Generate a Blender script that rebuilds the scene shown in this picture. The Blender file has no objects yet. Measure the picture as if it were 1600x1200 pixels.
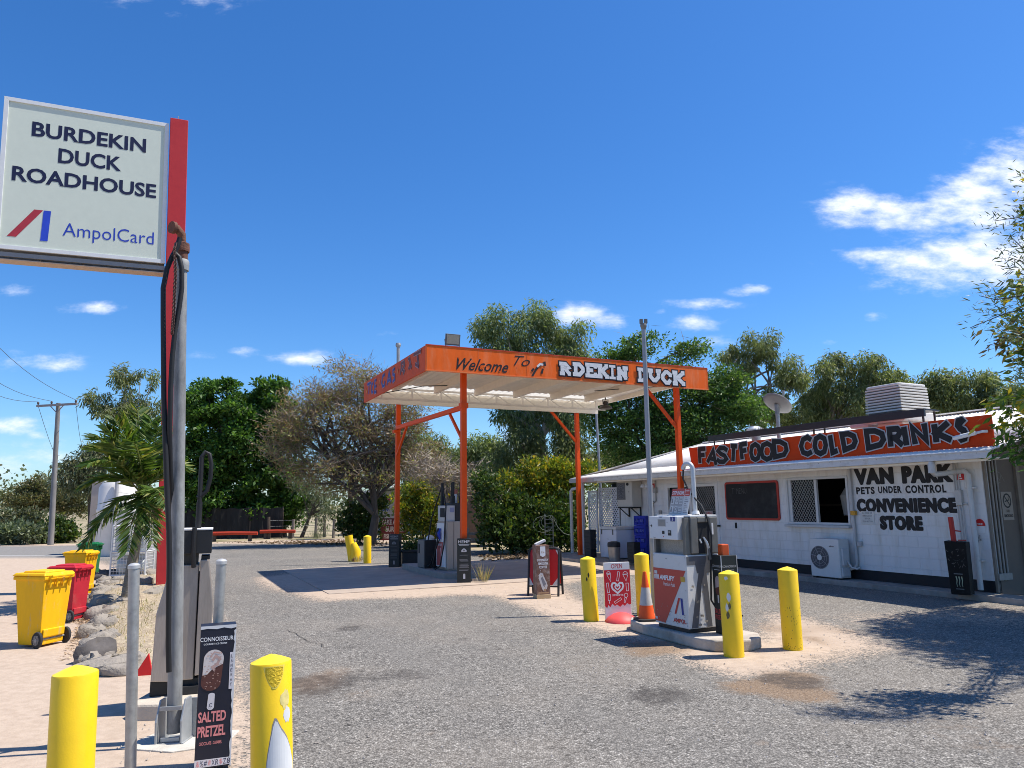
import bpy, math, random
import numpy as np
from mathutils import Matrix, Vector
random.seed(7); np.random.seed(7)
scn = bpy.context.scene
COL = scn.collection

# ------------------------------------------------------------------ camera
F_PX, PITCH, ROLL, EYE = 1139.5, 0.16238, -0.01209, 1.7      # focal length in pixels of a 1600 wide frame
_fw = Vector((0, math.cos(PITCH), math.sin(PITCH))); _up = Vector((0, -math.sin(PITCH), math.cos(PITCH))); _rt = Vector((1, 0, 0))
RT = _rt*math.cos(ROLL) + _up*math.sin(ROLL); UP = -_rt*math.sin(ROLL) + _up*math.cos(ROLL); FW = _fw
cam_d = bpy.data.cameras.new("camera"); cam = bpy.data.objects.new("camera", cam_d); COL.objects.link(cam)
cam_d.sensor_width = 36; cam_d.lens = F_PX/1600*36; cam_d.clip_end = 6000; cam_d.clip_start = 0.05
cam.matrix_world = Matrix(((RT.x, UP.x, -FW.x, 0), (RT.y, UP.y, -FW.y, 0), (RT.z, UP.z, -FW.z, EYE), (0, 0, 0, 1)))
scn.camera = cam

def ray(x, y): return FW + RT*((x-800)/F_PX) + UP*((600-y)/F_PX)
def gp(x, y, z=0.0):                       # point of the horizontal plane at height z seen at a photo pixel
    d = ray(x, y); t = (z-EYE)/d.z; return Vector((d.x*t, d.y*t, z))
def at(x, y, dep): return Vector((0, 0, EYE)) + ray(x, y)*dep
def hz(x, y, g):                           # height above which row y is seen, over ground point g
    d = ray(x, y); return EYE + d.z*math.hypot(g[0], g[1])/math.hypot(d.x, d.y)
def dist(g): return math.hypot(g[0], g[1])

# ------------------------------------------------------------------ sun and sky
SUN_EL = math.radians(62.0); SUN_DIR = Vector((0.99, 0.13, 0)).normalized()
sd = bpy.data.lights.new("sun", 'SUN'); sd.energy = 4.5; sd.angle = math.radians(0.5); sd.color = (1.0, 0.935, 0.84)
so = bpy.data.objects.new("sun", sd); COL.objects.link(so)
sv = Vector((SUN_DIR.x*math.cos(SUN_EL), SUN_DIR.y*math.cos(SUN_EL), math.sin(SUN_EL)))
so.rotation_euler = sv.to_track_quat('Z', 'Y').to_euler(); so.location = (20, 0, 30)
scn.view_settings.view_transform = 'Standard'; scn.view_settings.look = 'None'
scn.view_settings.exposure = 0.65; scn.view_settings.gamma = 1.0
scn.cycles.max_bounces = 6; scn.cycles.transparent_max_bounces = 8
scn.cycles.diffuse_bounces = 4; scn.cycles.filter_width = 0.95

world = bpy.data.worlds.new("World"); scn.world = world; world.use_nodes = True
wn = world.node_tree; wn.nodes.clear(); WL = wn.links
def wnode(t, **k):
    n = wn.nodes.new(t)
    for a, b in k.items(): setattr(n, a, b)
    return n
w_out = wnode('ShaderNodeOutputWorld'); w_bg = wnode('ShaderNodeBackground'); w_bg.inputs['Strength'].default_value = 0.117
sky = wnode('ShaderNodeTexSky', sky_type='NISHITA'); sky.sun_disc = False
sky.sun_elevation = SUN_EL; sky.sun_rotation = math.atan2(SUN_DIR.x, SUN_DIR.y)
sky.altitude = 0; sky.air_density = 1.0; sky.dust_density = 0.35; sky.ozone_density = 4.0
hs = wnode('ShaderNodeHueSaturation'); hs.inputs['Saturation'].default_value = 1.25; hs.inputs['Value'].default_value = 1.0
WL.new(sky.outputs[0], hs.inputs['Color']); tint = wnode('ShaderNodeMix', data_type='RGBA', blend_type='MULTIPLY'); tint.inputs[0].default_value = 1; tint.inputs[7].default_value = (.66, .80, .96, 1); WL.new(hs.outputs[0], tint.inputs[6]); WL.new(tint.outputs[2], w_bg.inputs['Color'])
# clouds: patches of the sky dome, placed by direction, broken up by noise
tc = wnode('ShaderNodeTexCoord'); sep = wnode('ShaderNodeSeparateXYZ'); WL.new(tc.outputs['Generated'], sep.inputs[0])
def wm(op, a, b=None, c=None, clamp=False):
    n = wnode('ShaderNodeMath', operation=op); n.use_clamp = clamp
    for i, q in enumerate((a, b, c)):
        if q is None: continue
        if isinstance(q, (int, float)): n.inputs[i].default_value = q
        else: WL.new(q, n.inputs[i])
    return n.outputs[0]
yc = wm('MAXIMUM', sep.outputs[1], 0.05)
cu = wm('DIVIDE', sep.outputs[0], yc); cv = wm('DIVIDE', sep.outputs[2], yc)
cmb = wnode('ShaderNodeCombineXYZ'); WL.new(cu, cmb.inputs[0]); WL.new(cv, cmb.inputs[1])
nz = wnode('ShaderNodeTexNoise'); nz.inputs['Scale'].default_value = 26; nz.inputs['Detail'].default_value = 7; nz.inputs['Roughness'].default_value = 0.62
mp = wnode('ShaderNodeMapping'); mp.inputs['Scale'].default_value = (0.55, 1.25, 1); WL.new(cmb.outputs[0], mp.inputs[0]); WL.new(mp.outputs[0], nz.inputs['Vector'])
nz2 = wnode('ShaderNodeTexNoise'); nz2.inputs['Scale'].default_value = 9; nz2.inputs['Detail'].default_value = 4
WL.new(mp.outputs[0], nz2.inputs['Vector'])
clouds = [(1330, 322, 42, 24, 1.0), (1395, 330, 60, 22, .9), (1465, 345, 60, 26, .75), (1520, 300, 70, 30, .9), (1580, 275, 60, 36, 1), (1560, 325, 70, 30, .9), (1640, 300, 90, 70, 1),
    (1400, 405, 80, 22, 1.0), (1480, 412, 100, 34, 1.15), (1580, 405, 90, 40, 1.1), (1700, 400, 110, 60, 1),
    (905, 492, 34, 15, .95), (940, 502, 34, 12, .8), (1095, 476, 52, 8, .6), (1092, 502, 34, 11, .75), (1172, 455, 26, 9, .7), (1033, 487, 12, 6, .5), (1135, 535, 34, 9, .6), (1366, 493, 18, 9, .6), (1296, 536, 22, 6, .45), (800, 690, 30, 20, .8),
    (145, 480, 44, 9, .75), (15, 452, 26, 9, .65), (0, 566, 40, 16, .6), (82, 566, 36, 13, .65), (470, 560, 42, 11, .75), (378, 549, 24, 7, .65), (328, 555, 26, 6, .4), (355, 523, 16, 6, .35), (300, 5, 80, 26, .45), (260, -12, 90, 24, .4), (350, -4, 40, 24, .4),
    (30, 662, 46, 14, .7), (62, 680, 18, 8, .6), (40, 722, 90, 26, .55), (110, 690, 60, 12, .3), (610, 520, 20, 8, .25), (20, 760, 120, 22, .5)]
acc = None
for (px, py, rx, ry, st) in clouds:
    d = ray(px, py); u0, v0 = d.x/d.y, d.z/d.y
    s = math.sqrt(1+u0*u0+v0*v0)
    su, sv_ = rx/F_PX*1.22, ry/F_PX*1.22; st = min(1.15, st+.14)
    a1 = wm('DIVIDE', wm('SUBTRACT', cu, u0), su); a2 = wm('DIVIDE', wm('SUBTRACT', cv, v0), sv_)
    r2 = wm('ADD', wm('MULTIPLY', a1, a1), wm('MULTIPLY', a2, a2))
    g = wm('MULTIPLY', wm('POWER', 2.0, wm('MULTIPLY', r2, -1.0)), st)
    acc = g if acc is None else wm('SMOOTH_MAX', acc, g, .12)
acc = wm('MINIMUM', acc, 1.15)
nn = wm('ADD', wm('MULTIPLY', wm('SUBTRACT', nz.outputs[0], 0.5), 2.3), wm('MULTIPLY', wm('SUBTRACT', nz2.outputs[0], 0.5), .8))
den = wm('ADD', acc, nn)
mr = wnode('ShaderNodeMapRange', interpolation_type='SMOOTHSTEP'); mr.inputs[1].default_value = .30; mr.inputs[2].default_value = 1.42; mr.inputs[3].default_value = 0; mr.inputs[4].default_value = .96
WL.new(den, mr.inputs[0])
gate = wnode('ShaderNodeMapRange', interpolation_type='SMOOTHSTEP'); gate.inputs[1].default_value = .10; gate.inputs[2].default_value = .42; WL.new(acc, gate.inputs[0])
cden = wm('MULTIPLY', mr.outputs[0], wm('MULTIPLY', gate.outputs[0], wm('GREATER_THAN', sep.outputs[1], .05)))
cbg = wnode('ShaderNodeBackground'); cbg.inputs['Strength'].default_value = .86
crmp = wnode('ShaderNodeMapRange'); crmp.inputs[1].default_value = .5; crmp.inputs[2].default_value = 1.4; crmp.inputs[3].default_value = .0; crmp.inputs[4].default_value = 1.0
WL.new(den, crmp.inputs[0])
cmx = wnode('ShaderNodeMix', data_type='RGBA'); cmx.inputs[6].default_value = (.66, .74, .92, 1); cmx.inputs[7].default_value = (.95, .96, 1.0, 1)
WL.new(crmp.outputs[0], cmx.inputs[0]); WL.new(cmx.outputs[2], cbg.inputs['Color'])
wmix = wnode('ShaderNodeMixShader'); WL.new(cden, wmix.inputs[0]); WL.new(w_bg.outputs[0], wmix.inputs[1]); WL.new(cbg.outputs[0], wmix.inputs[2])
WL.new(wmix.outputs[0], w_out.inputs[0])

# ------------------------------------------------------------------ materials
MATS = {}
def mat(name, col, rough=.6, metal=0.0, var=.12, scale=6.0, bump=0.0, bscale=40.0, col2=None, c2amt=.5, c2scale=2.0, c2w=.12, spec=.4, stretch=None, coat=0.0, trans=0.0):
    """painted / plain surface: base colour varied by noise, optional second colour in patches (wear, dirt, rust)"""
    if name in MATS: return MATS[name]
    m = bpy.data.materials.new(name); m.use_nodes = True; nt = m.node_tree; L = nt.links
    b = nt.nodes['Principled BSDF']; b.inputs['Roughness'].default_value = rough; b.inputs['Metallic'].default_value = metal
    b.inputs['Specular IOR Level'].default_value = spec
    if coat: b.inputs['Coat Weight'].default_value = coat
    tcn = nt.nodes.new('ShaderNodeTexCoord'); vec = tcn.outputs['Object']
    if stretch:
        mpn = nt.nodes.new('ShaderNodeMapping'); mpn.inputs['Scale'].default_value = stretch; L.new(vec, mpn.inputs[0]); vec = mpn.outputs[0]
    n1 = nt.nodes.new('ShaderNodeTexNoise'); n1.inputs['Scale'].default_value = scale; n1.inputs['Detail'].default_value = 5; n1.inputs['Roughness'].default_value = .65
    L.new(vec, n1.inputs['Vector'])
    mrn = nt.nodes.new('ShaderNodeMapRange'); mrn.inputs[1].default_value = .25; mrn.inputs[2].default_value = .75; mrn.inputs[3].default_value = 1-var; mrn.inputs[4].default_value = 1+var
    L.new(n1.outputs[0], mrn.inputs[0])
    base = nt.nodes.new('ShaderNodeMix'); base.data_type = 'RGBA'
    base.inputs[6].default_value = (*col, 1); base.inputs[7].default_value = (*(col2 or col), 1); base.inputs[0].default_value = 0
    if col2:
        n2 = nt.nodes.new('ShaderNodeTexNoise'); n2.inputs['Scale'].default_value = c2scale; n2.inputs['Detail'].default_value = 8; n2.inputs['Roughness'].default_value = .7
        L.new(vec, n2.inputs['Vector'])
        m2 = nt.nodes.new('ShaderNodeMapRange'); m2.inputs[1].default_value = c2amt-c2w; m2.inputs[2].default_value = c2amt+c2w; m2.inputs[3].default_value = 1; m2.inputs[4].default_value = 0
        m2.inputs[1].default_value = 1-c2amt-c2w; m2.inputs[2].default_value = 1-c2amt+c2w; m2.inputs[3].default_value = 0; m2.inputs[4].default_value = 1
        L.new(n2.outputs[0], m2.inputs[0]); L.new(m2.outputs[0], base.inputs[0])
    mul = nt.nodes.new('ShaderNodeVectorMath'); mul.operation = 'SCALE'; L.new(base.outputs[2], mul.inputs[0]); L.new(mrn.outputs[0], mul.inputs['Scale'])
    L.new(mul.outputs[0], b.inputs['Base Color'])
    if rough < .9:
        rr = nt.nodes.new('ShaderNodeMapRange'); rr.inputs[3].default_value = max(.05, rough-.12); rr.inputs[4].default_value = min(1, rough+.15); L.new(n1.outputs[0], rr.inputs[0]); L.new(rr.outputs[0], b.inputs['Roughness'])
    if bump:
        n3 = nt.nodes.new('ShaderNodeTexNoise'); n3.inputs['Scale'].default_value = bscale; n3.inputs['Detail'].default_value = 4; L.new(vec, n3.inputs['Vector'])
        bp = nt.nodes.new('ShaderNodeBump'); bp.inputs['Strength'].default_value = bump; bp.inputs['Distance'].default_value = .02; L.new(n3.outputs[0], bp.inputs['Height']); L.new(bp.outputs[0], b.inputs['Normal'])
    if trans: b.inputs['Transmission Weight'].default_value = trans
    MATS[name] = m; return m

def leafmat(name, c1, c2, transl=.3, c3=None, f3=.12, rough=.5):
    if name in MATS: return MATS[name]
    m = bpy.data.materials.new(name); m.use_nodes = True; nt = m.node_tree; L = nt.links; nt.nodes.clear()
    out = nt.nodes.new('ShaderNodeOutputMaterial'); geo = nt.nodes.new('ShaderNodeNewGeometry')
    rmp = nt.nodes.new('ShaderNodeValToRGB'); e = rmp.color_ramp.elements; e[0].color = (*c1, 1); e[1].color = (*c2, 1); e[0].position = .05; e[1].position = .9 if not c3 else 1-f3-.04
    if c3:
        q = rmp.color_ramp.elements.new(1-f3); q.color = (*c3, 1)
    L.new(geo.outputs['Random Per Island'], rmp.inputs[0])
    tcn = nt.nodes.new('ShaderNodeTexCoord'); n1 = nt.nodes.new('ShaderNodeTexNoise'); n1.inputs['Scale'].default_value = .9; n1.inputs['Detail'].default_value = 2; L.new(tcn.outputs['Object'], n1.inputs['Vector'])
    mrn = nt.nodes.new('ShaderNodeMapRange'); mrn.inputs[1].default_value = .3; mrn.inputs[2].default_value = .7; mrn.inputs[3].default_value = .7; mrn.inputs[4].default_value = 1.3; L.new(n1.outputs[0], mrn.inputs[0])
    mul = nt.nodes.new('ShaderNodeVectorMath'); mul.operation = 'SCALE'; L.new(rmp.outputs[0], mul.inputs[0]); L.new(mrn.outputs[0], mul.inputs['Scale'])
    b = nt.nodes.new('ShaderNodeBsdfPrincipled'); b.inputs['Roughness'].default_value = rough; b.inputs['Specular IOR Level'].default_value = .35; L.new(mul.outputs[0], b.inputs['Base Color'])
    t = nt.nodes.new('ShaderNodeBsdfTranslucent'); tm = nt.nodes.new('ShaderNodeVectorMath'); tm.operation = 'MULTIPLY'; tm.inputs[1].default_value = (1.5, 1.5, .7); L.new(mul.outputs[0], tm.inputs[0]); L.new(tm.outputs[0], t.inputs['Color'])
    mx = nt.nodes.new('ShaderNodeMixShader'); mx.inputs[0].default_value = transl; L.new(b.outputs[0], mx.inputs[1]); L.new(t.outputs[0], mx.inputs[2]); L.new(mx.outputs[0], out.inputs[0])
    MATS[name] = m; return m

WHITE = mat('white_paint', (.74, .735, .72), .5, var=.05, col2=(.55, .52, .46), c2amt=.30, c2scale=3)
ORANGE = mat('orange_paint', (.86, .135, .012), .6, var=.16, scale=4, spec=.2, col2=(.84, .25, .10), c2amt=.40, c2scale=2.6, c2w=.12, stretch=(1, 1, .25))
ORANGEPOST = mat('orange_post_paint', (.78, .085, .006), .5, var=.10, spec=.25)
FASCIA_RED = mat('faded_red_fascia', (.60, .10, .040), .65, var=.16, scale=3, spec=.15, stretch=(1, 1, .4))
CREAM = mat('cream_soffit', (.84, .76, .64), .65, var=.06)
YELLOW = mat('yellow_paint', (.86, .56, .008), .45, var=.07, scale=7, col2=(.60, .38, .03), c2amt=.31, c2scale=16, c2w=.03, coat=.1, bump=.05, bscale=120)
YELLOW_SKYLIT = mat('yellow_cap_skylit', (.88, .66, .03), .4, var=.05)  # cap yellow lightened: sky reflection on the tops put into the colour
YELBIN = mat('yellow_plastic', (.84, .455, .006), .55, var=.09, spec=.25, col2=(.66, .42, .10), c2amt=.38, c2scale=9, c2w=.06, stretch=(1, 1, .35))
REDBIN = mat('red_plastic', (.46, .02, .035), .55, spec=.25, var=.1, col2=(.42, .09, .08), c2amt=.35)
GREENBIN = mat('green_plastic', (.004, .13, .035), .45, var=.1)
BLACK = mat('black_rubber', (.012, .012, .013), .55, var=.2)
BLACKPL = mat('black_plastic', (.022, .022, .024), .5, var=.2)
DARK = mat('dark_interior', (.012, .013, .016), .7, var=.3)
GALV = mat('galvanised_steel', (.37, .37, .355), .5, .55, var=.2, scale=14, col2=(.24, .24, .24), c2amt=.4, c2scale=6)
GALV2 = mat('galvanised_worn', (.27, .275, .27), .65, .2, var=.28, scale=14, col2=(.10, .095, .09), c2amt=.40, c2scale=5, stretch=(1, 1, .35))
STEEL = mat('brushed_steel', (.40, .345, .30), .46, .5, var=.12, scale=30, stretch=(6, 6, .4), col2=(.30, .26, .22), c2amt=.4, c2scale=1.2)
STAIN = mat('stainless_panel', (.15, .145, .135), .45, .35, var=.2, scale=8)
RUST = mat('rust', (.13, .055, .035), .85, var=.35, scale=30, bump=.4)
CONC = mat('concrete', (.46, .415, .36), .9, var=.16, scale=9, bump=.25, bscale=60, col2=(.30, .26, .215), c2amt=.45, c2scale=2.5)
CONCD = mat('concrete_dark', (.33, .30, .27), .9, var=.2, scale=4, bump=.2, bscale=60, col2=(.20, .18, .16), c2amt=.45, c2scale=1.5)
SIGNW = mat('sign_face', (.60, .645, .545), .55, var=.03, spec=.2)
ALU = mat('white_aluminium', (.66, .67, .66), .5, 0, var=.05)
NAVY = mat('navy_ink', (.006, .009, .045), .5, var=0)
BLUE = mat('blue_ink', (.012, .05, .42), .5, var=0)
REDINK = mat('red_ink', (.42, .02, .03), .5, var=0)
SIGNRED = mat('sign_pole_red', (.47, .032, .036), .5, var=.06, spec=.25)
BLKINK = mat('black_paint', (.012, .012, .014), .6, var=.25)
GREYINK = mat('grey_outline_paint', (.50, .50, .50), .6, var=.1)
WHTINK = mat('white_ink', (.78, .78, .78), .6, var=.05)
SIGNORANGE = mat('red_orange_board', (.62, .055, .008), .6, var=.1, scale=2, spec=.15, col2=(.44, .06, .02), c2amt=.35)
DARKSLEEVE = mat('dark_sleeve_card', (.018, .022, .021), .45, var=.2, col2=(.05, .055, .05), c2amt=.3, c2scale=20)
NAVYSLEEVE = mat('navy_sleeve_card', (.012, .014, .028), .42, var=.15)
CARD_EDGE = mat('white_card_edge', (.62, .62, .62), .6, var=.08)
PINK = mat('pink_ink', (.72, .25, .24), .6, var=0)
TIN = mat('white_tin', (.76, .75, .73), .42, .0, var=.05, col2=(.62, .57, .48), c2amt=.33, c2scale=3)
BROWNW = mat('brown_panel', (.13, .105, .085), .7, var=.12)
REDTAG = mat('red_panel', (.58, .012, .014), .45, var=.07, col2=(.5, .05, .05), c2amt=.25)
BLUEPL = mat('blue_crate', (.008, .022, .36), .4, var=.12)
TRUNK = mat('bark_grey', (.21, .175, .145), .9, var=.35, scale=7, bump=.6, bscale=18, stretch=(1, 1, .3))
TRUNKD = mat('bark_dark', (.095, .075, .06), .95, var=.35, scale=7, bump=.6, bscale=18, stretch=(1, 1, .3))
TRUNKW = mat('bark_pale', (.46, .42, .37), .85, var=.3, scale=4, stretch=(1, 1, .4))
WOODG = mat('weathered_timber', (.23, .20, .17), .9, var=.3, scale=8, stretch=(1, 1, .2))
LOGRED = mat('red_log_paint', (.38, .035, .012), .7, var=.2)
ROCKM = mat('rock', (.32, .285, .24), .95, var=.35, scale=7, bump=1.0, bscale=22, col2=(.16, .14, .12), c2amt=.45, c2scale=7)
BEIGE = mat('beige_panel', (.42, .36, .31), .7, var=.06)
GLASS = mat('dark_glass', (.01, .012, .015), .08, var=0, spec=.18)
ORCONE = mat('cone_orange', (.82, .10, .012), .5, var=.1, col2=(.5, .12, .05), c2amt=.3)
REFLECT = mat('reflective_band', (.50, .48, .46), .5, var=.12)

# ------------------------------------------------------------------ mesh helpers
def tri_frame(d):
    d = Vector(d).normalized(); a = Vector((0, 0, 1)) if abs(d.z) < .95 else Vector((1, 0, 0))
    x = d.cross(a).normalized(); y = d.cross(x).normalized(); return x, y
class MB:
    def __init__(s): s.v = []; s.f = []; s.m = []; s.eps = 0
    def add(s, vs, fs, m=0):
        o = len(s.v); s.v += [tuple(p) for p in vs]; s.f += [tuple(i+o for i in f) for f in fs]; s.m += [m]*len(fs); return s
    def box(s, c, size, rz=0, m=0, M=None):
        hx, hy, hz_ = [q/2 for q in size]; c = Vector(c)
        R = M if M is not None else Matrix.Rotation(rz, 3, 'Z')
        vs = [c + R @ Vector((x*hx, y*hy, z*hz_)) for z in (-1, 1) for (x, y) in ((-1, -1), (1, -1), (1, 1), (-1, 1))]
        return s.add(vs, [(3, 2, 1, 0), (4, 5, 6, 7), (0, 1, 5, 4), (1, 2, 6, 5), (2, 3, 7, 6), (3, 0, 4, 7)], m)
    def span(s, x0, x1, y0, y1, z0, z1, m=0):
        return s.box(((x0+x1)/2, (y0+y1)/2, (z0+z1)/2), (abs(x1-x0), abs(y1-y0), abs(z1-z0)), 0, m)
    def bar(s, a, b, w, h=None, m=0):                      # square bar from a to b
        a = Vector(a); b = Vector(b); h = h or w; d = (b-a); L = d.length; d.normalize()
        x = d.cross(Vector((0, 0, 1)))
        x = Vector((1, 0, 0)) if x.length < .01 else x.normalized()
        y = d.cross(x).normalized()
        M = Matrix((x, y, d)).transposed()
        return s.box((a+b)/2, (w, h, L), 0, m, M)
    def tube(s, path, r, n=8, m=0, cap=True):
        P = [Vector(p) for p in path]; k = len(P); rs = r if isinstance(r, (list, tuple)) else [r]*k
        x, y = tri_frame(P[1]-P[0]); vs = []; fs = []
        pd = (P[1]-P[0]).normalized()
        for i, p in enumerate(P):
            d = (P[min(i+1, k-1)]-P[max(i-1, 0)]); d = d.normalized() if d.length > 1e-9 else pd
            q = pd.rotation_difference(d); x = q @ x; y = q @ y; pd = d
            for j in range(n):
                a = 2*math.pi*j/n; vs.append(p + x*(math.cos(a)*rs[i]) + y*(math.sin(a)*rs[i]))
        for i in range(k-1):
            for j in range(n):
                fs.append((i*n+j, i*n+(j+1) % n, (i+1)*n+(j+1) % n, (i+1)*n+j))
        if cap: fs.append(tuple(range(n-1, -1, -1))); fs.append(tuple((k-1)*n+j for j in range(n)))
        # consistent outward winding
        return s.add(vs, [tuple(reversed(f)) for f in fs], m)
    def lathe(s, prof, n=24, c=(0, 0, 0), m=0, cap=True):
        vs = []; fs = []; k = len(prof)
        for (r, z) in prof:
            for j in range(n):
                a = 2*math.pi*j/n; vs.append((c[0]+r*math.cos(a), c[1]+r*math.sin(a), c[2]+z))
        for i in range(k-1):
            for j in range(n): fs.append((i*n+j, i*n+(j+1) % n, (i+1)*n+(j+1) % n, (i+1)*n+j))
        if cap: fs.append(tuple(range(n-1, -1, -1))); fs.append(tuple((k-1)*n+j for j in range(n)))
        return s.add(vs, fs, m)
    def prism(s, poly, o, ax, ay, depth, m=0):              # polygon in plane (o, ax, ay) extruded along ax x ay
        o = Vector(o); ax = Vector(ax); ay = Vector(ay); nrm = ax.cross(ay).normalized(); k = len(poly)
        A = [o + ax*p[0] + ay*p[1] for p in poly]; B = [p + nrm*depth for p in A]
        area = sum(poly[i][0]*poly[(i+1) % k][1]-poly[(i+1) % k][0]*poly[i][1] for i in range(k))
        fs = [tuple(range(k-1, -1, -1)), tuple(range(k, 2*k))] + [(i, (i+1) % k, k+(i+1) % k, k+i) for i in range(k)]
        if area*depth < 0: fs = [tuple(reversed(f)) for f in fs]
        return s.add(A+B, fs, m)
    def flat(s, poly, o, ax, ay, off=0, m=0):               # flat polygon, 'off' in front of the plane
        o = Vector(o); ax = Vector(ax); ay = Vector(ay); nrm = ax.cross(ay).normalized()
        k = len(poly); area = sum(poly[i][0]*poly[(i+1) % k][1]-poly[(i+1) % k][0]*poly[i][1] for i in range(k))
        f = tuple(range(k)) if area > 0 else tuple(reversed(range(k)))
        return s.add([o + ax*p[0] + ay*p[1] + nrm*off for p in poly], [f], m)
    def ribbon(s, pts, w, o, ax, ay, off, m=0, w2=None):    # painted stroke
        P = [Vector((p[0], p[1])) for p in pts]; k = len(P); ax = Vector(ax); ay = Vector(ay); o = Vector(o); nrm = ax.cross(ay).normalized()
        closed = k > 2 and (P[0]-P[-1]).length < 1e-6
        vs = []
        for i in range(k):
            a = P[i]-P[i-1] if i > 0 else (P[-1]-P[-2] if closed else P[1]-P[0]); b = P[i+1]-P[i] if i < k-1 else (P[1]-P[0] if closed else P[-1]-P[-2])
            a = a.normalized(); b = b.normalized(); t = (a+b); t = t.normalized() if t.length > 1e-6 else a
            nn_ = Vector((-t.y, t.x)); c = max(.5, nn_.dot(Vector((-a.y, a.x)))); ww = (w if w2 is None else w+(w2-w)*i/(k-1))/2/c
            e = Vector((0, 0))
            if not closed and i == 0: e = -a*w*.5*0
            for sg in (1, -1):
                q = P[i]+e+nn_*(sg*ww); vs.append(o+ax*q.x+ay*q.y+nrm*(off+s.eps))
        s.eps += .00025
        return s.add(vs, [(2*i, 2*i+1, 2*i+3, 2*i+2) for i in range(k-1)], m)
    def text(s, body, o, ax, ay, x0, x1, y0, y1, off, m=0, bold=0.0, shear=0.0, spacing=1.0):
        """words set in the built-in face, fitted into the box x0..x1, y0..y1 of the plane"""
        c = bpy.data.curves.new('t', 'FONT'); c.body = body; c.size = 1; c.offset = bold; c.shear = shear; c.space_character = spacing; c.resolution_u = 3
        c.fill_mode = 'FRONT'
        ob = bpy.data.objects.new('t', c); me = bpy.data.meshes.new_from_object(ob)
        vs = [v.co.copy() for v in me.vertices]; fs = [tuple(p.vertices) for p in me.polygons]
        bpy.data.objects.remove(ob); bpy.data.curves.remove(c); bpy.data.meshes.remove(me)
        if not vs: return s
        xa = min(v.x for v in vs); xb = max(v.x for v in vs); ya = min(v.y for v in vs); yb = max(v.y for v in vs)
        o = Vector(o); ax = Vector(ax); ay = Vector(ay); nrm = ax.cross(ay).normalized()
        return s.add([o + ax*(x0+(v.x-xa)/(xb-xa)*(x1-x0)) + ay*(y0+(v.y-ya)/(yb-ya)*(y1-y0)) + nrm*off for v in vs], fs, m)
    def build(s, name, mats, parent=None, smooth=False, bevel=0, label=None, cat=None, group=None, kind=None):
        me = bpy.data.meshes.new(name); me.from_pydata(s.v, [], s.f)
        mats = mats if isinstance(mats, (list, tuple)) else [mats]
        for q in mats: me.materials.append(q)
        me.polygons.foreach_set('material_index', s.m)
        if smooth:
            me.polygons.foreach_set('use_smooth', [True]*len(s.f)); me.set_sharp_from_angle(angle=math.radians(40))
        me.update()
        ob = bpy.data.objects.new(name, me); COL.objects.link(ob)
        if parent: ob.parent = parent
        if bevel:
            md = ob.modifiers.new('bevel', 'BEVEL'); md.width = bevel; md.segments = 2; md.limit_method = 'ANGLE'; md.angle_limit = math.radians(50)
        tag(ob, label, cat, group, kind); return ob
def tag(o, label=None, cat=None, group=None, kind=None):
    if label: o['label'] = label
    if cat: o['category'] = cat
    if group: o['group'] = group
    if kind: o['kind'] = kind
    return o
VPX, VPY = 800+F_PX*RT.z/FW.z, 600-F_PX*UP.z/FW.z
def thing(name, label, cat, loc, rz=0, group=None, lean=None):
    """Empty at the thing's base; lean = slope (dx/dy) its uprights show in the photo at pixel (x, y)"""
    o = bpy.data.objects.new(name, None); COL.objects.link(o); o.empty_display_size = .2
    M = Matrix.Rotation(rz, 4, 'Z')
    if lean is not None:
        s_obs, x, y = lean; dlt = s_obs-(x-VPX)/(y-VPY)
        M = Matrix.Rotation(-dlt, 4, 'Y') @ M
    o.location = loc; o.rotation_euler = M.to_euler()
    return tag(o, label, cat, group)
def dup(src, loc, rz, label=None, lean=None):
    def cp(o, par):
        c = o.copy(); COL.objects.link(c)
        if par: c.parent = par
        for ch in o.children: cp(ch, c)
        return c
    r = cp(src, None); r.location = loc
    M = Matrix.Rotation(rz, 4, 'Z')
    if lean is not None:
        s_obs, x, y = lean; M = Matrix.Rotation(-(s_obs-(x-VPX)/(y-VPY)), 4, 'Y') @ M
    r.rotation_euler = M.to_euler()
    if label: r['label'] = label
    return r
X3, Y3, Z3 = Vector((1, 0, 0)), Vector((0, 1, 0)), Vector((0, 0, 1))
def poly_arc(cx, cy, rx, ry, a0, a1, n=8): return [(cx+rx*math.cos(math.radians(a0+(a1-a0)*i/n)), cy+ry*math.sin(math.radians(a0+(a1-a0)*i/n))) for i in range(n+1)]

# site axes: canopy, building and pumps share them
TH = 0.4425; THB = -1.1154
CU = Vector((math.cos(TH), math.sin(TH), 0)); CV = Vector((-math.sin(TH), math.cos(TH), 0)); CA = Vector((-1.8427, 15.3418, 0))
BU = Vector((math.cos(THB), math.sin(THB), 0)); BN = Vector((-math.sin(THB), math.cos(THB), 0)); BB = Vector((7.8305, 12.1117, 0))
def cw(a, b, z=0): return CA + CU*a + CV*b + Z3*z
def bw(t, off, z=0): return BB + BU*t + BN*off + Z3*z

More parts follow.
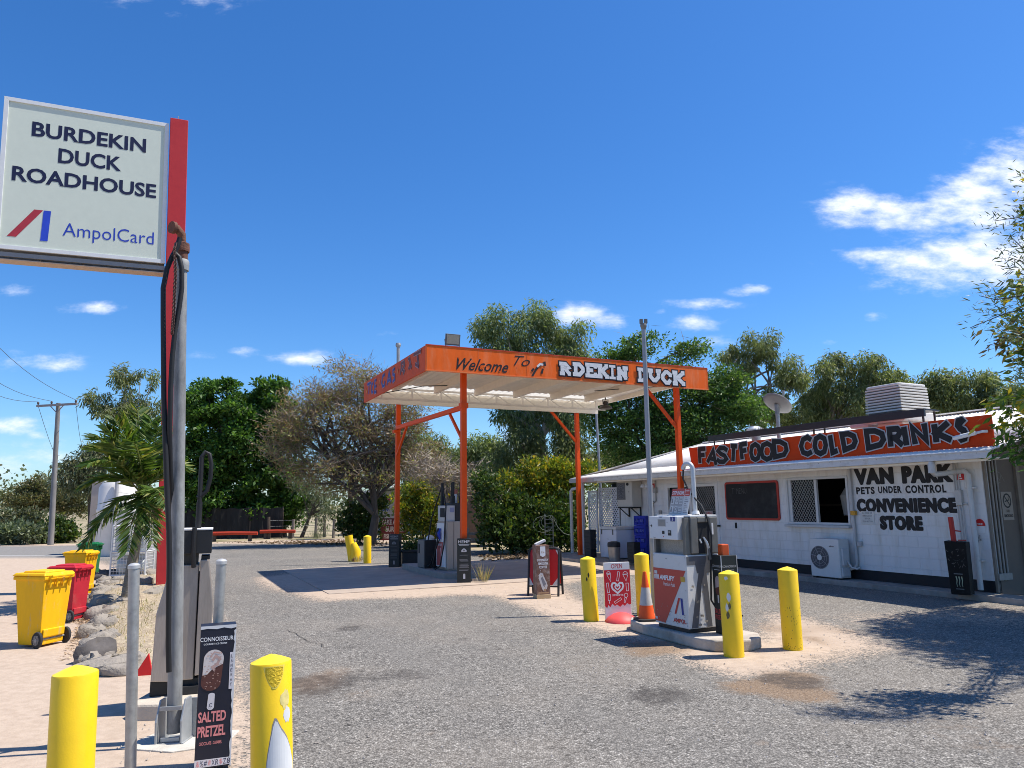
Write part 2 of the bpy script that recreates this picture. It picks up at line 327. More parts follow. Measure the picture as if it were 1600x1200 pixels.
# ------------------------------------------------------------------ ground
def axis(lo, hi, step, far_lo, far_hi):
    a = list(np.arange(lo, hi+1e-6, step)); s = step
    while a[-1] < far_hi: s *= 1.35; a.append(a[-1]+s)
    s = step
    while a[0] > far_lo: s *= 1.35; a.insert(0, a[0]-s)
    return np.array(a)
gx = axis(-28, 18, .16, -2500, 2500); gy = axis(2.0, 44, .16, -120, 4500)
GX, GY = np.meshgrid(gx, gy); nxg, nyg = len(gx), len(gy)
gpts = np.stack([GX.ravel(), GY.ravel()], 1)
def w2(pts): return np.array([tuple(gp(*p)[:2]) for p in pts])
def sdist(poly, P):                                        # signed distance, positive inside
    poly = np.asarray(poly, float); n = len(poly); best = np.full(len(P), 1e9); ins = np.zeros(len(P), bool)
    for i in range(n):
        a, b = poly[i], poly[(i+1) % n]; d = b-a; t = np.clip(((P-a)@d)/max(d@d, 1e-9), 0, 1)
        best = np.minimum(best, np.hypot(*(P-a-t[:, None]*d).T))
        with np.errstate(divide='ignore', invalid='ignore'):
            c = ((a[1] > P[:, 1]) != (b[1] > P[:, 1])) & (P[:, 0] < (b[0]-a[0])*(P[:, 1]-a[1])/(b[1]-a[1])+a[0])
        ins ^= c
    return np.where(ins, best, -best)
def wob(P, s, k):                                          # cheap smooth noise
    r = np.random.RandomState(k); o = np.zeros(len(P))
    for i in range(6):
        a = r.uniform(0, 6.28); f = s*r.uniform(.6, 2.2); o += np.sin(P[:, 0]*math.cos(a)*f+P[:, 1]*math.sin(a)*f+r.uniform(0, 6.28))/6
    return o*1.6
def soft(poly, w, k=1, wa=.35):
    d = sdist(poly, gpts) + wob(gpts, 1.6, k)*wa
    return np.clip(d/w*.5+.5, 0, 1)
sand = np.zeros(len(gpts))
lot = np.vstack([w2([(395, 1199), (386, 1090), (340, 1010), (318, 950), (250, 905), (135, 872), (-60, 866)]), [(-60, 30), (-60, -40), (-1.6, -40), (-1.9, 3)]])
sand = np.maximum(sand, soft(lot, .5, 2, .15))
s1 = w2([(395, 902), (440, 925), (500, 942), (600, 937), (700, 931), (770, 931), (830, 948), (905, 975), (960, 992), (1010, 1012), (1070, 1043), (1130, 1062), (1200, 1060), (1290, 1035), (1345, 1008), (1315, 985), (1262, 965), (1200, 955), (1190, 1000), (1120, 1005), (1000, 975), (940, 950), (905, 935), (880, 915), (960, 893), (760, 885), (480, 895)])
sand = np.maximum(sand, soft(s1, .55, 3, .22)*.95)
sand = np.maximum(sand, soft(w2([(1265, 960), (1500, 945), (1600, 940), (1700, 990), (1560, 985), (1420, 975), (1330, 1000)]), .8, 5, .3)*.5)
verge = np.vstack([w2([(-700, 853), (0, 854), (150, 852), (330, 850), (480, 850), (610, 852), (640, 845), (540, 838), (440, 841), (330, 845), (0, 849), (-700, 848)])])
sand = np.maximum(sand, soft(verge, 1.0, 6, .5))
road = np.vstack([w2([(-900, 880), (-60, 872), (110, 872), (240, 872), (330, 880), (330, 851), (130, 853), (-900, 855)])])
field = np.clip((sdist(np.vstack([w2([(-700, 852), (0, 851), (150, 849.5), (330, 847), (440, 844), (540, 841), (640, 846), (760, 862), (900, 873), (940, 862)]), [(8, 40), (30, 20), (60, 4), (2600, 3), (2600, 4600), (-2600, 4600)]]), gpts)+wob(gpts, 1.2, 9)*.4)/1.4+.5, 0, 1)
stain = np.zeros(len(gpts)); rust = np.zeros(len(gpts))
def blob(arr, px, py, rx, ry, st, k):
    c = gp(px, py); ex = (gp(px+rx, py)-c).length; ey = (gp(px, py-ry)-c).length
    d = np.hypot((gpts[:, 0]-c.x)/ex, (gpts[:, 1]-c.y)/ey) + wob(gpts, 5, k)*.45
    np.maximum(arr, st*np.clip(1.5-d, 0, 1), out=arr)
for i, (px, py, rx, ry, s_) in enumerate([(545, 982, 26, 6, .9), (1020, 1088, 58, 14, 1.0), (490, 1070, 70, 20, .85), (555, 1062, 50, 12, .85), (645, 1055, 50, 10, .75), (725, 998, 14, 3, .8), (768, 1015, 30, 5, .5), (868, 945, 12, 4, .4), (1000, 1008, 40, 8, .5),
        (1240, 1066, 46, 13, 1.0), (1480, 980, 45, 8, .5), (555, 1115, 10, 10, .6), (625, 1085, 22, 5, .5), (900, 985, 40, 7, .35), (1440, 1090, 90, 16, .3), (1300, 1105, 30, 8, .4), (760, 1025, 34, 6, .4), (860, 990, 30, 5, .35), (480, 1150, 40, 14, .35), (420, 960, 40, 6, .25)]): blob(stain, px, py, rx, ry, s_, 20+i)
for i, (px, py, rx, ry, s_) in enumerate([(1225, 1075, 75, 24, 1.0), (1020, 1010, 60, 12, .9), (480, 1068, 60, 20, .75), (1270, 1000, 30, 7, .8), (905, 1045, 30, 6, .4), (1300, 985, 40, 12, .5), (670, 1150, 26, 6, .4), (1500, 1140, 120, 30, .4), (1185, 1160, 20, 6, .5), (1215, 982, 40, 9, .6), (560, 1088, 30, 12, .4)]): blob(rust, px, py, rx, ry, s_, 60+i)
rdm = soft(road, .5, 8, .1)
track = np.zeros(len(gpts))
for k, pl0 in enumerate(([(700, 1199), (600, 1060), (510, 980), (430, 920), (380, 890)], [(960, 1199), (760, 1030), (600, 960), (470, 905)], [(1250, 1199), (1010, 1080), (830, 1000), (700, 962)], [(1420, 1199), (1290, 1110), (1190, 1090)])):
    W_ = w2(pl0); d_ = np.full(len(gpts), 9e9)
    for a_, c_ in zip(W_, W_[1:]):
        e_ = c_-a_; t_ = np.clip(((gpts-a_)@e_)/(e_@e_), 0, 1); d_ = np.minimum(d_, np.hypot(*(gpts-a_-t_[:, None]*e_).T))
    track = np.maximum(track, np.clip(1-np.abs(d_-.75)/.38, 0, 1)*(.7+.3*wob(gpts, 1.1, 90+k)))
hgt = 0*gpts[:, 0] + np.where(np.hypot(gpts[:, 0], gpts[:, 1]) < 45, wob(gpts, .9, 31)*.006, 0)
me = bpy.data.meshes.new('ground')
me.vertices.add(nxg*nyg); me.vertices.foreach_set('co', np.column_stack([gpts, hgt]).ravel())
ii = np.arange((nyg-1)*(nxg-1)); r_, c_ = ii//(nxg-1), ii % (nxg-1); q0 = r_*nxg+c_
quads = np.stack([q0, q0+1, q0+1+nxg, q0+nxg], 1)
me.loops.add(quads.size); me.loops.foreach_set('vertex_index', quads.ravel()); me.polygons.add(len(quads)); me.polygons.foreach_set('loop_start', np.arange(0, quads.size, 4))
for nm, arr in (('sand', sand), ('field', field), ('stain', stain), ('rust', rust), ('road', rdm), ('track', track)):
    at_ = me.attributes.new(nm, 'FLOAT', 'POINT'); at_.data.foreach_set('value', arr.astype(np.float32))
me.update(); me.validate()
ground = bpy.data.objects.new('ground', me); COL.objects.link(ground); ground['kind'] = 'structure'

gm = bpy.data.materials.new('ground_material'); gm.use_nodes = True; nt = gm.node_tree; L = nt.links; pb = nt.nodes['Principled BSDF']; pb.inputs['Roughness'].default_value = .9; pb.inputs['Specular IOR Level'].default_value = .25
def N(t, **k):
    n = nt.nodes.new(t)
    for a, b in k.items(): setattr(n, a, b)
    return n
def M_(op, a, b=None, c=None, cl=False):
    n = N('ShaderNodeMath', operation=op); n.use_clamp = cl
    for i, q in enumerate((a, b, c)):
        if q is None: continue
        if isinstance(q, (int, float)): n.inputs[i].default_value = q
        else: L.new(q, n.inputs[i])
    return n.outputs[0]
def noise(sc, det=4, ro=.6, vec=None):
    n = N('ShaderNodeTexNoise'); n.inputs['Scale'].default_value = sc; n.inputs['Detail'].default_value = det; n.inputs['Roughness'].default_value = ro; L.new(vec or gvec, n.inputs['Vector']); return n.outputs[0]
def mixc(f, a, b):
    n = N('ShaderNodeMix', data_type='RGBA')
    for i, q in ((0, f), (6, a), (7, b)):
        if isinstance(q, tuple): n.inputs[i].default_value = (*q, 1)
        elif isinstance(q, (int, float)): n.inputs[i].default_value = q
        else: L.new(q, n.inputs[i])
    return n.outputs[2]
def mrange(v, a, b, c=0., d=1.): 
    n = N('ShaderNodeMapRange', interpolation_type='SMOOTHSTEP'); L.new(v, n.inputs[0])
    for i, q in enumerate((a, b, c, d)): n.inputs[i+1].default_value = q
    return n.outputs[0]
def attr(nm): n = N('ShaderNodeAttribute', attribute_name=nm); return n.outputs['Fac']
gtc = N('ShaderNodeTexCoord'); gvec = gtc.outputs['Object']
v1 = N('ShaderNodeTexVoronoi'); v1.inputs['Scale'].default_value = 66; v1.inputs['Randomness'].default_value = 1; L.new(gvec, v1.inputs['Vector'])
v2 = N('ShaderNodeTexVoronoi'); v2.inputs['Scale'].default_value = 26; L.new(gvec, v2.inputs['Vector'])
sc1 = N('ShaderNodeSeparateColor'); L.new(v1.outputs['Color'], sc1.inputs[0]); sc2 = N('ShaderNodeSeparateColor'); L.new(v2.outputs['Color'], sc2.inputs[0])
stone = N('ShaderNodeValToRGB'); el = stone.color_ramp.elements; el[0].color = (.048, .044, .039, 1); el[1].color = (.47, .445, .40, 1)
e2 = stone.color_ramp.elements.new(.22); e2.color = (.155, .145, .13, 1); e3 = stone.color_ramp.elements.new(.74); e3.color = (.27, .253, .226, 1)
L.new(M_('ADD', M_('MULTIPLY', sc1.outputs[0], .72), M_('MULTIPLY', sc2.outputs[1], .28)), stone.inputs[0])
gap = mrange(v1.outputs['Distance'], .30, .72, 1.06, .5)
big = noise(.35, 5, .6); mid = noise(1.7, 6, .65); fin = noise(9, 6, .7); mic = noise(45, 4, .7); hi = noise(160, 3, .7)
gv = N('ShaderNodeVectorMath', operation='SCALE'); L.new(stone.outputs[0], gv.inputs[0]); L.new(M_('MULTIPLY', gap, M_('ADD', .66, M_('ADD', M_('MULTIPLY', mid, .42), M_('MULTIPLY', big, .34)))), gv.inputs['Scale'])
grav = mixc(M_('MULTIPLY', mrange(big, .42, .62), .25), gv.outputs[0], (.25, .215, .175))
sandc = mixc(mrange(fin, .3, .7), (.385, .30, .228), (.475, .38, .295))
sandc = mixc(M_('MULTIPLY', mrange(mid, .5, .75), .35), sandc, (.32, .25, .19))
sandc = mixc(M_('MULTIPLY', M_('GREATER_THAN', hi, .66), .5), sandc, (.2, .16, .13))
sm = M_('ADD', attr('sand'), M_('MULTIPLY', M_('ADD', M_('SUBTRACT', fin, .5), M_('MULTIPLY', M_('SUBTRACT', sc1.outputs[0], .5), .5)), .75))
sf = mrange(sm, .36, .66)
grav = mixc(M_('MULTIPLY', mrange(M_('ADD', attr('track'), M_('MULTIPLY', M_('SUBTRACT', fin, .5), .9)), .25, .9), .42), grav, mixc(mrange(mic, .3, .7), (.115, .108, .098), (.19, .18, .163)))
colr = mixc(sf, grav, sandc)
roadc = mixc(mrange(fin, .3, .7), (.18, .172, .162), (.245, .236, .222))
colr = mixc(M_('MULTIPLY', attr('road'), .85), colr, roadc)
rm = mrange(M_('ADD', attr('rust'), M_('MULTIPLY', M_('SUBTRACT', fin, .5), 1.1)), .25, .95)
rustc = mixc(mrange(mic, .35, .65), (.14, .088, .052), (.29, .20, .125))
colr = mixc(M_('MULTIPLY', rm, .78), colr, rustc)
stm = mrange(M_('ADD', attr('stain'), M_('MULTIPLY', M_('SUBTRACT', fin, .5), 2.0)), .3, 1.1)
colr = mixc(M_('MULTIPLY', stm, .72), colr, (.045, .04, .037))
fieldc = mixc(mrange(mid, .35, .65), (.40, .32, .21), (.27, .235, .15)); fieldc = mixc(mrange(big, .45, .65), fieldc, (.15, .15, .07)); fieldc = mixc(M_('MULTIPLY', M_('GREATER_THAN', fin, .6), .5), fieldc, (.46, .39, .28))
colr = mixc(mrange(M_('ADD', attr('field'), M_('MULTIPLY', M_('SUBTRACT', fin, .5), .5)), .4, .65), colr, fieldc)
L.new(colr, pb.inputs['Base Color'])
bh = M_('ADD', M_('MULTIPLY', M_('SUBTRACT', 1.0, v1.outputs['Distance']), M_('SUBTRACT', 1.0, M_('MULTIPLY', sf, .8))), M_('MULTIPLY', mic, .5))
bpn = N('ShaderNodeBump'); bpn.inputs['Strength'].default_value = .55; bpn.inputs['Distance'].default_value = .012; L.new(bh, bpn.inputs['Height']); L.new(bpn.outputs[0], pb.inputs['Normal'])
me.materials.append(gm)

# hairline cracks in the seal
b = MB(); rk = random.Random(6)
for pl0 in ([(765, 986), (830, 987), (885, 985), (960, 990)], [(450, 985), (500, 1010), (560, 1012)]):
    P_ = [gp(*p, .004) for p in pl0]; Q = []
    for p, q in zip(P_, P_[1:]):
        for k in range(9): Q.append(p.lerp(q, k/9)+Vector((rk.gauss(0, .02), rk.gauss(0, .02), 0)))
    b.eps = 0; b.ribbon([(p.x, p.y) for p in Q], .008, (0, 0, .004), X3, Y3, 0, 0)
b.build('ground_cracks', mat('crack_dark', (.035, .032, .03), .95, var=.3), kind='structure')
# white edge line of the highway
b = MB(); pts = [gp(x, y, .012) for x, y in ((-500, 866.5), (0, 868), (110, 868), (240, 864), (330, 861))]
for p, q in zip(pts, pts[1:]):
    w_ = Vector((0, .06, 0)); b.add([p-w_, q-w_, q+w_, p+w_], [(0, 1, 2, 3)])
b.build('road_edge_line', mat('road_line', (.55, .55, .53), .8, var=.2), kind='structure')

# concrete slab under the canopy, apron beside the building
def slab(name, poly, z0, z1, m, kind='structure', bevel=.012):
    b = MB(); b.prism([(p[0], p[1]) for p in poly], (0, 0, z0), X3, Y3, z1-z0); return b.build(name, m, kind=kind, bevel=bevel)
slab('concrete_slab', [cw(-1.9, .1), cw(9.2, .1), cw(9.2, 6.4), cw(-1.9, 6.4)], -.05, .014, mat('slab_concrete', (.44, .345, .265), .9, var=.15, scale=2, bump=.15, bscale=60, col2=(.33, .275, .225), c2amt=.5, c2scale=.9, c2w=.2), bevel=.004)
slab('pavement', [bw(-13.8, -1.3), bw(-9.6, -1.3), bw(-9.3, .14), bw(3.2, .14), bw(3.2, .62), bw(-13.8, .62)], -.05, .10, CONCD)
slab('side_path', [bw(-.44, .63), bw(3.2, .63), bw(3.2, 5.4), bw(-.44, 5.4)], -.05, .03, CONC)

# ------------------------------------------------------------------ roadhouse building (local x along the front, y into the building)
bld = thing('roadhouse', 'low white block roadhouse with corrugated roof, black plinth and painted lettering', 'building', BB, THB)
WO = .6                                                     # front wall plane
BLOCK = mat('white_block_wall', (.72, .715, .71), .75, var=.05, scale=3, bump=.08, bscale=30, col2=(.60, .57, .52), c2amt=.40, c2scale=3.2, stretch=(1, 1, .18))
# block courses: shallow joints in the paint
nt = BLOCK.node_tree; L = nt.links; br = nt.nodes.new('ShaderNodeTexBrick'); br.inputs['Scale'].default_value = 1.0; br.inputs['Brick Width'].default_value = .4; br.inputs['Row Height'].default_value = .2; br.inputs['Mortar Size'].default_value = .006
sx = nt.nodes.new('ShaderNodeSeparateXYZ'); cx_ = nt.nodes.new('ShaderNodeCombineXYZ'); tco = nt.nodes.new('ShaderNodeTexCoord'); L.new(tco.outputs['Object'], sx.inputs[0]); L.new(sx.outputs[0], cx_.inputs[0]); L.new(sx.outputs[2], cx_.inputs[1]); L.new(cx_.outputs[0], br.inputs['Vector'])
bp = nt.nodes.new('ShaderNodeBump'); bp.inputs['Strength'].default_value = .7; bp.inputs['Distance'].default_value = .012; bp.invert = True; L.new(br.outputs['Fac'], bp.inputs['Height']); L.new(bp.outputs[0], nt.nodes['Principled BSDF'].inputs['Normal'])
b = MB(); T0, T1 = -11.55, -.47
for (a, c, z0, z1) in ((T0, -9.28, .3, 2.34), (-9.28, -7.17, 2.16, 2.34), (-7.17, -4.91, .3, 2.34), (-4.91, -3.24, .3, 1.17), (-4.91, -3.24, 2.19, 2.34), (-3.24, T1, .3, 2.34)):
    b.span(a, c, WO, WO+.15, z0, z1)
b.span(T1-.15, T1, WO+.155, 6, .1, 2.34)                     # right return
b.span(T0, T0+.15, WO+.155, 6, .1, 2.34)
b.span(T0+.16, T1-.16, 5.9, 6.05, .1, 2.34)
wall = b.build('wall', BLOCK, bld)
b = MB(); b.span(T0, -9.28, WO+.012, WO+.15, .10, .298); b.span(-7.17, T1, WO+.012, WO+.15, .10, .298); b.build('plinth', mat('black_plinth', (.012, .013, .017), .6, var=.2), bld)
b = MB(); b.span(T0+.2, T1-.2, 2.6, 2.65, .1, 2.3); b.span(T0+.2, T1-.2, WO+.2, 2.6, .1, .12); b.build('unlit_room_backing', DARK, bld)  # near-black back panel and floor, the unlit room painted into their colour
# painted lettering on the wall
b = MB(); fo, fx, fz = (0, WO, 0), X3, Z3
def wtext(body, x0, x1, z0, z1, bold=.03, shear=0, fat=0.0):
    for i, (dx, dz) in enumerate(((0, 0), (-fat, 0), (fat, 0), (0, fat*.6), (0, -fat*.6)) if fat else ((0, 0),)): b.text(body, (0, WO, 0), X3, Z3, x0+fat+dx, x1-fat+dx, z0+fat*.6+dz, z1-fat*.6+dz, .004+i*.0006, 0, bold, shear, 1.16)
wtext('VAN', -3.07, -2.17, 1.985, 2.32, .05, 0, .016); wtext('PARK', -2.0, -.98, 1.985, 2.32, .05, 0, .016)
wtext('PETS', -3.05, -2.62, 1.80, 1.945, .045); wtext('UNDER', -2.54, -2.03, 1.81, 1.945, .045); wtext('CONTROL', -1.95, -1.14, 1.80, 1.95, .045)
wtext('CONVENIENCE', -3.07, -.97, 1.435, 1.715, .05, 0, .013); wtext('STORE', -2.57, -1.66, 1.10, 1.38, .05, 0, .015); wtext('1', -6.62, -6.545, 1.03, 1.17, .02)
b.build('painted_lettering', BLKINK, wall)
# ceiling lining of the verandah, fascia, gutter, roof
b = MB(); b.span(-13.4, .06, .02, WO+.1, 2.343, 2.36); b.build('eave_lining', CREAM, bld)
b = MB(); b.span(-11.9, .06, -.015, .01, 2.30, 2.345, 1); b.span(-11.9, .10, -.10, -.02, 2.345, 2.47, 0); b.span(-11.9, .10, -.115, -.10, 2.455, 2.475, 0)
for k in range(44): b.tube([(-11.7+k*.27, -.101, 2.435), (-11.7+k*.27, -.109, 2.435)], .008, 6, 2)
b.build('gutter', [mat('gutter_white', (.60, .60, .60), .5, var=.08, col2=(.42, .40, .37), c2amt=.36, c2scale=4), CREAM, GALV2], bld, bevel=.006)
b = MB(); b.span(-13.42, -11.905, -.09, -.015, 2.335, 2.465); b.span(-13.44, -13.425, -.09, 3.0, 2.34, 2.46); b.build('side_gutter', mat('gutter_grey', (.42, .42, .43), .5, var=.1), bld, bevel=.006)
def corr(b, corners, pitch, amp, m=0, n2=2):
    """corrugated sheet between eave a->b and ridge d->c"""
    a, b_, c, d = [Vector(q) for q in corners]; L_ = max((b_-a).length, (c-d).length); k = int(L_/pitch*4); nrm = (b_-a).cross(d-a).normalized(); vs = []
    for i in range(k+1):
        t = i/k; o = nrm*(amp*math.sin(i*math.pi/2)); lo = a+(b_-a)*t; up = d+(c-d)*t; vs += [lo+o, up+o]
    b.add(vs, [(2*i, 2*i+2, 2*i+3, 2*i+1) for i in range(k)], m)
b = MB()
corr(b, ((-13.42, -.06, 2.475), (.12, -.06, 2.475), (.12, .9, 2.68), (-12.5, .9, 2.68)), .10, .012)
corr(b, ((-12.5, .89, 2.69), (.14, .89, 2.69), (.14, 3.1, 3.49), (-10.4, 3.1, 3.49)), .10, .012)
corr(b, ((.15, 1.5, 2.80), (3.6, 1.5, 2.80), (3.6, 3.1, 3.47), (.15, 3.1, 3.47)), .10, .012)
corr(b, ((3.2, 6.4, 2.45), (-13.42, 6.4, 2.45), (-10.4, 3.1, 3.49), (3.2, 3.1, 3.49)), .10, .012)
corr(b, ((-13.42, 6.4, 2.45), (-13.42, -.06, 2.475), (-10.4, 3.05, 3.49), (-10.4, 3.15, 3.49)), .10, .012)
b.bar((-10.45, 3.1, 3.51), (3.2, 3.1, 3.51), .18, .03, 0)
roof = b.build('roof', [TIN], bld, smooth=True)
md = roof.modifiers.new('solid', 'SOLIDIFY'); md.thickness = .012; md.offset = -1
# brown side wall round the corner, with conduits and a door frame
SX = T1+.004
b = MB(); b.span(SX-.05, SX+.012, WO+.158, 5.5, .02, 2.5); sw = b.build('side_wall', BROWNW, bld)
b = MB(); b.span(SX-.02, SX+.035, WO+.02, WO+.07, .11, 2.34); b.span(SX+.013, SX+.06, 1.48, 1.58, .02, 2.5); b.span(SX+.013, SX+.05, 2.5, 2.6, .02, 2.5); b.build('corner_board', mat('aged_board', (.20, .17, .14), .7, var=.2), sw)
b = MB()
for y in (.77, .86, .95): b.tube([(SX+.03, y, 2.45), (SX+.03, y, .30)], .016, 8)
b.span(SX+.013, SX+.06, .66, 1.02, .31, .42); b.build('conduit', mat('aged_conduit', (.30, .28, .25), .6, var=.2), sw)
b = MB(); so_ = (SX+.018, 0, 0); b.span(SX+.0125, SX+.018, 1.03, 1.34, 1.31, 1.80, 0)
b.ribbon(poly_arc(1.185, 1.645, .105, .115, 0, 360, 22), .026, so_, Y3, Z3, .003, 1); b.ribbon([(1.115, 1.725), (1.255, 1.565)], .02, so_, Y3, Z3, .004, 1); b.ribbon([(1.115, 1.63), (1.24, 1.66)], .018, so_, Y3, Z3, .004, 1); b.ribbon([(1.24, 1.67), (1.22, 1.70), (1.245, 1.72)], .008, so_, Y3, Z3, .004, 1)
b.text('NO', so_, Y3, Z3, 1.14, 1.23, 1.44, 1.49, .003, 1, .02); b.text('SMOKING', so_, Y3, Z3, 1.06, 1.31, 1.36, 1.41, .003, 1, .02)
b.build('no_smoking_sign', [mat('aged_notice', (.30, .26, .22), .7), BLKINK], sw)
b = MB(); b.ribbon(poly_arc(1.0, 2.05, .12, .1, 20, 300, 9), .014, (SX+.013, 0, 0), Y3, Z3, .003, 0); b.ribbon([(.95, 2.1), (1.05, 2.0), (1.1, 2.1), (1.18, 1.98)], .014, (SX+.013, 0, 0), Y3, Z3, .004, 0); b.build('scrawl', mat('pale_scrawl', (.2, .18, .16), .7), sw)
# door with screen
b = MB()
b.span(-9.28, -9.18, WO-.02, WO+.1, .1, 2.155); b.span(-7.27, -7.17, WO-.02, WO+.1, .1, 2.155); b.span(-9.18, -7.27, WO-.02, WO+.1, 2.08, 2.155); b.span(-8.30, -8.2, WO-.01, WO+.1, .1, 2.08)
door = b.build('door', WHITE, bld, bevel=.004)
def lattice(b, x0, x1, z0, z1, y, sx_, sz_, w, m=0, t=.006):
    """crossed diagonal strips clipped to a rectangle"""
    W_, H_ = x1-x0, z1-z0; sl = sz_/sx_
    for sg in (1, -1):
        k = -int(W_*sl/sz_)-2
        while k*sz_ < H_+W_*sl+sz_:
            c = k*sz_; k += 1
            pts = []
            # z = sg*sl*x + c  (x from 0..W)
            f = (lambda x: sl*x+c-W_*sl*0) if sg > 0 else (lambda x: -sl*x+c)
            xa, xb = 0, W_
            za, zb_ = f(xa), f(xb)
            if max(za, zb_) <= 0 or min(za, zb_) >= H_: continue
            def clipx(z): return (z-c)/(sl*sg)
            xs = sorted([clipx(0), clipx(H_)]); xa = max(0, xs[0]); xb = min(W_, xs[1])
            if xb-xa < .01: continue
            p = Vector((x0+xa, y+(t*.6 if sg > 0 else 0), z0+f(xa))); q = Vector((x0+xb, y+(t*.6 if sg > 0 else 0), z0+f(xb))); d = (q-p).normalized(); n_ = Vector((-d.z, 0, d.x))*w/2
            b.add([p-n_, q-n_, q+n_, p+n_], [(0, 1, 2, 3)], m)
b = MB(); lattice(b, -8.2, -7.27, .12, 2.08, WO+.02, .075, .11, .011); b.build('security_mesh', GALV2, door)
b = MB(); b.span(-9.18, -7.27, WO+.06, WO+.075, .1, 2.08); b.build('door_glass', GLASS, door)
b = MB(); b.span(-9.1, -8.35, WO-.012, WO+.04, 1.83, 2.02, 0); b.span(-9.1, -8.35, WO-.012, WO+.04, 1.58, 1.76, 0); b.text('OPEN', (0, WO-.014, 0), X3, Z3, -9.0, -8.5, 1.88, 1.98, .002, 1, .01); b.build('door_sign', [DARK, GREYINK], door)
b = MB(); b.span(-7.42, -7.12, WO-.07, WO-.02, 1.06, 1.10, 0); b.build('handle', BLACK, door)
b = MB(); b.span(-7.75, -7.4, WO-.005, WO+.012, 1.25, 1.45, 0); b.text('PUSH', (0, WO-.005, 0), X3, Z3, -7.7, -7.45, 1.33, 1.42, .002, 1, .01); b.build('notice', [mat('pale_pink_notice', (.42, .32, .3), .6), REDINK], door)
# window: left pane behind a security mesh, right pane open glass
b = MB(); fw_ = .05
for a in ((-4.91, -4.91+fw_, 1.17, 2.19), (-3.24-fw_, -3.24, 1.17, 2.19), (-4.91+fw_, -3.24-fw_, 1.17, 1.17+fw_), (-4.91+fw_, -3.24-fw_, 2.19-fw_, 2.19)): b.span(a[0], a[1], WO-.02, WO+.1, a[2], a[3])
b.span(-4.12, -4.06, WO+.0, WO+.06, 1.22, 2.14); b.span(-4.86, -4.78, WO+.01, WO+.05, 1.22, 2.14)
win = b.build('window', mat('window_frame_white', (.60, .60, .60), .5, var=.08), bld, bevel=.004)
b = MB(); lattice(b, -4.78, -4.12, 1.22, 2.14, WO+.02, .072, .10, .010); b.build('security_mesh', mat('dull_mesh', (.30, .30, .29), .6, .3), win)
b = MB(); b.span(-4.86, -4.10, WO+.07, WO+.078, 1.22, 2.14); b.build('pane', GLASS, win)
b = MB(); b.span(-5.2, -3.2, WO+.9, WO+1.2, .9, 1.02, 0); b.span(-5.2, -3.2, WO+1.25, WO+1.3, 1.55, 1.60, 0); b.tube([(-3.95, WO+.8, 1.75), (-3.92, WO+.8, 1.95)], [.15, .05], 12, 1); b.tube([(-3.9, WO+.75, 1.35), (-3.93, WO+.8, 1.78)], [.10, .16], 12, 1)
for k in range(5): b.span(-3.8+k*.11, -3.73+k*.11, WO+.95, WO+1.02, 1.02, 1.25+.05*(k % 3), 2)
b.build('interior_shelf', [mat('shelf_brown', (.10, .07, .05), .7), mat('pale_sack', (.42, .40, .38), .8), mat('bottle_mix', (.20, .12, .06), .4, var=.4, scale=9)], bld)
b = MB(); b.span(-4.93, -3.22, WO-.11, WO+.0, 1.115, 1.165); b.build('sill', mat('sill_grey', (.5, .5, .5), .6), win, bevel=.005)
# chalkboard stays a thing of its own
cb = thing('chalkboard', 'blackboard menu in a red frame on the white wall beside the door', 'chalkboard', bw(-6.0, WO, 1.7), THB)
b = MB(); R8 = lambda w, h, r: poly_arc(w/2-r, h/2-r, r, r, 0, 90, 4)+poly_arc(-w/2+r, h/2-r, r, r, 90, 180, 4)+poly_arc(-w/2+r, -h/2+r, r, r, 180, 270, 4)+poly_arc(w/2-r, -h/2+r, r, r, 270, 360, 4)
b.prism(R8(1.76, .92, .07), (0, -.004, 0), X3, Z3, .03); b.build('frame', mat('red_frame', (.42, .035, .02), .5), cb, bevel=.004)
b = MB(); b.prism(R8(1.66, .82, .04), (0, -.0345, 0), X3, Z3, .006); b.build('board', mat('slate', (.014, .014, .015), .7, var=.3, scale=2, col2=(.035, .035, .036), c2amt=.4, c2scale=2), cb)
b = MB(); b.text("T' MENU", (0, -.0405, 0), X3, Z3, -.62, -.12, .17, .31, .001, 0, -.01); b.build('chalk_writing', mat('chalk', (.10, .10, .10), .9, var=.4, scale=20), cb)
# pipes and conduits on the front wall
b = MB(); b.tube([(-3.14, WO-.05, 2.34), (-3.14, WO-.05, .42), (-3.16, WO-.07, .34), (-3.25, WO-.12, .30), (-3.35, WO-.13, .33)], .032, 10); b.build('conduit', mat('grey_pvc', (.50, .49, .48), .5, var=.1), bld, smooth=True)
b = MB(); b.span(-3.10, -3.0, WO-.06, WO-.002, .76, .86); b.build('power_outlet', mat('outlet_grey', (.45, .45, .45), .5), bld, bevel=.006)
b = MB(); b.span(-3.17, -3.06, WO-.09, WO-.02, 1.38, 1.47); b.build('emergency_button', mat('amber_box', (.62, .30, .03), .5), bld, bevel=.008)
b = MB(); b.span(-2.98, -2.68, WO-.012, WO-.002, 1.20, 1.46, 0)
for i, t_ in enumerate(('IN CASE OF', 'EMERGENCY', 'STOP', 'PUSH BUTTON')): b.text(t_, (0, WO-.012, 0), X3, Z3, -2.94+(.05 if i == 2 else 0), -2.72-(.05 if i == 2 else 0), 1.41-i*.055, 1.44-i*.055, .002, 1, .005)
b.build('notice', [mat('notice_white', (.62, .62, .6), .6), mat('notice_grey_ink', (.2, .2, .2), .6)], bld)
b = MB()
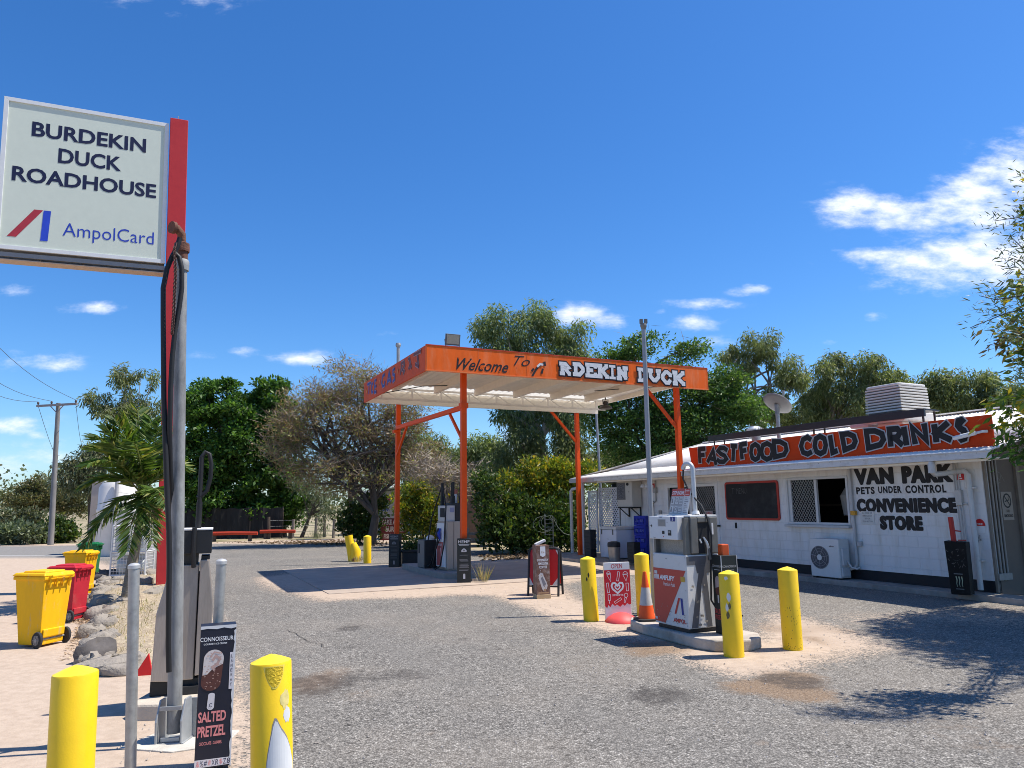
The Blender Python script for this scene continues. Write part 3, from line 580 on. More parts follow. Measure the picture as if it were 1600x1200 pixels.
b.tube([(-.93, -.06, 2.34), (-.93, -.06, 2.16), (-.93, .0, 2.12), (-.92, .2, 2.13), (-.88, WO-.09, 2.17), (-.72, WO-.09, 2.17), (-.66, WO-.09, 2.10), (-.66, WO-.09, .14)], .045, 12); b.tube([(-.93, -.06, 2.30), (-.93, -.06, 2.14)], .06, 12)
for z in (1.86, .62): b.span(-.74, -.58, WO-.10, WO-.004, z, z+.025)
b.build('downpipe', mat('downpipe_white', (.60, .59, .57), .5, var=.1, col2=(.45, .42, .38), c2amt=.35), bld, smooth=True)
b = MB()
for x, z0 in ((-.97, .62), (-.925, .66), (-.88, .72)): b.tube([(x, WO-.02, 2.34), (x, WO-.02, 1.62), (x+.02, WO-.03, 1.5), (x+.02, WO-.03, z0)], .011, 6)
b.span(-.95, -.84, WO-.07, WO-.003, 1.58, 1.84); b.tube([(-.88, WO-.02, 1.60), (-.76, WO-.05, 1.60), (-.74, WO-.05, 1.57)], .012, 6); b.tube([(-.98, WO-.03, .62), (-.9, WO-.03, .62)], .02, 6)
b.build('meter_box', mat('pale_box', (.52, .51, .49), .5, var=.1), bld, bevel=.004)
def fire_sign(x0, x1, z0, z1):
    b = MB(); b.span(x0, x1, WO-.012, WO-.002, z0, z1, 0); w = x1-x0; h = z1-z0; b.span(x0+w*.38, x1-w*.38, WO-.017, WO-.012, z0+h*.28, z1-h*.16, 1); b.span(x0+w*.25, x1-w*.25, WO-.016, WO-.012, z0+h*.1, z0+h*.2, 1); b.build('fire_extinguisher_sign', [REDTAG, WHTINK], bld)
fire_sign(-.91, -.79, 2.02, 2.20); fire_sign(-9.95, -9.75, 1.97, 2.22)
b = MB(); b.prism(poly_arc(-.72+.12, 1.22, .09, .12, 0, 180, 10), (0, WO-.004, 0), X3, Z3, .008, 0); b.span(-.68, -.52, WO-.01, WO-.004, 1.10, 1.215, 1); b.text('FIRE', (0, WO-.012, 0), X3, Z3, -.65, -.55, 1.235, 1.265, .002, 1, .01); b.build('hydrant_sign', [REDTAG, WHTINK], bld)
b = MB(); b.tube([(-.62, WO, .98), (-.62, WO-.07, .98), (-.62, WO-.08, .94)], .013, 6); b.tube([(-.62, WO-.05, 1.0), (-.60, WO-.05, 1.06)], .012, 6); b.build('tap', GALV2, bld)
# verandah corner at the far end: post, downpipe, wall lamp
b = MB(); b.span(-12.86, -12.78, .0, .08, .1, 2.34); b.build('verandah_post', mat('post_white', (.6, .6, .6), .5), bld, bevel=.005)
b = MB(); b.tube([(-12.9, -.04, 2.33), (-12.9, -.02, 2.22), (-13.0, 0, 2.17), (-13.4, .0, 2.14), (-13.5, .0, 2.08), (-13.5, .0, .1)], .05, 10); b.build('downpipe', mat('downpipe_white', (.6, .6, .6)), bld, smooth=True)
b = MB(); b.tube([(-9.98, WO, 2.2), (-9.98, WO-.16, 2.2)], .025, 8); b.lathe([(.02, .05), (.06, .02), (.075, -.04), (.07, -.06)], 14, (-10.08, WO-.2, 2.17)); b.lathe([(.02, .05), (.06, .02), (.075, -.04), (.07, -.06)], 14, (-9.88, WO-.2, 2.17)); b.build('flood_lamp', mat('lamp_white', (.7, .7, .7), .35), bld, smooth=True)
b = MB(); b.tube([(-9.72, WO-.03, 2.3), (-9.72, WO-.03, 1.72), (-9.9, WO-.03, 1.66)], .02, 6); b.span(-9.98, -9.86, WO-.08, WO-.003, 1.55, 1.72); b.span(-9.78, -9.66, WO-.08, WO-.003, 1.95, 2.1); b.tube([(-9.85, WO-.02, 1.55), (-9.85, WO-.02, 1.0)], .008, 5); b.build('switch_box', mat('aged_grey_box', (.34, .33, .31), .6, var=.2), bld)
b = MB(); b.span(-9.62, -9.5, WO-.03, WO-.003, 1.36, 1.46); b.tube([(-9.62, WO-.01, 1.36), (-9.66, WO-.01, 1.3), (-9.66, WO-.01, .95)], .006, 5); b.build('power_outlet', mat('aged_grey_box', (.34, .33, .31)), bld)
b = MB(); b.span(-13.5, -11.58, WO+1.0, WO+1.1, .05, 2.33); b.build('lattice_dark_backing', DARK, bld)  # added near-black sheet: painted shade that keeps the lattice holes dark
# white lattice screens
for i, (x0, x1, z0, z1, lb) in enumerate(((-13.4, -12.84, .12, 2.08, 'narrow white diagonal lattice screen left of the verandah post'), (-12.76, -11.6, .12, 2.16, 'wide white diagonal lattice screen behind the chest freezer'))):
    s_ = thing('lattice_screen', lb, 'lattice screen', bw((x0+x1)/2, WO, 0), THB); h = (x1-x0)/2
    b = MB()
    for a in ((-h, -h+.05, z0, z1), (h-.05, h, z0, z1), (-h+.05, h-.05, z0, z0+.05), (-h+.05, h-.05, z1-.05, z1)): b.span(a[0], a[1], -.02, .02, a[2], a[3])
    b.build('frame', mat('lattice_white', (.62, .64, .68), .55, var=.05), s_, bevel=.004)
    b = MB(); lattice(b, -h+.05, h-.05, z0+.05, z1-.05, 0, .125, .125, .046); b.build('lattice', mat('lattice_white', (.62, .64, .68)), s_)
# big red roof board
rs = thing('roof_sign', 'long red-orange board with hand painted FASTFOOD COLD DRINKS along the roof edge', 'sign', bw(-3.8, .3, 2.56), THB)
L0, L1 = -4.05, 3.78
b = MB(); b.prism([(L0+.10, 0), (L1, 0), (L1, .53), (L0, .53)], (0, 0, 0), X3, Z3, -.02); b.build('board', SIGNORANGE, rs)
b = MB()
for x in (L0+.3, -1.6, .2, 2.2, L1-.2): b.bar((x, .03, .0), (x, .03, .5), .03); b.bar((x, .04, .45), (x, .55, .12), .02)
b.build('frame', GALV, rs)
STROKES = {'F': [[(0, 0), (0, 1)], [(-.08, 1), (.62, 1)], [(0, .55), (.5, .55)]], 'A': [[(0, 0), (.32, 1), (.66, 0)], [(.12, .35), (.54, .35)]], 'S': [[(.6, .86), (.42, 1), (.16, .98), (.03, .76), (.2, .58), (.46, .46), (.58, .25), (.42, .03), (.16, 0), (0, .14)]],
    'T': [[(.32, 0), (.32, 1)], [(-.04, .98), (.7, 1)]], 'O': [[(.33, 0), (.1, .12), (0, .45), (.08, .86), (.33, 1), (.58, .86), (.66, .48), (.56, .12), (.33, 0)]], 'D': [[(.02, 0), (0, 1), (.34, .96), (.6, .74), (.64, .4), (.5, .12), (.02, 0)]],
    'C': [[(.6, .84), (.4, 1), (.14, .88), (.0, .5), (.1, .12), (.36, 0), (.6, .12)]], 'L': [[(.0, 1), (.05, .03), (.55, .1)]], 'R': [[(0, 0), (0, 1), (.42, .98), (.56, .76), (.4, .5), (.02, .46)], [(.22, .46), (.6, 0)]], 'I': [[(.1, 0), (.05, 1)]],
    'N': [[(0, 0), (0, 1), (.52, .02), (.56, 1)]], 'K': [[(0, 0), (0, 1)], [(.56, 1), (.04, .5), (.6, 0)]], 'E': [[(0, 0), (0, 1)], [(-.06, 1), (.55, 1)], [(0, .52), (.46, .52)], [(-.06, 0), (.57, 0)]], 'U': [[(0, 1), (.02, .25), (.18, .02), (.42, .02), (.58, .25), (.6, 1)]],
    'G': [[(.58, .86), (.34, 1), (.08, .84), (0, .46), (.12, .1), (.36, 0), (.6, .14), (.6, .44), (.36, .44)]], 'B': [[(0, 0), (0, 1), (.4, .95), (.48, .74), (.34, .54), (.05, .52), (.42, .44), (.56, .22), (.4, .02), (0, 0)]]}
def letters(b, spec, o, ax, ay, w, off, m=0, grow=0, jit=None):
    for (ch, x, y, lw, lh, rot) in spec:
        for st in STROKES[ch]:
            q = []
            for (px, py) in st:
                px *= lw; py *= lh; c, s = math.cos(rot), math.sin(rot); q.append((x+px*c-py*s, y+px*s+py*c))
            if q[0] != q[-1]:                               # extend the stroke ends
                for i, j in ((0, 1), (-1, -2)):
                    d = Vector(q[i])-Vector(q[j]); d.normalize(); e = grow+.012; q[i] = (q[i][0]+d.x*e, q[i][1]+d.y*e)
            b.ribbon(q, w+2*grow, o, ax, ay, off, m)
def bpix(px, py, off=.3):                                  # photo pixel -> board plane coordinates
    d = ray(px, py); P = BB+BN*off; t = (P-Vector((0, 0, EYE))).dot(BN)/d.dot(BN); X = Vector((0, 0, EYE))+d*t
    return (X-BB).dot(BU)+3.8, X.z-2.56
spec = []
for ch, bx0, by0, tx, ty, rx_ in (('F', 1095, 723, 1094, 702, 1104), ('A', 1107, 722, 1112, 701, 1119), ('S', 1122, 721, 1124, 699, 1137), ('T', 1143, 719, 1146, 696, 1150), ('F', 1161, 717, 1158, 695, 1170), ('O', 1175, 718, 1176, 694, 1187), ('O', 1191, 717, 1193, 692, 1207), ('D', 1212, 714, 1211, 690, 1230),
        ('C', 1254, 710, 1253, 684, 1270), ('O', 1275, 709, 1275, 682, 1291), ('L', 1302, 708, 1298, 681, 1311), ('D', 1321, 703, 1316, 679, 1339), ('D', 1358, 700, 1355, 674, 1382), ('R', 1394, 697, 1391, 671, 1412), ('I', 1418, 695, 1413, 668, 1422), ('N', 1432, 693, 1425, 667, 1453), ('K', 1465, 690, 1461, 664, 1488), ('S', 1502, 687, 1496, 658, 1512)):
    x, y = bpix(bx0, by0); x2, y2 = bpix(tx, ty); x3, _ = bpix(rx_, by0)
    spec.append((ch, x, y, max(.05, x3-x)/(.6 if ch != 'I' else 1), (y2-y), -math.atan2(x2-x, y2-y)*.6))
b = MB(); letters(b, spec, (0, 0, 0), X3, Z3, .112, .022, 0, .022); b.eps = 0; letters(b, spec, (0, 0, 0), X3, Z3, .112, .032, 1, 0)
b.build('painted_lettering', [GREYINK, BLKINK], rs)
# roof top equipment
sp = thing('solar_array', 'long dark solar panel row edge-on behind the red roof board', 'solar panels', bw(-4.8, 1.0, 2.75), THB)
b = MB(); b.bar((-3.05, 0, .60), (3.13, 0, .60), .05, .155); sl = Matrix.Rotation(math.radians(-2), 3, 'X')
b.box((.04, .24, .655), (6.18, .42, .03), 0, 0, sl); b.build('panel', mat('solar_black', (.012, .014, .022), .35, var=.1), sp, bevel=.004)
for x in (-2.9, .4, 3.05):
    b = MB(); b.bar((x, .05, -.03), (x, .05, .53), .03); b.build('leg', mat('rack_dark', (.03, .03, .03), .6), sp)
    b = MB(); b.bar((x, .4, .1), (x, .4, .63), .03); b.build('leg', mat('rack_dark', (.03, .03, .03), .6), sp)
ev = thing('evaporative_cooler', 'cream louvred evaporative cooler box on the tin roof', 'air cooler', bw(-2.93, 1.95, 2.90), THB)
b = MB(); hw, hd = .42, .45
for i in range(9):
    z = .62+i*.06; f = 1-.0*i; t_ = i/8; w0 = hw*(1.03-.04*t_); d0 = hd*(1.03-.04*t_)
    b.prism([(-w0, -d0), (w0, -d0), (w0, d0), (-w0, d0)], (0, 0, z), X3, Y3, .036)
b.build('louvres', mat('cooler_cream', (.66, .63, .58), .5, var=.05), ev, bevel=.008)
b = MB(); b.span(-hw*.93, hw*.93, -hd*.93, hd*.93, .6, 1.14); b.build('pads', mat('cooler_pad', (.16, .15, .14), .9), ev)
b = MB(); b.prism([(-.5, -.5), (.5, -.5), (.5, .5), (-.5, .5)], (0, 0, .40), X3, Y3, .19); b.span(-1.0, -.52, -.3, .3, .36, .52); b.span(-.3, .3, -.3, .3, -.1, .4); b.build('base', mat('cooler_cream', (.66, .63, .58)), ev, bevel=.03)
b = MB(); b.prism(R8(.84, .9, .1), (0, 0, 1.145), X3, Y3, .06); b.build('lid', mat('cooler_lid', (.70, .68, .64), .45), ev, bevel=.025)
g = bw(-6.35, 2.0, 3.09); dz = thing('satellite_dish', 'grey satellite dish on a mast above the roadhouse roof', 'satellite dish', g, THB)
b = MB(); b.tube([(0, 0, -.05), (0, 0, .95)], .05, 10); b.build('mast', GALV, dz, smooth=True)
b = MB(); prof = [(r, .30*r*r) for r in (0.001, .1, .2, .3, .38)]; b.lathe(prof, 28, (0, 0, 0), cap=False)
dm = Matrix.Rotation(THB*0, 4, 'Z'); ds = b.build('dish', mat('dish_grey', (.22, .225, .22), .5, var=.06), dz, smooth=True)
md = ds.modifiers.new('s', 'SOLIDIFY'); md.thickness = .015
aim = Vector((.52, .27, .70)).normalized(); aim = Matrix.Rotation(-THB, 3, 'Z') @ aim
ds.rotation_euler = aim.to_track_quat('Z', 'Y').to_euler(); ds.location = (0, 0, 1.05)
b = MB(); P0 = Vector((0, 0, 1.05)); foc = P0+aim*.42; b.tube([P0-Vector((0, 0, .35)), foc], .015, 6); b.lathe([(.03, -.06), (.04, .06)], 10, foc); b.tube([(0, 0, .8), P0], .06, 8); b.build('feed_arm', GALV2, dz)
wb = thing('roof_ventilator', 'shiny round whirlybird vent on the roof below the satellite dish', 'roof vent', bw(-7.15, 2.0, 3.1), THB)
b = MB(); b.lathe([(.12, 0), (.12, .30)], 16); b.build('collar', GALV, wb, smooth=True)
b = MB()
for k in range(20):
    a = k/20*6.283; pts = [(.16*math.cos(a), .16*math.sin(a), .3), (.24*math.cos(a+.12), .24*math.sin(a+.12), .38), (.23*math.cos(a+.25), .23*math.sin(a+.25), .48), (.12*math.cos(a+.4), .12*math.sin(a+.4), .55), (0.01*math.cos(a+.4), .01*math.sin(a+.4), .57)]
    a2 = a+.33; pt2 = [(.15*math.cos(a2), .15*math.sin(a2), .3), (.215*math.cos(a2+.12), .215*math.sin(a2+.12), .38), (.205*math.cos(a2+.25), .205*math.sin(a2+.25), .48), (.11*math.cos(a2+.4), .11*math.sin(a2+.4), .55), (.009*math.cos(a2+.4), .009*math.sin(a2+.4), .57)]
    b.add(pts+pt2, [(i, i+5, i+6, i+1) for i in range(4)])
b.build('vanes', mat('shiny_tin', (.6, .6, .6), .3, .7, var=.1), wb)
b = MB(); b.tube([bw(.02, .28, 2.78), bw(.02, .1, 2.82)], .03, 8); b.tube([bw(-.12, .05, 2.80), bw(-.5, -.05, 2.74)], .05, 10); b.span(0, 0, 0, 0, 0, 0)
cm = thing('security_camera', 'white bullet camera at the right end of the red roof board', 'camera', bw(-.35, .27, 2.76), THB)
b = MB(); b.tube([(-.26, -.12, -.03), (.12, -.12, .03)], .038, 12); b.build('housing', WHITE, cm, smooth=True)
b = MB(); b.tube([(.06, -.1, .02), (.2, -.05, .05), (.22, .03, .05)], .022, 8); b.lathe([(.05, -.02), (.05, .02)], 12, (.22, -.02, .05)); b.build('bracket', WHITE, cm, smooth=True)

# ------------------------------------------------------------------ fuel canopy (local x along the lettered front, y towards the back)
cz0, cz1, CWD, CDP = 4.53, 5.09, 7.65, 5.4
can = thing('fuel_canopy', 'orange flat fuel canopy on four posts with peeling painted lettering', 'canopy', CA, TH)
b = MB(); b.span(0, CWD, 0, .04, cz0, cz1); ff = b.build('front_fascia', [ORANGE], can, bevel=.004)
b = MB()
for x in (.02, 1.22, 2.42, 3.62, 4.83, 6.05, CWD-.02): b.span(x-.004, x+.004, -.003, .0, cz0+.02, cz1-.01, 0)
b.span(0, CWD, -.008, .03, cz1+.001, cz1+.02, 1); b.span(.0, CWD, -.006, .0, cz0, cz0+.022, 2)
b.build('fascia_trim', [mat('seam_orange', (.62, .14, .04), .6), mat('trim_red', (.55, .06, .02), .5), mat('trim_orange', (.75, .20, .05), .6)], ff)
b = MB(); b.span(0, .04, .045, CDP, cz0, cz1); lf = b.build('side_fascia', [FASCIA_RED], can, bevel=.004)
b = MB(); b.span(.045, CWD, CDP-.04, CDP, cz0, cz1); b.build('rear_fascia', [mat('cream_inner', (.68, .62, .52), .6, var=.05), ], can)
b = MB(); b.span(CWD-.06, CWD, .045, CDP-.045, cz0+.26, cz0+.42); b.build('side_beam', CREAM, can, bevel=.004)
b = MB(); corr(b, ((.05, .05, cz0+.46), (CWD-.07, .05, cz0+.46), (CWD-.07, CDP-1.0, cz0+.40), (.05, CDP-1.0, cz0+.40)), .20, .012); ro = b.build('roof_sheet', CREAM, can)
tl = bpy.data.materials.new('translucent_sheet'); tl.use_nodes = True; nt = tl.node_tree; nt.nodes.clear(); o_ = nt.nodes.new('ShaderNodeOutputMaterial'); d_ = nt.nodes.new('ShaderNodeBsdfDiffuse'); d_.inputs[0].default_value = (.75, .74, .70, 1); t_ = nt.nodes.new('ShaderNodeBsdfTranslucent'); t_.inputs[0].default_value = (.52, .49, .43, 1); mx_ = nt.nodes.new('ShaderNodeMixShader'); mx_.inputs[0].default_value = .75; nt.links.new(d_.outputs[0], mx_.inputs[1]); nt.links.new(t_.outputs[0], mx_.inputs[2]); nt.links.new(mx_.outputs[0], o_.inputs[0])
b = MB(); corr(b, ((.05, CDP-.99, cz0+.40), (CWD-.07, CDP-.99, cz0+.40), (CWD-.07, CDP-.05, cz0+.38), (.05, CDP-.05, cz0+.38)), .20, .012); b.build('added_light_sheet', tl, can)  # added translucent strip, lets sun through for a bright band behind the truss
for x in (.55, 1.75, 2.97, 4.19, 5.42, 6.62):
    b = MB(); b.span(x-.02, x+.02, .05, CDP-.95, cz0+.22, cz0+.44); b.span(x+.021, x+.07, .05, CDP-.95, cz0+.22, cz0+.232); b.build('purlin', CREAM, can)
b = MB(); ty = CDP-.62; b.bar((.05, ty, cz0+.06), (CWD-.1, ty, cz0+.06), .05); b.bar((.05, ty, cz0+.34), (CWD-.1, ty, cz0+.34), .05)
for k in range(9):
    x = .35+k*.86; b.bar((x, ty, cz0+.085), (x, ty, cz0+.315), .045)
    if k < 8:
        b.bar((x+.02, ty, cz0+.32), (x+.43, ty, cz0+.08), .022); b.bar((x+.43, ty, cz0+.08), (x+.84, ty, cz0+.32), .022)
b.build('truss', mat('truss_cream', (.68, .63, .55), .6), can)
b = MB(); b.tube([(.1, 4.6, cz0+.12), (1.0, 3.2, cz0+.2), (1.9, 3.4, cz0+.3)], .012, 5); b.build('cable', BLACK, can); b = MB(); b.tube([(7.5, 1.2, cz0+.28), (6.8, 2.2, cz0+.33), (6.2, 3.2, cz0+.36)], .012, 5); b.build('cable', BLACK, can)
A1, A2, B1, B2 = 1.15, 7.18, .72, CDP+.07
for (a, bb, top) in ((A1, B1, cz0+.2), (A1-.13, B2, cz0+.1), (A2-.27, B2, cz0+.1), (A2, B1, cz0+.2)):
    b = MB(); b.span(a-.06, a+.06, bb-.06, bb+.06, 0, top); ps = b.build('post', ORANGEPOST, can, bevel=.006)
    b = MB()
    if a < 3: pass
    else: b.bar((a-.05, bb, 3.62), (a-.95, bb, cz0+.05), .07); b.build('brace', ORANGEPOST, ps)
b = MB(); zc = 3.88; b.bar((A1, B1+.06, zc), (A1-.17, B2-.06, zc-.02), .10); cbm = b.build('cross_beam', ORANGEPOST, can, bevel=.004)
b = MB(); b.bar((A1-.02, B1+.85, zc-.05), (A1, B1+.06, zc-.75), .055); b.build('brace', ORANGEPOST, cbm); b = MB(); b.bar((A1-.15, B2-.9, zc-.06), (A1-.17, B2-.06, zc-.8), .055); b.build('brace', ORANGEPOST, cbm)
b = MB(); b.span(A1-.085, A1+.085, B1-.085, B1+.085, zc-.03, zc+.09); b.build('clamp', ORANGEPOST, can); b = MB(); b.span(A1-.27, A1-.09, B2-.09, B2+.09, zc-.16, zc-.08); b.build('clamp', ORANGEPOST, can)
# peeling lettering on the front: Welcome To ... RDEKIN DUCK
def cpix(px, py):
    d = ray(px, py); t = (CA-Vector((0, 0, EYE))).dot(CV)/d.dot(CV); X = Vector((0, 0, EYE))+d*t; return (X-CA).dot(CU), X.z
def strokes_px(b, lines, w, off, m, o=(0, 0, 0), taper=None):
    for l in lines: b.ribbon([cpix(*p) for p in l], w, o, X3, Z3, off, m, taper)
b = MB(); c5 = lambda L: [[(550+x/5, 500+y/5) for x, y in l] for l in L]
wx0, wz0 = cpix(550+815/5, 500+382/5); wx1, _q = cpix(550+1222/5, 500+384/5)
b.text('Welcome', (0, 0, 0), X3, Z3, wx0, wx1, wz0-.015, wz0+.255, .004, 0, .012, .5); tx0, tz0 = cpix(550+1262/5, 500+356/5); b.text('To', (0, 0, 0), X3, Z3, tx0, tx0+.42, tz0, tz0+.235, .004, 0, -.004, .5)
if 0: strokes_px(b, c5([[(812, 338), (838, 318), (862, 316), (850, 340), (830, 372), (836, 384), (862, 362), (886, 330)], [(905, 374), (920, 345), (930, 312)], [(938, 360), (962, 340), (950, 352), (940, 384), (975, 376)], [(985, 382), (1008, 340), (1022, 318)], [(1020, 376), (1012, 390), (1040, 372), (1048, 352)], [(1058, 382), (1080, 362), (1066, 352), (1056, 374)],
    [(1095, 376), (1105, 352), (1112, 366), (1128, 346), (1132, 370), (1148, 344), (1152, 372)], [(1165, 372), (1182, 350), (1168, 340), (1160, 366), (1190, 362)], [(1198, 352), (1222, 326), (1205, 340), (1200, 362), (1224, 352)], [(1248, 306), (1268, 292), (1300, 286)], [(1290, 300), (1296, 330)], [(1310, 330), (1318, 356), (1328, 330)], [(1325, 350), (1356, 330)]]), .036, .004, 0)
rw_ = random.Random(12)
for k in range(16):
    x_ = wx0+(wx1+.35-wx0)*rw_.random(); z_ = wz0+rw_.uniform(-.0, .3); l_ = rw_.uniform(.03, .09); an_ = rw_.uniform(-.9, .9); b.ribbon([(x_, z_), (x_+l_*math.cos(an_), z_+l_*math.sin(an_))], rw_.uniform(.010, .026), (0, 0, 0), X3, Z3, .006, 2, .004)
strokes_px(b, c5([[(1408, 438), (1440, 380), (1470, 352), (1505, 334)], [(1402, 400), (1420, 380)], [(1480, 420), (1490, 380)], [(1508, 360), (1503, 325)]]), .05, .004, 0); strokes_px(b, c5([[(1445, 366), (1468, 345), (1492, 350)]]), .05, .008, 1)
# slab serif words
SER = {'R': 1, 'D': 1, 'E': 1, 'K': 1, 'I': 1, 'N': 1, 'U': 1, 'C': 1}
c52 = lambda x, y: (820+x/5, 520+y/5)
def slab_word(spec, b, grow, m, off):
    for ch, xl, yb, xr, yt, lean_ in spec:
        x0, z0 = cpix(*c52(xl, yb)); x1, z1 = cpix(*c52(xr, yt)); w_, h_ = x1-x0, z1-z0; t = min(.105, w_*.3); e = t/2
        X0, X1, Z0, Z1 = x0+e, x1-e, z0+e*.8, z1-e*.8; cx2, cz2 = (X0+X1)/2, (Z0+Z1)/2; S = []
        stem = lambda x: [[(x, Z0-e*.5), (x, Z1+e*.5)]]
        def serif(x, z, k=1.0): return [[(x-t*.75*k, z), (x+t*.75*k, z)]]
        if ch == 'I': S = stem(cx2)+[[(X0-e*.5, Z0), (X1+e*.5, Z0)], [(X0-e*.5, Z1), (X1+e*.5, Z1)]]
        if ch == 'D': S = stem(X0+.03)+[[(X0-e, Z1), (X1-.09, Z1), (X1, Z1-.09), (X1, Z0+.09), (X1-.09, Z0), (X0-e, Z0)]]
        if ch == 'E': S = stem(X0+.03)+[[(X0-e, Z1), (X1+e*.5, Z1), (X1+e*.4, Z1-.08)], [(X0, cz2), (X1-.04, cz2)], [(X0-e, Z0), (X1+e*.5, Z0), (X1+e*.4, Z0+.08)]]
        if ch == 'K': S = stem(X0+.03)+serif(X0+.03, Z0)+serif(X0+.03, Z1)+[[(X1, Z1), (X0+.06, cz2-.02)], [(X0+.09, cz2+.02), (X1, Z0)]]+serif(X1-.01, Z1, .7)+serif(X1, Z0, .7)
        if ch == 'N': S = stem(X0+.03)+stem(X1-.03)+[[(X0, Z1), (X1, Z0)]]+serif(X0+.03, Z0)+serif(X1-.03, Z1)
        if ch == 'U': S = [[(X0, Z1+e*.5), (X0, Z0+.09), (X0+.09, Z0), (X1-.09, Z0), (X1, Z0+.09), (X1, Z1+e*.5)]]+serif(X0, Z1)+serif(X1, Z1)
        if ch == 'C': S = [[(X1, Z1-.12), (X1, Z1-.06), (X1-.09, Z1), (X0+.09, Z1), (X0, Z1-.09), (X0, Z0+.09), (X0+.09, Z0), (X1-.06, Z0), (X1, Z0+.08)]]
        if ch == 'R': S = stem(X0+.03)+serif(X0+.03, Z0)+[[(X0-e, Z1), (X1-.1, Z1), (X1-.02, Z1-.08), (X1-.06, cz2+.02), (X0+.02, cz2)], [(cx2, cz2), (X1, Z0)]]+serif(X1, Z0, .6)
        for st in S:
            q = [Vector(p) for p in st]
            if grow:
                d = (q[0]-q[1]).normalized(); q[0] = q[0]+d*grow; d = (q[-1]-q[-2]).normalized(); q[-1] = q[-1]+d*grow
            b.ribbon([tuple(p) for p in q], t+2*grow, (0, 0, 0), X3, Z3, off, m)
word = [('R', 268, 328, 355, 236, 0), ('D', 372, 336, 462, 240, 0), ('E', 470, 345, 552, 244, 0), ('K', 560, 352, 648, 252, 0), ('I', 652, 360, 706, 258, 0), ('N', 712, 368, 800, 268, 0),
        ('D', 878, 382, 945, 280, 0), ('U', 965, 382, 1050, 290, 0), ('C', 1062, 400, 1142, 300, 0), ('K', 1150, 408, 1242, 306, 0)]
slab_word(word, b, .032, 0, .010); b.eps = 0; slab_word(word, b, 0, 1, .024)
b.build('front_lettering', [BLKINK, mat('flaking_white_vinyl', (.70, .70, .69), .6, var=.08, col2=(.40, .38, .36), c2amt=.36, c2scale=9, stretch=(1, 1, 6)), ORANGE], ff)
# faded ICE GAS BAIT on the side
def spix(px, py):
    d = ray(px, py); t = (CA-Vector((0, 0, EYE))).dot(CU)/d.dot(CU); X = Vector((0, 0, EYE))+d*t; return (X-CA).dot(CV), X.z
b = MB(); c10 = lambda x, y: spix(560+x/10, 520+y/10)
def side(l, w, off, m): b.ribbon([(-p[0], p[1]) for p in [c10(*q) for q in l]], w, (0, 0, 0), -Y3, Z3, off, m)
ice = [[(165, 960), (172, 800)], [(145, 810), (200, 780)], [(235, 790), (215, 800), (205, 880), (215, 935), (235, 920)], [(250, 930), (260, 750)], [(255, 755), (285, 735)], [(255, 850), (285, 830)], [(250, 935), (285, 920)]]
gas = [[(415, 650), (385, 680), (368, 780), (385, 840), (412, 820), (415, 750)], [(450, 820), (485, 620), (515, 780)], [(460, 760), (505, 730)], [(572, 560), (545, 590), (545, 650), (570, 660), (572, 730), (540, 770)]]
bait = [[(660, 660), (680, 480)], [(668, 490), (715, 455), (722, 520), (690, 580), (720, 600), (705, 640)], [(780, 420), (800, 400), (830, 560)], [(790, 570), (810, 500)], [(870, 345), (985, 285)], [(925, 350), (940, 510)], [(895, 490), (950, 530)]]
for l in ice+gas: side(l, .10, .006, 2)
for l in bait: side(l, .10, .006, 2)
b.eps = .004
for l in ice+gas: side(l, .066, .006, 0)
for l in bait: side(l, .062, .006, 3)
for l in ([(125, 880), (140, 940)], [(330, 830), (340, 740)], [(615, 640), (632, 560)]): side(l, .05, .006, 1)
b.build('side_lettering', [mat('faded_blue_letters', (.05, .07, .30), .6, var=.2), mat('faded_yellow', (.62, .24, .05), .6), mat('faded_grey_edge', (.36, .27, .30), .6), mat('torn_dark_letters', (.16, .045, .05), .6, var=.3)], lf)
# lamps fixed to the canopy are things of their own
fl = thing('floodlight', 'square LED floodlight standing on the front corner of the orange canopy', 'floodlight', cw(.62, .02, cz1+.02), TH)
b = MB(); Mx = Matrix.Rotation(math.radians(12), 3, 'X'); b.box((0, 0, .15), (.34, .05, .25), 0, 0, Mx); b.build('housing', mat('lamp_grey', (.12, .13, .14), .5), fl, bevel=.008)
b = MB(); b.box((0, -.027, .15), (.29, .006, .2), 0, 0, Mx); 
b.build('lens', mat('lens_tan', (.42, .37, .28), .35, var=.15, scale=30), fl)
b = MB(); b.bar((-.16, 0, 0), (-.175, .02, .15), .015); b.bar((.16, 0, 0), (.175, .02, .15), .015); b.bar((-.16, 0, .005), (.16, 0, .005), .03, .01); b.build('bracket', mat('lamp_grey', (.12, .13, .14)), fl)
hl = thing('hanging_lamp', 'dark round bell lamp hanging under the right end of the canopy', 'lamp', cw(7.2, 4.2, cz0+.02), TH)
b = MB(); b.lathe([(.20, -.02), (.21, 0), (.17, .06), (.07, .10), (.06, .22)], 20, (0, 0, 0)); b.build('lamp_shade', mat('lamp_bronze', (.06, .05, .045), .5), hl, smooth=True)
b = MB(); b.tube([(-.08, 0, .12), (-.1, 0, .26), (.1, 0, .26), (.08, 0, .12)], .018, 6); b.tube([(0, 0, .26), (0, 0, .34)], .02, 6); b.build('bracket', mat('lamp_bronze', (.06, .05, .045)), hl)

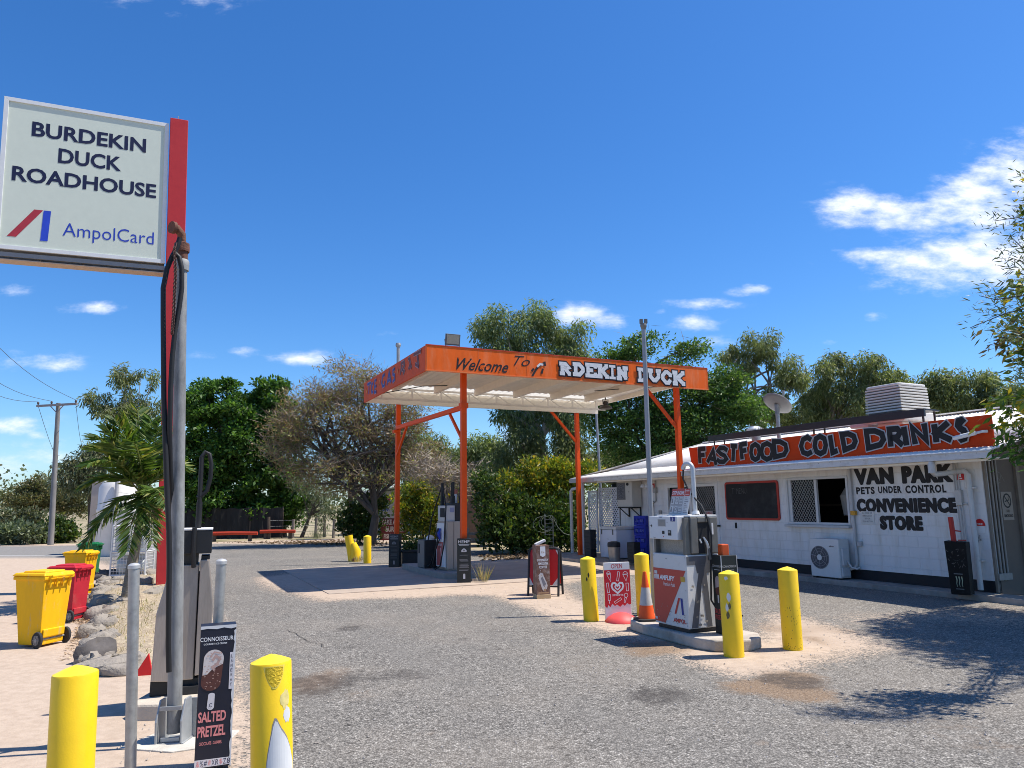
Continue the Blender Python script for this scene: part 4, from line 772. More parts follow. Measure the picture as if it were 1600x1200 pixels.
# ------------------------------------------------------------------ sleeves on posts
def sleeve(b, w, d, h, z0=0, m=0, med=1):
    b.span(-w/2, w/2, -d/2, d/2, z0, h, m)
def hemp(loc, rz, label, w, h, faded=False):
    s = thing('post_sleeve', label, 'post sleeve', loc, rz); b = MB(); sleeve(b, w, w*.9, h); b.build('body', DARKSLEEVE, s, bevel=.006)
    b = MB(); y = -w*.45; o = (0, y, 0); W2 = w/2
    b.text('HEMP', o, X3, Z3, -W2*.82, W2*.82, h*.90, h*.965, .003, 0, .015)
    for i, (z, ww) in enumerate(((.875, .8), (.855, .7))): b.flat([(-W2*ww, h*z-.006), (W2*ww, h*z-.006), (W2*ww, h*z+.004), (-W2*ww, h*z+.004)], o, X3, Z3, .003, 0)
    b.flat([(-.055, h*.70), (.055, h*.70), (.06, h*.73), (.035, h*.765), (.0, h*.785), (-.035, h*.765), (-.06, h*.73)], o, X3, Z3, .003, 1); b.flat(poly_arc(0, h*.735, .025, .02, 0, 360, 10), o, X3, Z3, .004, 2)
    for z in (.63, .535, .515, .495, .43, .41, .395, .37, .355, .30, .285): b.flat([(-W2*random.uniform(.4, .75), h*z-.005), (W2*random.uniform(.4, .8), h*z-.005), (W2*.7, h*z+.005), (-W2*.7, h*z+.005)], o, X3, Z3, .003, 2)
    b.flat([(-.018, h*.10), (.028, h*.10), (.028, h*.20), (-.018, h*.20)], o, X3, Z3, .003, 0); b.flat([(-.018, h*.2), (.028, h*.2), (.018, h*.215), (-.008, h*.215)], o, X3, Z3, .003, 1)
    k = [.6 if not faded else .25]*3
    b.build('print', [mat('print_pale'+str(faded), tuple(k), .6), mat('print_white'+str(faded), tuple(q*.9 for q in k), .6), mat('print_grey'+str(faded), tuple(q*.35 for q in k), .6)], s)
    return s
hemp(cw(A1, B1-.02), .06, 'black card sleeve printed HEMP round the bright front canopy post', .30, .95)
hemp(cw(A1-.18, B2-.04), -.1, 'dark card sleeve with faded print round the rear left canopy post', .29, .90, True)
bk = thing('brick', 'loose grey brick on the ground beside the HEMP sleeve', 'brick', gp(741, 909), .3); MB().span(-.07, .07, -.05, .05, 0, .07).build('block', CONC, bk, bevel=.01)

# ------------------------------------------------------------------ pump island under the canopy
slabp = [(.93, 1.9), (.98, 1.55), (1.2, 1.35), (1.6, 1.3), (2.0, 1.4), (2.15, 1.7), (2.15, 4.7), (.95, 4.7)]
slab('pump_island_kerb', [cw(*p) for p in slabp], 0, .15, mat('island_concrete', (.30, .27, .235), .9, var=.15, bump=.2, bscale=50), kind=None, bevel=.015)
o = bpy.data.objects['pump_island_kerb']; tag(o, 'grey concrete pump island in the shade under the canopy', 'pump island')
p1 = thing('fuel_pump', 'old fuel pump with three black hose masts under the canopy', 'fuel pump', cw(1.45, 2.3, .15), TH)
b = MB(); b.prism([(-.23, -.36), (.20, -.36), (.20, .36), (-.23, .36)], (0, 0, .04), X3, Y3, 1.11); b.span(-.2, .18, -.34, .34, 0, .04); body = b.build('cabinet', mat('pump_steel', (.42, .35, .29), .5, .35, var=.1, scale=20, stretch=(5, 5, .4)), p1, bevel=.01)
b = MB(); b.span(-.075, -.065, -.366, -.36, .05, 1.14); b.span(.09, .098, -.366, -.36, .05, 1.14); b.build('seam', BLACKPL, body)
b = MB(); b.span(-.24, -.02, -.30, .30, 1.151, 1.52); hd = b.build('display_head', mat('head_grey', (.52, .5, .47), .5), p1, bevel=.01)
b = MB(); b.span(-.245, -.24, -.2, .12, 1.24, 1.46, 0); b.span(-.15, -.04, -.306, -.301, 1.36, 1.47, 1); b.build('display', [DARK, mat('head_blue', (.25, .27, .4), .5)], hd)
b = MB(); b.span(-.015, .21, -.33, .33, 1.151, 1.58); b.build('nozzle_block', BLACKPL, p1, bevel=.01)
# slanted printed side panel with nozzles
b = MB(); o_, ay_ = Vector((-.26, 0, 0)), Z3
b.prism([(-.34, .08), (.30, .08), (.2, 1.1), (-.30, 1.1)], (-.235, 0, 0), -Y3, Z3, .03, 0); pan = b.build('printed_panel', [WHITE], p1)
b = MB(); b.flat([(-.30, .1), (.05, .1), (.17, .66), (-.28, .66)], (-.266, 0, 0), -Y3, Z3, .003, 0); b.ribbon([(.0, .52), (.06, .3)], .03, (-.266, 0, 0), -Y3, Z3, .006, 1); b.flat([(.2, .9), (.24, .7), (.27, .7), (.24, 1.0)], (-.266, 0, 0), -Y3, Z3, .004, 2); b.text('AMPLIFY', (-.266, 0, 0), -Y3, Z3, -.2, .08, .56, .62, .005, 1, .01); b.build('print', [mat('panel_faded_red', (.42, .08, .075), .5), WHTINK, BLUE], pan)
for yy, c_ in ((.12, BLACKPL), (-.02, mat('nozzle_blue', (.015, .05, .38), .4))):
    b = MB(); b.tube([(-.29, yy, .98), (-.32, yy, .86), (-.30, yy, .72)], [.02, .035, .025], 8); b.bar((-.33, yy, .88), (-.31, yy+.1, .80), .05); b.build('nozzle', c_, p1)
for (x, y, h) in ((-.19, .12, 2.06), (-.02, -.18, 2.08), (.06, .1, 2.07), (.17, -.2, 2.08)):
    b = MB(); b.span(x-.035, x+.035, y-.035, y+.035, 1.521 if x < -.1 else 1.581, 1.75); b.tube([(x, y, 1.7), (x, y, h)], [.03, .036], 8); b.build('hose_mast', BLACK, p1)
b = MB()
b.tube([(-.30, .12, .74), (-.36, .2, .3), (-.38, .3, .05), (-.36, .1, .02), (-.34, -.15, .1), (-.31, -.34, .6), (-.26, -.33, 1.5), (-.19, .1, 2.0)], .016, 6); b.build('hose', BLACK, p1, smooth=True); b = MB(); b.tube([(-.3, -.02, .74), (-.4, .4, .1), (-.42, .62, .04), (-.4, .75, .25), (-.3, .6, 1.2), (-.19, .14, 2.0)], .016, 6); b.build('hose', BLACK, p1, smooth=True); b = MB(); b.tube([(.17, -.22, 2.05), (.25, -.28, 1.5), (.26, -.3, .9)], .016, 6)
b.build('hose', BLACK, p1, smooth=True)
b = MB(); b.tube([(.09, -.05, 1.58), (.09, -.05, 1.8)], .04, 8, 0); b.lathe([(.05, 0), (.055, .08), (.03, .11)], 12, (.09, -.05, 1.8), 1); b.build('breather', [WHITE, mat('pale_red', (.45, .16, .12), .5)], p1)
cr = thing('payment_cabinet', 'squat grey and black cabinet beside the old pump under the canopy', 'cabinet', cw(1.17, 3.15, .15), TH)
b = MB(); b.span(-.18, .24, -.24, .30, 0, .68); b.build('body', BLACKPL, cr, bevel=.01)
b = MB(); b.span(-.2, -.181, -.22, .28, .02, .67, 0); b.span(-.206, -.2, .1, .2, .35, .58, 1); b.build('door', [mat('cabinet_grey', (.15, .145, .14), .5), DARK], cr)
b = MB(); b.lathe([(.10, 0), (.11, .05), (.07, .1), (.02, .12)], 14, (0, -.1, .68)); b.build('hat_cap', WHITE, cr, smooth=True)
pl = thing('planter_box', 'black planter trough with leafy plants near the rear left canopy post', 'planter', gp(645, 884), .25)
b = MB(); b.prism([(-.32, -.2), (.32, -.2), (.32, .2), (-.32, .2)], (0, 0, 0), X3, Y3, .40); b.span(-.36, .36, -.24, .24, .38, .44); b.build('trough', BLACKPL, pl, bevel=.02)
PLANTERS = pl

# ------------------------------------------------------------------ yellow bollards
def make_bollard(loc, label, lean=None, r=.112, h=.93, chip=None):
    t = thing('bollard', label, 'bollard', loc, 0, 'yellow steel bollards round the forecourt', lean)
    b = MB(); b.lathe([(r, 0), (r, h-.045), (r-.004, h-.037)], 40, cap=False); b.build('post', YELLOW, t, smooth=True)
    b = MB(); b.lathe([(r-.003, h-.038), (r*.5, h-.016), (.003, h)], 40, cap=False); b.build('cap', YELLOW_SKYLIT, t, smooth=True)
    return t
def cyl_patch(b, r, cols, m=0):
    """painted or chipped patch hugging a cylinder: columns (angle in degrees, z low, z high)"""
    vs = []; 
    for (a, z0, z1) in cols: a = math.radians(a); vs += [(r*math.cos(a), r*math.sin(a), z0), (r*math.cos(a), r*math.sin(a), z1)]
    b.add(vs, [(2*i, 2*i+2, 2*i+3, 2*i+1) for i in range(len(cols)-1)], m)
def rough_cols(a0, a1, zc, hh, n=14, sd=0):
    rr = random.Random(sd); return [(a0+(a1-a0)*i/n, zc-hh*math.sin(math.pi*i/n)**.6*rr.uniform(.6, 1.1)-.002, zc+hh*math.sin(math.pi*i/n)**.6*rr.uniform(.6, 1.1)) for i in range(n+1)]
WHP = mat('chipped_white', (.66, .66, .65), .7, var=.08, col2=(.35, .33, .31), c2amt=.27, c2scale=40, c2w=.03); GREYCHIP = mat('bare_grey_steel', (.30, .27, .24), .7, var=.3, scale=30)
bolA = make_bollard(gp(924, 970), 'yellow bollard with small black scrawl, left of the ice cream board', (.066, 924, 920), h=.92)
b = MB(); cyl_patch(b, .1125, rough_cols(252-8, 252+4, .60, .035, 8, 3)); cyl_patch(b, .1127, rough_cols(258, 272, .66, .04, 6, 4)); b.build('scrawl', mat('scrawl_black', (.05, .045, .03), .8), bolA)
bolB = make_bollard(gp(1007, 962), 'yellow bollard between ice cream board and pump, half behind the orange cone', (.055, 1007, 920), h=.94)
bolC = make_bollard(gp(1147, 1025), 'scraped yellow bollard with white and black chips before the orange-capped sleeve', (.068, 1142, 960), h=.93)
b = MB(); cyl_patch(b, .1125, rough_cols(226, 248, .85, .022, 12, 5), 0); cyl_patch(b, .1125, rough_cols(234, 258, .645, .055, 18, 6), 0); cyl_patch(b, .1125, rough_cols(224, 242, .53, .055, 16, 7), 0); cyl_patch(b, .1130, rough_cols(226, 246, .45, .05, 14, 8), 1); cyl_patch(b, .1133, rough_cols(240, 256, .55, .04, 10, 10), 1)
b.build('paint_chips', [WHP, mat('chip_dark', (.16, .13, .05), .8, var=.4, scale=40)], bolC)
bolD = make_bollard(gp(1239, 1014), 'clean yellow bollard standing alone, rightmost of those near the pump', (.072, 1234, 950), h=.93)
gE = at(115, 1060, 1)-Vector((0, 0, EYE)); gE = Vector((gE.x, gE.y, 0))*(3.44/gE.y)
bolE = make_bollard(gp(103, 1352), 'large close yellow bollard at the bottom left corner on pink dirt', (-.048, 115, 1130), r=.104, h=.925)
gF = at(417, 1030, 1)-Vector((0, 0, EYE)); gF = Vector((gF.x, gF.y, 0))*(4.18/gF.y)
bolF = make_bollard(gp(426, 1312), 'close yellow bollard with a big patch of bare white and flaking paint', (.012, 416, 1110), r=.106, h=.92)
b = MB(); Z_ = lambda t: t
cols = [(-70+i*2.5, -.02, 0) for i in range(0, 0)]
pts = [(262, -.02, .12), (266, -.02, .25), (271, -.02, .36), (277, -.02, .44), (284, -.02, .51), (291, -.02, .575), (297, -.02, .605), (303, -.02, .60), (309, -.02, .575), (316, -.02, .55), (324, -.02, .53), (334, -.02, .50), (346, -.02, .45), (360, -.02, .38)]
cyl_patch(b, .1067, [(a, 0, z+.012) for a, _, z in pts], 1); cyl_patch(b, .1076, [(a+1.0, 0, max(.001, z-.004)) for a, _, z in pts], 0)
cyl_patch(b, .1067, rough_cols(312, 345, .70, .055, 12, 13), 2); cyl_patch(b, .1067, rough_cols(322, 350, .62, .045, 10, 14), 0)
cp = [(268+i*5, .868-.11*math.sin(math.pi*i/12)**.7, .872) for i in range(13)]
cyl_patch(b, .1068, cp, 3); cyl_patch(b, .1074, [(a, z0+.008, z1-.004) for a, z0, z1 in cp[1:-1]], 4)
b.build('paint_chips', [WHP, GREYCHIP, mat('scuffed_pale_yellow', (.72, .60, .22), .6, var=.2, scale=40), mat('flake_edge_yellow', (.85, .66, .12), .5), mat('flake_yellow', (.74, .50, .02), .6, var=.12, scale=60, bump=.6, bscale=90)], bolF)
rsp = random.Random(5); b = MB()
for k in range(46): a0_ = rsp.uniform(215, 320); z0_ = rsp.random()**2*.5+.02; cyl_patch(b, .1124, rough_cols(a0_, a0_+rsp.uniform(1.5, 4), z0_, rsp.uniform(.003, .008), 4, k))
b.build('dirt_specks', mat('dirt_specks', (.16, .11, .03), .9), bolD)
bolG = make_bollard(gp(574, 880), 'far upright yellow bollard beyond the canopy shadow, right of the bent one', (.0, 574, 860), r=.115, h=.82)
bb_ = thing('broken_bollard', 'bent and broken yellow bollard beyond the canopy shadow', 'bollard', gp(551, 877), 0, 'yellow steel bollards round the forecourt')
b = MB(); b.tube([(.0, 0, 0), (-.07, 0, .4), (-.15, 0, .78)], [.13, .13, .125], 20); b.tube([(.08, -.02, 0), (.09, -.02, .3), (.0, -.02, .55)], [.16, .16, .10], 18); b.build('post', YELLOW, bb_, smooth=True)
b = MB(); b.tube([(.05, -.16, .03), (.08, -.18, .12)], [.05, .02], 8); b.build('rust_patch', RUST, bb_)
# thin galvanised posts
def galv_post(loc, h, r, label, lean):
    t = thing('pipe_post', label, 'post', loc, 0, None, lean); b = MB(); b.lathe([(r, 0), (r, h-.012)], 24, cap=False); b.build('pipe', GALV, t, smooth=True)
    b = MB(); b.lathe([(r+.004, h-.03), (r+.004, h-.008), (r*.7, h+.004), (.003, h+.008)], 24, cap=False); b.build('cap', mat('post_cap', (.50, .50, .49), .45, .4), t, smooth=True); return t
g = at(209, 900, 1)-Vector((0, 0, EYE)); g = Vector((g.x, g.y, 0))*(4.50/g.y)
galv_post(gp(203.5, 1212), 1.33, .035, 'thin capped galvanised post at lower left, before the garden bed', (-.016, 207, 1050))
gC = gp(328, 1193)
galv_post(gC, 1.335, .034, 'thin capped galvanised post rising out of the ice cream sleeve', (-.058, 337, 1000))
# ice cream sleeve around it
cs = thing('post_sleeve', 'tall navy ice cream sleeve printed SALTED PRETZEL at the bottom of the photo', 'post sleeve', gC+Vector((.035, -.05, 0)), .40, None, (-.045, 340, 1090))
SW, SH = .222, .915
b = MB(); b.prism([(-SW/2, -.10), (SW/2, -.10), (SW/2, .03), (-SW/2, .03)], (0, 0, .02), X3, Y3, SH-.02); b.build('body', NAVYSLEEVE, cs, bevel=.004)
b = MB(); o = (0, -.10, 0); W2 = SW/2
b.text('CONNOISSEUR', o, X3, Z3, -W2*1.0, W2*.86, .815, .842, .002, 0, .01); b.text('GOURMET ICE CREAM', o, X3, Z3, -W2*.8, W2*.5, .792, .803, .002, 0, .01)
bar_ = poly_arc(-.022, .70, .062, .06, 0, 180, 16)+poly_arc(-.034, .555, .062, .055, 180, 360, 16)
b.flat(bar_, o, X3, Z3, .002, 2)
b.flat(poly_arc(-.022, .70, .062, .06, 0, 180, 16)+[(-.088, .60), (-.06, .605), (-.03, .635), (.0, .65), (.036, .665)], o, X3, Z3, .003, 3)
b.ribbon([(-.03, .69), (-.01, .72), (.015, .70), (.0, .665), (-.03, .65), (-.015, .63)], .016, o, X3, Z3, .0042, 4); b.ribbon([(-.045, .715), (-.02, .745), (.015, .735)], .008, o, X3, Z3, .0042, 4)
rr = random.Random(4)
for k in range(70):
    x, z = rr.uniform(-.09, .035), rr.uniform(.505, .75)
    if (z < .62 and ((x+.034)/.055)**2+((z-.56)/.055)**2 > 1 and z < .56): continue
    if abs(x+.028) > .054: continue
    s_ = rr.uniform(.003, .007); a = rr.uniform(0, 3); b.flat([(x+s_*math.cos(a+q), z+s_*.7*math.sin(a+q)) for q in (0, 1.6, 3.1, 4.6)], o, X3, Z3, .0046+k*.00001, 5 if z < .64 else 4)
b.flat(poly_arc(-.030, .40, .022, .02, 180, 360, 10)+poly_arc(-.026, .475, .020, .012, 0, 180, 8), o, X3, Z3, .003, 6); b.ribbon(poly_arc(-.028, .41, .009, .011, 40, 320, 10), .003, o, X3, Z3, .004, 7)
b.text('SALTED', o, X3, Z3, -W2*.92, W2*.62, .305, .372, .002, 8, .03); b.text('PRETZEL', o, X3, Z3, -W2*.92, W2*.62, .215, .282, .002, 8, .03)
b.text('CHOCOLATE - CARAMEL', o, X3, Z3, -W2*.8, W2*.45, .165, .185, .002, 8, .01)
b.flat([(W2*.70, .50), (W2*.93, .50), (W2*.93, .735), (W2*.70, .735)], o, X3, Z3, .002, 6)
for i, ch in enumerate('LANEWAY'): b.text(ch, o, X3, Z3, W2*.76, W2*.87, .70-i*.030, .72-i*.030, .003, 7, .01)
b.flat([(-W2, SH-.022), (-W2*.6, SH-.018), (-W2*.1, SH-.024), (W2*.3, SH-.016), (W2*.7, SH-.026), (W2, SH-.02), (W2, SH-.001), (-W2, SH-.001)], o, X3, Z3, .002, 1)
zz = .02; tear = [(W2, zz)]; e_ = [(W2*(1-.05-.10*rr.random()), zz+(SH-.04-zz)*i/34) for i in range(35)]; b.flat([(W2, SH-.03), (W2, zz)]+e_, o, X3, Z3, .0025, 1)
b.flat([(-W2, .03), (W2, .03), (W2, .075), (-W2, .078)], o, X3, Z3, .002, 6)
for k in range(9): x = -W2*.9+k*W2*.21; b.text('&%#WXR$Z8'[k], o, X3, Z3, x, x+W2*.17, .036, .07, .003, 8 if k % 3 == 0 else 7, .0)
b.build('print', [WHTINK, CARD_EDGE, mat('chocolate', (.10, .035, .028), .5), mat('vanilla', (.62, .56, .53), .5), mat('swirl_pink', (.48, .32, .28), .5), mat('nut_tan', (.40, .25, .2), .5), mat('stick_white', (.66, .63, .64), .5), NAVY, PINK], cs)

# ------------------------------------------------------------------ pump in the foreground right (aligned with the building)
isl = [(-.62, -.85), (.55, -.85), (.95, -.80), (1.12, -.55), (1.16, -.2), (1.12, .15), (.95, .34), (.55, .38), (-.9, .38), (-.98, .2), (-.98, -.5), (-.9, -.75)]
p3c = gp(1077, 988, .15)-BU*.33+BN*.26; p3c.z = 0
isl = [(-1.16, .05), (-1.08, -.12), (-.9, -.25), (-.55, -.31), (.55, -.34), (.78, -.27), (.92, -.08), (.95, .12), (.88, .34), (.68, .50), (-.75, .48), (-1.05, .3)]
slab('pump_kerb', [p3c+BU*p[0]+BN*p[1] for p in isl], 0, .13, CONC, kind=None, bevel=.02); tag(bpy.data.objects['pump_kerb'], 'low sunlit concrete island beneath the red and white pump', 'pump island')
pm = thing('fuel_pump', 'red and white fuel pump numbered 3 on its own concrete island in the sun', 'fuel pump', p3c+Z3*.13, THB)
PW, PD = .33, .26
PWHITE = mat('pump_white', (.62, .62, .61), .45, var=.06, col2=(.48, .46, .42), c2amt=.3, c2scale=6)
b = MB(); b.span(-PW, PW, -PD, PD, .05, .92); lowc = b.build('lower_cabinet', PWHITE, pm, bevel=.012)
b = MB(); b.span(-PW+.03, PW-.03, -PD+.03, PD-.03, -.005, .048); b.build('base', BLACKPL, pm)
b = MB(); o = (0, -PD, 0); b.flat([(-PW+.006, .08), (-.12, .07), (PW-.012, .735), (-PW+.006, .735)], o, X3, Z3, .003, 0)
b.text('AMPLIFY', o, X3, Z3, -.2, .105, .595, .655, .005, 1, .035, .15); b.text('Premium Fuels', o, X3, Z3, -.12, .105, .525, .572, .005, 1, .0)
for k in range(5): b.flat([(-PW+.012+k*.022, .597+.0), (-PW+.024+k*.022, .597), (-PW+.034+k*.022, .653), (-PW+.022+k*.022, .653)], o, X3, Z3, .005, 1)
b.flat([(.07, .205), (.105, .205), (.19, .40), (.155, .40)], o, X3, Z3, .004, 2); b.flat([(.215, .205), (.25, .205), (.235, .40), (.195, .40)], o, X3, Z3, .004, 3)
b.text('AMPOL', o, X3, Z3, .045, .285, .105, .155, .004, 2, .03); b.lathe([(.008, 0), (.006, .004)], 8, (-.05, -PD-.004, .86), 4)
b.build('print', [mat('pump_red', (.50, .065, .045), .45, var=.06), WHTINK, mat('logo_red', (.50, .04, .03), .5), mat('logo_blue', (.02, .035, .25), .5), BLACKPL], lowc)
b = MB(); o = (PW, 0, 0); gx_ = mat('pump_side_grey', (.11, .11, .12), .5, var=.1)
b.flat([(-.22, .06), (-.12, .06), (-.0, .78), (-.06, .78)], o, Y3, Z3, .003, 0); b.flat([(.02, .06), (.10, .06), (.04, .78), (-.05, .78)], o, Y3, Z3, .0045, 0); b.flat([(-PD+.01, .80), (PD-.01, .80), (PD-.01, .905), (-PD+.01, .905)], o, Y3, Z3, .003, 0); b.flat([(-.10, .70), (.10, .70), (.12, .80), (-.12, .80)], o, Y3, Z3, .0055, 0)
b.flat([(.15, .905), (.22, .905), (.19, .70), (.15, .78)], o, Y3, Z3, .0065, 0)
b.build('side_print', [gx_], lowc)
b = MB(); b.span(-PW+.01, -PW+.05, -PD+.02, PD, .921, 1.37); b.build('column', STAIN, pm, bevel=.006); b = MB(); b.span(PW-.05, PW-.005, -PD+.005, -PD+.10, .921, 1.37); b.build('column', STAIN, pm, bevel=.006)
b = MB(); b.span(-PW+.055, PW-.055, -PD+.09, PD-.02, .921, 1.37); b.build('core', mat('perforated_steel', (.30, .29, .27), .5, .4, var=.35, scale=90), pm)
b = MB(); b.span(-PW-.006, PW-.10, -PD-.03, -PD+.085, 1.10, 1.385); dp = b.build('display_panel', mat('display_white', (.66, .67, .68), .4, var=.03), pm, bevel=.006)
b = MB(); o = (0, -PD-.03, 0)
b.flat([(-.14, 1.265), (.0, 1.265), (.0, 1.345), (-.14, 1.345)], o, X3, Z3, .003, 0); b.flat([(-.155, 1.258), (.012, 1.258), (.012, 1.352), (-.155, 1.352)], o, X3, Z3, .0015, 4)
b.flat([(.11, 1.325), (.2, 1.325), (.2, 1.38), (.11, 1.38)], o, X3, Z3, .003, 1); b.text('3', o, X3, Z3, .14, .17, 1.335, 1.372, .005, 2, .02)
b.flat([(-.07, 1.165), (-.02, 1.165), (-.02, 1.205), (-.07, 1.205)], o, X3, Z3, .003, 3); b.flat([(.05, 1.15), (.115, 1.15), (.115, 1.215), (.05, 1.215)], o, X3, Z3, .003, 3); b.flat([(.0625, 1.18), (.1, 1.18), (.1, 1.205), (.0625, 1.205)], o, X3, Z3, .005, 0)
b.lathe([(.017, 0), (.017, .003)], 12, (-.29, -PD-.034, 1.265), 3); b.prism(poly_arc(-.29, 1.265, .017, .017, 0, 360, 12)[:-1], o, X3, Z3, -.001, 3); b.flat(poly_arc(-.045, 1.135, .008, .008, 0, 360, 8)[:-1], o, X3, Z3, .003, 5)
b.flat([(.035, 1.31), (.05, 1.31), (.05, 1.315), (.035, 1.315)], o, X3, Z3, .003, 3); b.flat([(-.11, 1.367), (-.06, 1.367), (-.06, 1.371), (-.11, 1.371)], o, X3, Z3, .003, 3); b.flat([(-.26, 1.118), (-.21, 1.113), (-.21, 1.117), (-.26, 1.123)], o, X3, Z3, .003, 3)
b.build('screen', [mat('lcd_grey', (.27, .27, .26), .3), mat('label_navy', (.02, .03, .2), .5), WHTINK, BLACKPL, GREYINK, REDINK], dp)
b = MB(); b.span(-PW, PW+.004, -PD+.09, PD, 1.375, 1.40); b.build('top_plate', PWHITE, pm, bevel=.006)
b = MB(); b.span(PW-.10, PW+.02, -PD+.085, -.065, .935, 1.372); b.span(PW-.10, PW+.02, .12, PD-.01, .935, 1.372); b.span(PW-.10, PW+.02, -.064, .119, 1.31, 1.372); sb = b.build('nozzle_housing', STAIN, pm, bevel=.01)
b = MB(); b.span(PW-.11, PW+.006, -.064, .119, .935, 1.31); b.build('recess', DARK, pm)
b = MB(); b.span(PW+.02, PW+.026, .15, .175, 1.16, 1.30, 0); b.build('label_strip', CARD_EDGE, sb)
b = MB(); b.tube([(PW+.012, .02, 1.13), (PW+.03, .05, 1.07), (PW+.035, .07, 1.0), (PW+.03, .075, .92)], [.010, .018, .020, .022], 10, 0); b.tube([(PW+.01, -.04, 1.11), (PW+.02, -.02, 1.06)], .012, 8, 0); b.tube([(PW+.035, .07, 1.0), (PW+.05, .085, .86)], .02, 8, 1); b.build('nozzle', [mat('nozzle_silver', (.55, .55, .55), .35, .5), mat('nozzle_dark', (.12, .12, .12), .5)], pm, smooth=True)
b = MB(); mx0, my0 = .12, .10
b.tube([(mx0+.01, my0, 1.40), (mx0, my0, 1.44)], .05, 12, 1); b.tube([(mx0, my0, 1.44), (mx0-.01, my0, 1.98)]+[(mx0-.01+.055*(math.cos(a)-1)*1.25, my0-.02*(1-math.cos(a)), 1.98+.075*math.sin(a)) for a in [i*math.pi/10 for i in range(1, 11)]], .030, 12, 0)
b.build('hose_mast', [mat('mast_grey', (.50, .51, .52), .4, .35, var=.08), WHITE], pm, smooth=True)
b = MB(); b.tube([(mx0-.01-.137, my0-.04, 1.98), (mx0-.145, my0-.05, 1.86), (mx0-.06, my0-.02, 1.68), (mx0+.12, my0, 1.52), (PW+.04, .08, 1.36), (PW+.075, .095, 1.15), (PW+.06, .095, .9), (PW+.06, .09, .82), (PW+.11, .17, .66), (PW+.22, .32, .5)], .0115, 8); b.build('hose', BLACK, pm, smooth=True); b = MB()
b.tube([(PW+.05, .085, .86), (PW+.06, .06, .55), (PW+.06, .05, .38), (PW+.10, .10, .27), (PW+.2, .2, .215), (PW+.32, .3, .21)], .0115, 8); b.build('hose', BLACK, pm, smooth=True)
b = MB(); Ms = Matrix.Rotation(math.radians(-14), 3, 'X'); o = Vector((-.06, -.02, 1.40)); ax, ay = X3, Vector((0, .25, .97)).normalized()
b.prism([(-.21, 0), (.16, 0), (.16, .345), (-.21, .345)], o, ax, ay, -.012, 0); ws = b.build('warning_sign', [mat('sign_card', (.60, .585, .56), .5, var=.05)], pm)
b = MB(); b.flat([(-.208, .245), (.158, .245), (.158, .343), (-.208, .343)], o, ax, ay, .002, 0); b.text('STOP ENGINE', o, ax, ay, -.195, .045, .265, .315, .004, 1, .02); b.flat([(.06, .247), (.066, .247), (.066, .341), (.06, .341)], o, ax, ay, .0035, 1); b.text('WARNING', o, ax, ay, .08, .145, .305, .325, .004, 1, .01); b.flat([(.075, .265), (.15, .265), (.15, .27), (.075, .27)], o, ax, ay, .004, 1)
for i in range(3):
    for j in range(2):
        x, z = -.20+i*.083, .02+j*.115; b.ribbon([(x, z), (x+.075, z), (x+.075, z+.1), (x, z+.1), (x, z)], .005, o, ax, ay, .002, 2)
        if i == 1: b.ribbon(poly_arc(x+.036, z+.055, .022, .024, 0, 360, 10), .006, o, ax, ay, .003, 2)
        elif i == 0: b.flat(poly_arc(x+.03, z+.07, .010, .012, 0, 360, 8)[:-1], o, ax, ay, .003, 2); b.flat([(x+.014, z+.02), (x+.046, z+.02), (x+.04, z+.056), (x+.02, z+.056)], o, ax, ay, .003, 2)
        else: [b.flat([(x+.012, z+.02+q*.02), (x+.062, z+.02+q*.02), (x+.062, z+.026+q*.02), (x+.012, z+.026+q*.02)], o, ax, ay, .003, 2) for q in range(4)]
for q in range(9): b.flat([(.075, .025+q*.024), (.15-.02*(q % 3), .025+q*.024), (.15-.02*(q % 3), .032+q*.024), (.075, .032+q*.024)], o, ax, ay, .003, 2)
b.build('print', [mat('warn_red', (.52, .075, .05), .5), WHTINK, mat('warn_grey', (.22, .2, .2), .5)], ws)
vp = thing('vent_pole', 'tall slim grey pole with a forked cap standing behind the sunlit pump', 'pole', gp(1023, 958), 0, None, (.0395, 1012, 630))
b = MB(); b.tube([(0, 0, 0), (0, 0, 2.6), (0, 0, 4.52)], [.042, .040, .034], 14); b.build('pipe', mat('pole_grey', (.30, .31, .33), .5, .4, var=.12), vp, smooth=True)
b = MB(); b.lathe([(.036, 4.50), (.055, 4.56), (.05, 4.60)], 12); b.box((-.035, 0, 4.64), (.05, .05, .07)); b.box((.04, 0, 4.64), (.05, .05, .07)); b.build('cap', mat('cap_grey', (.22, .21, .2), .6, .3), vp)
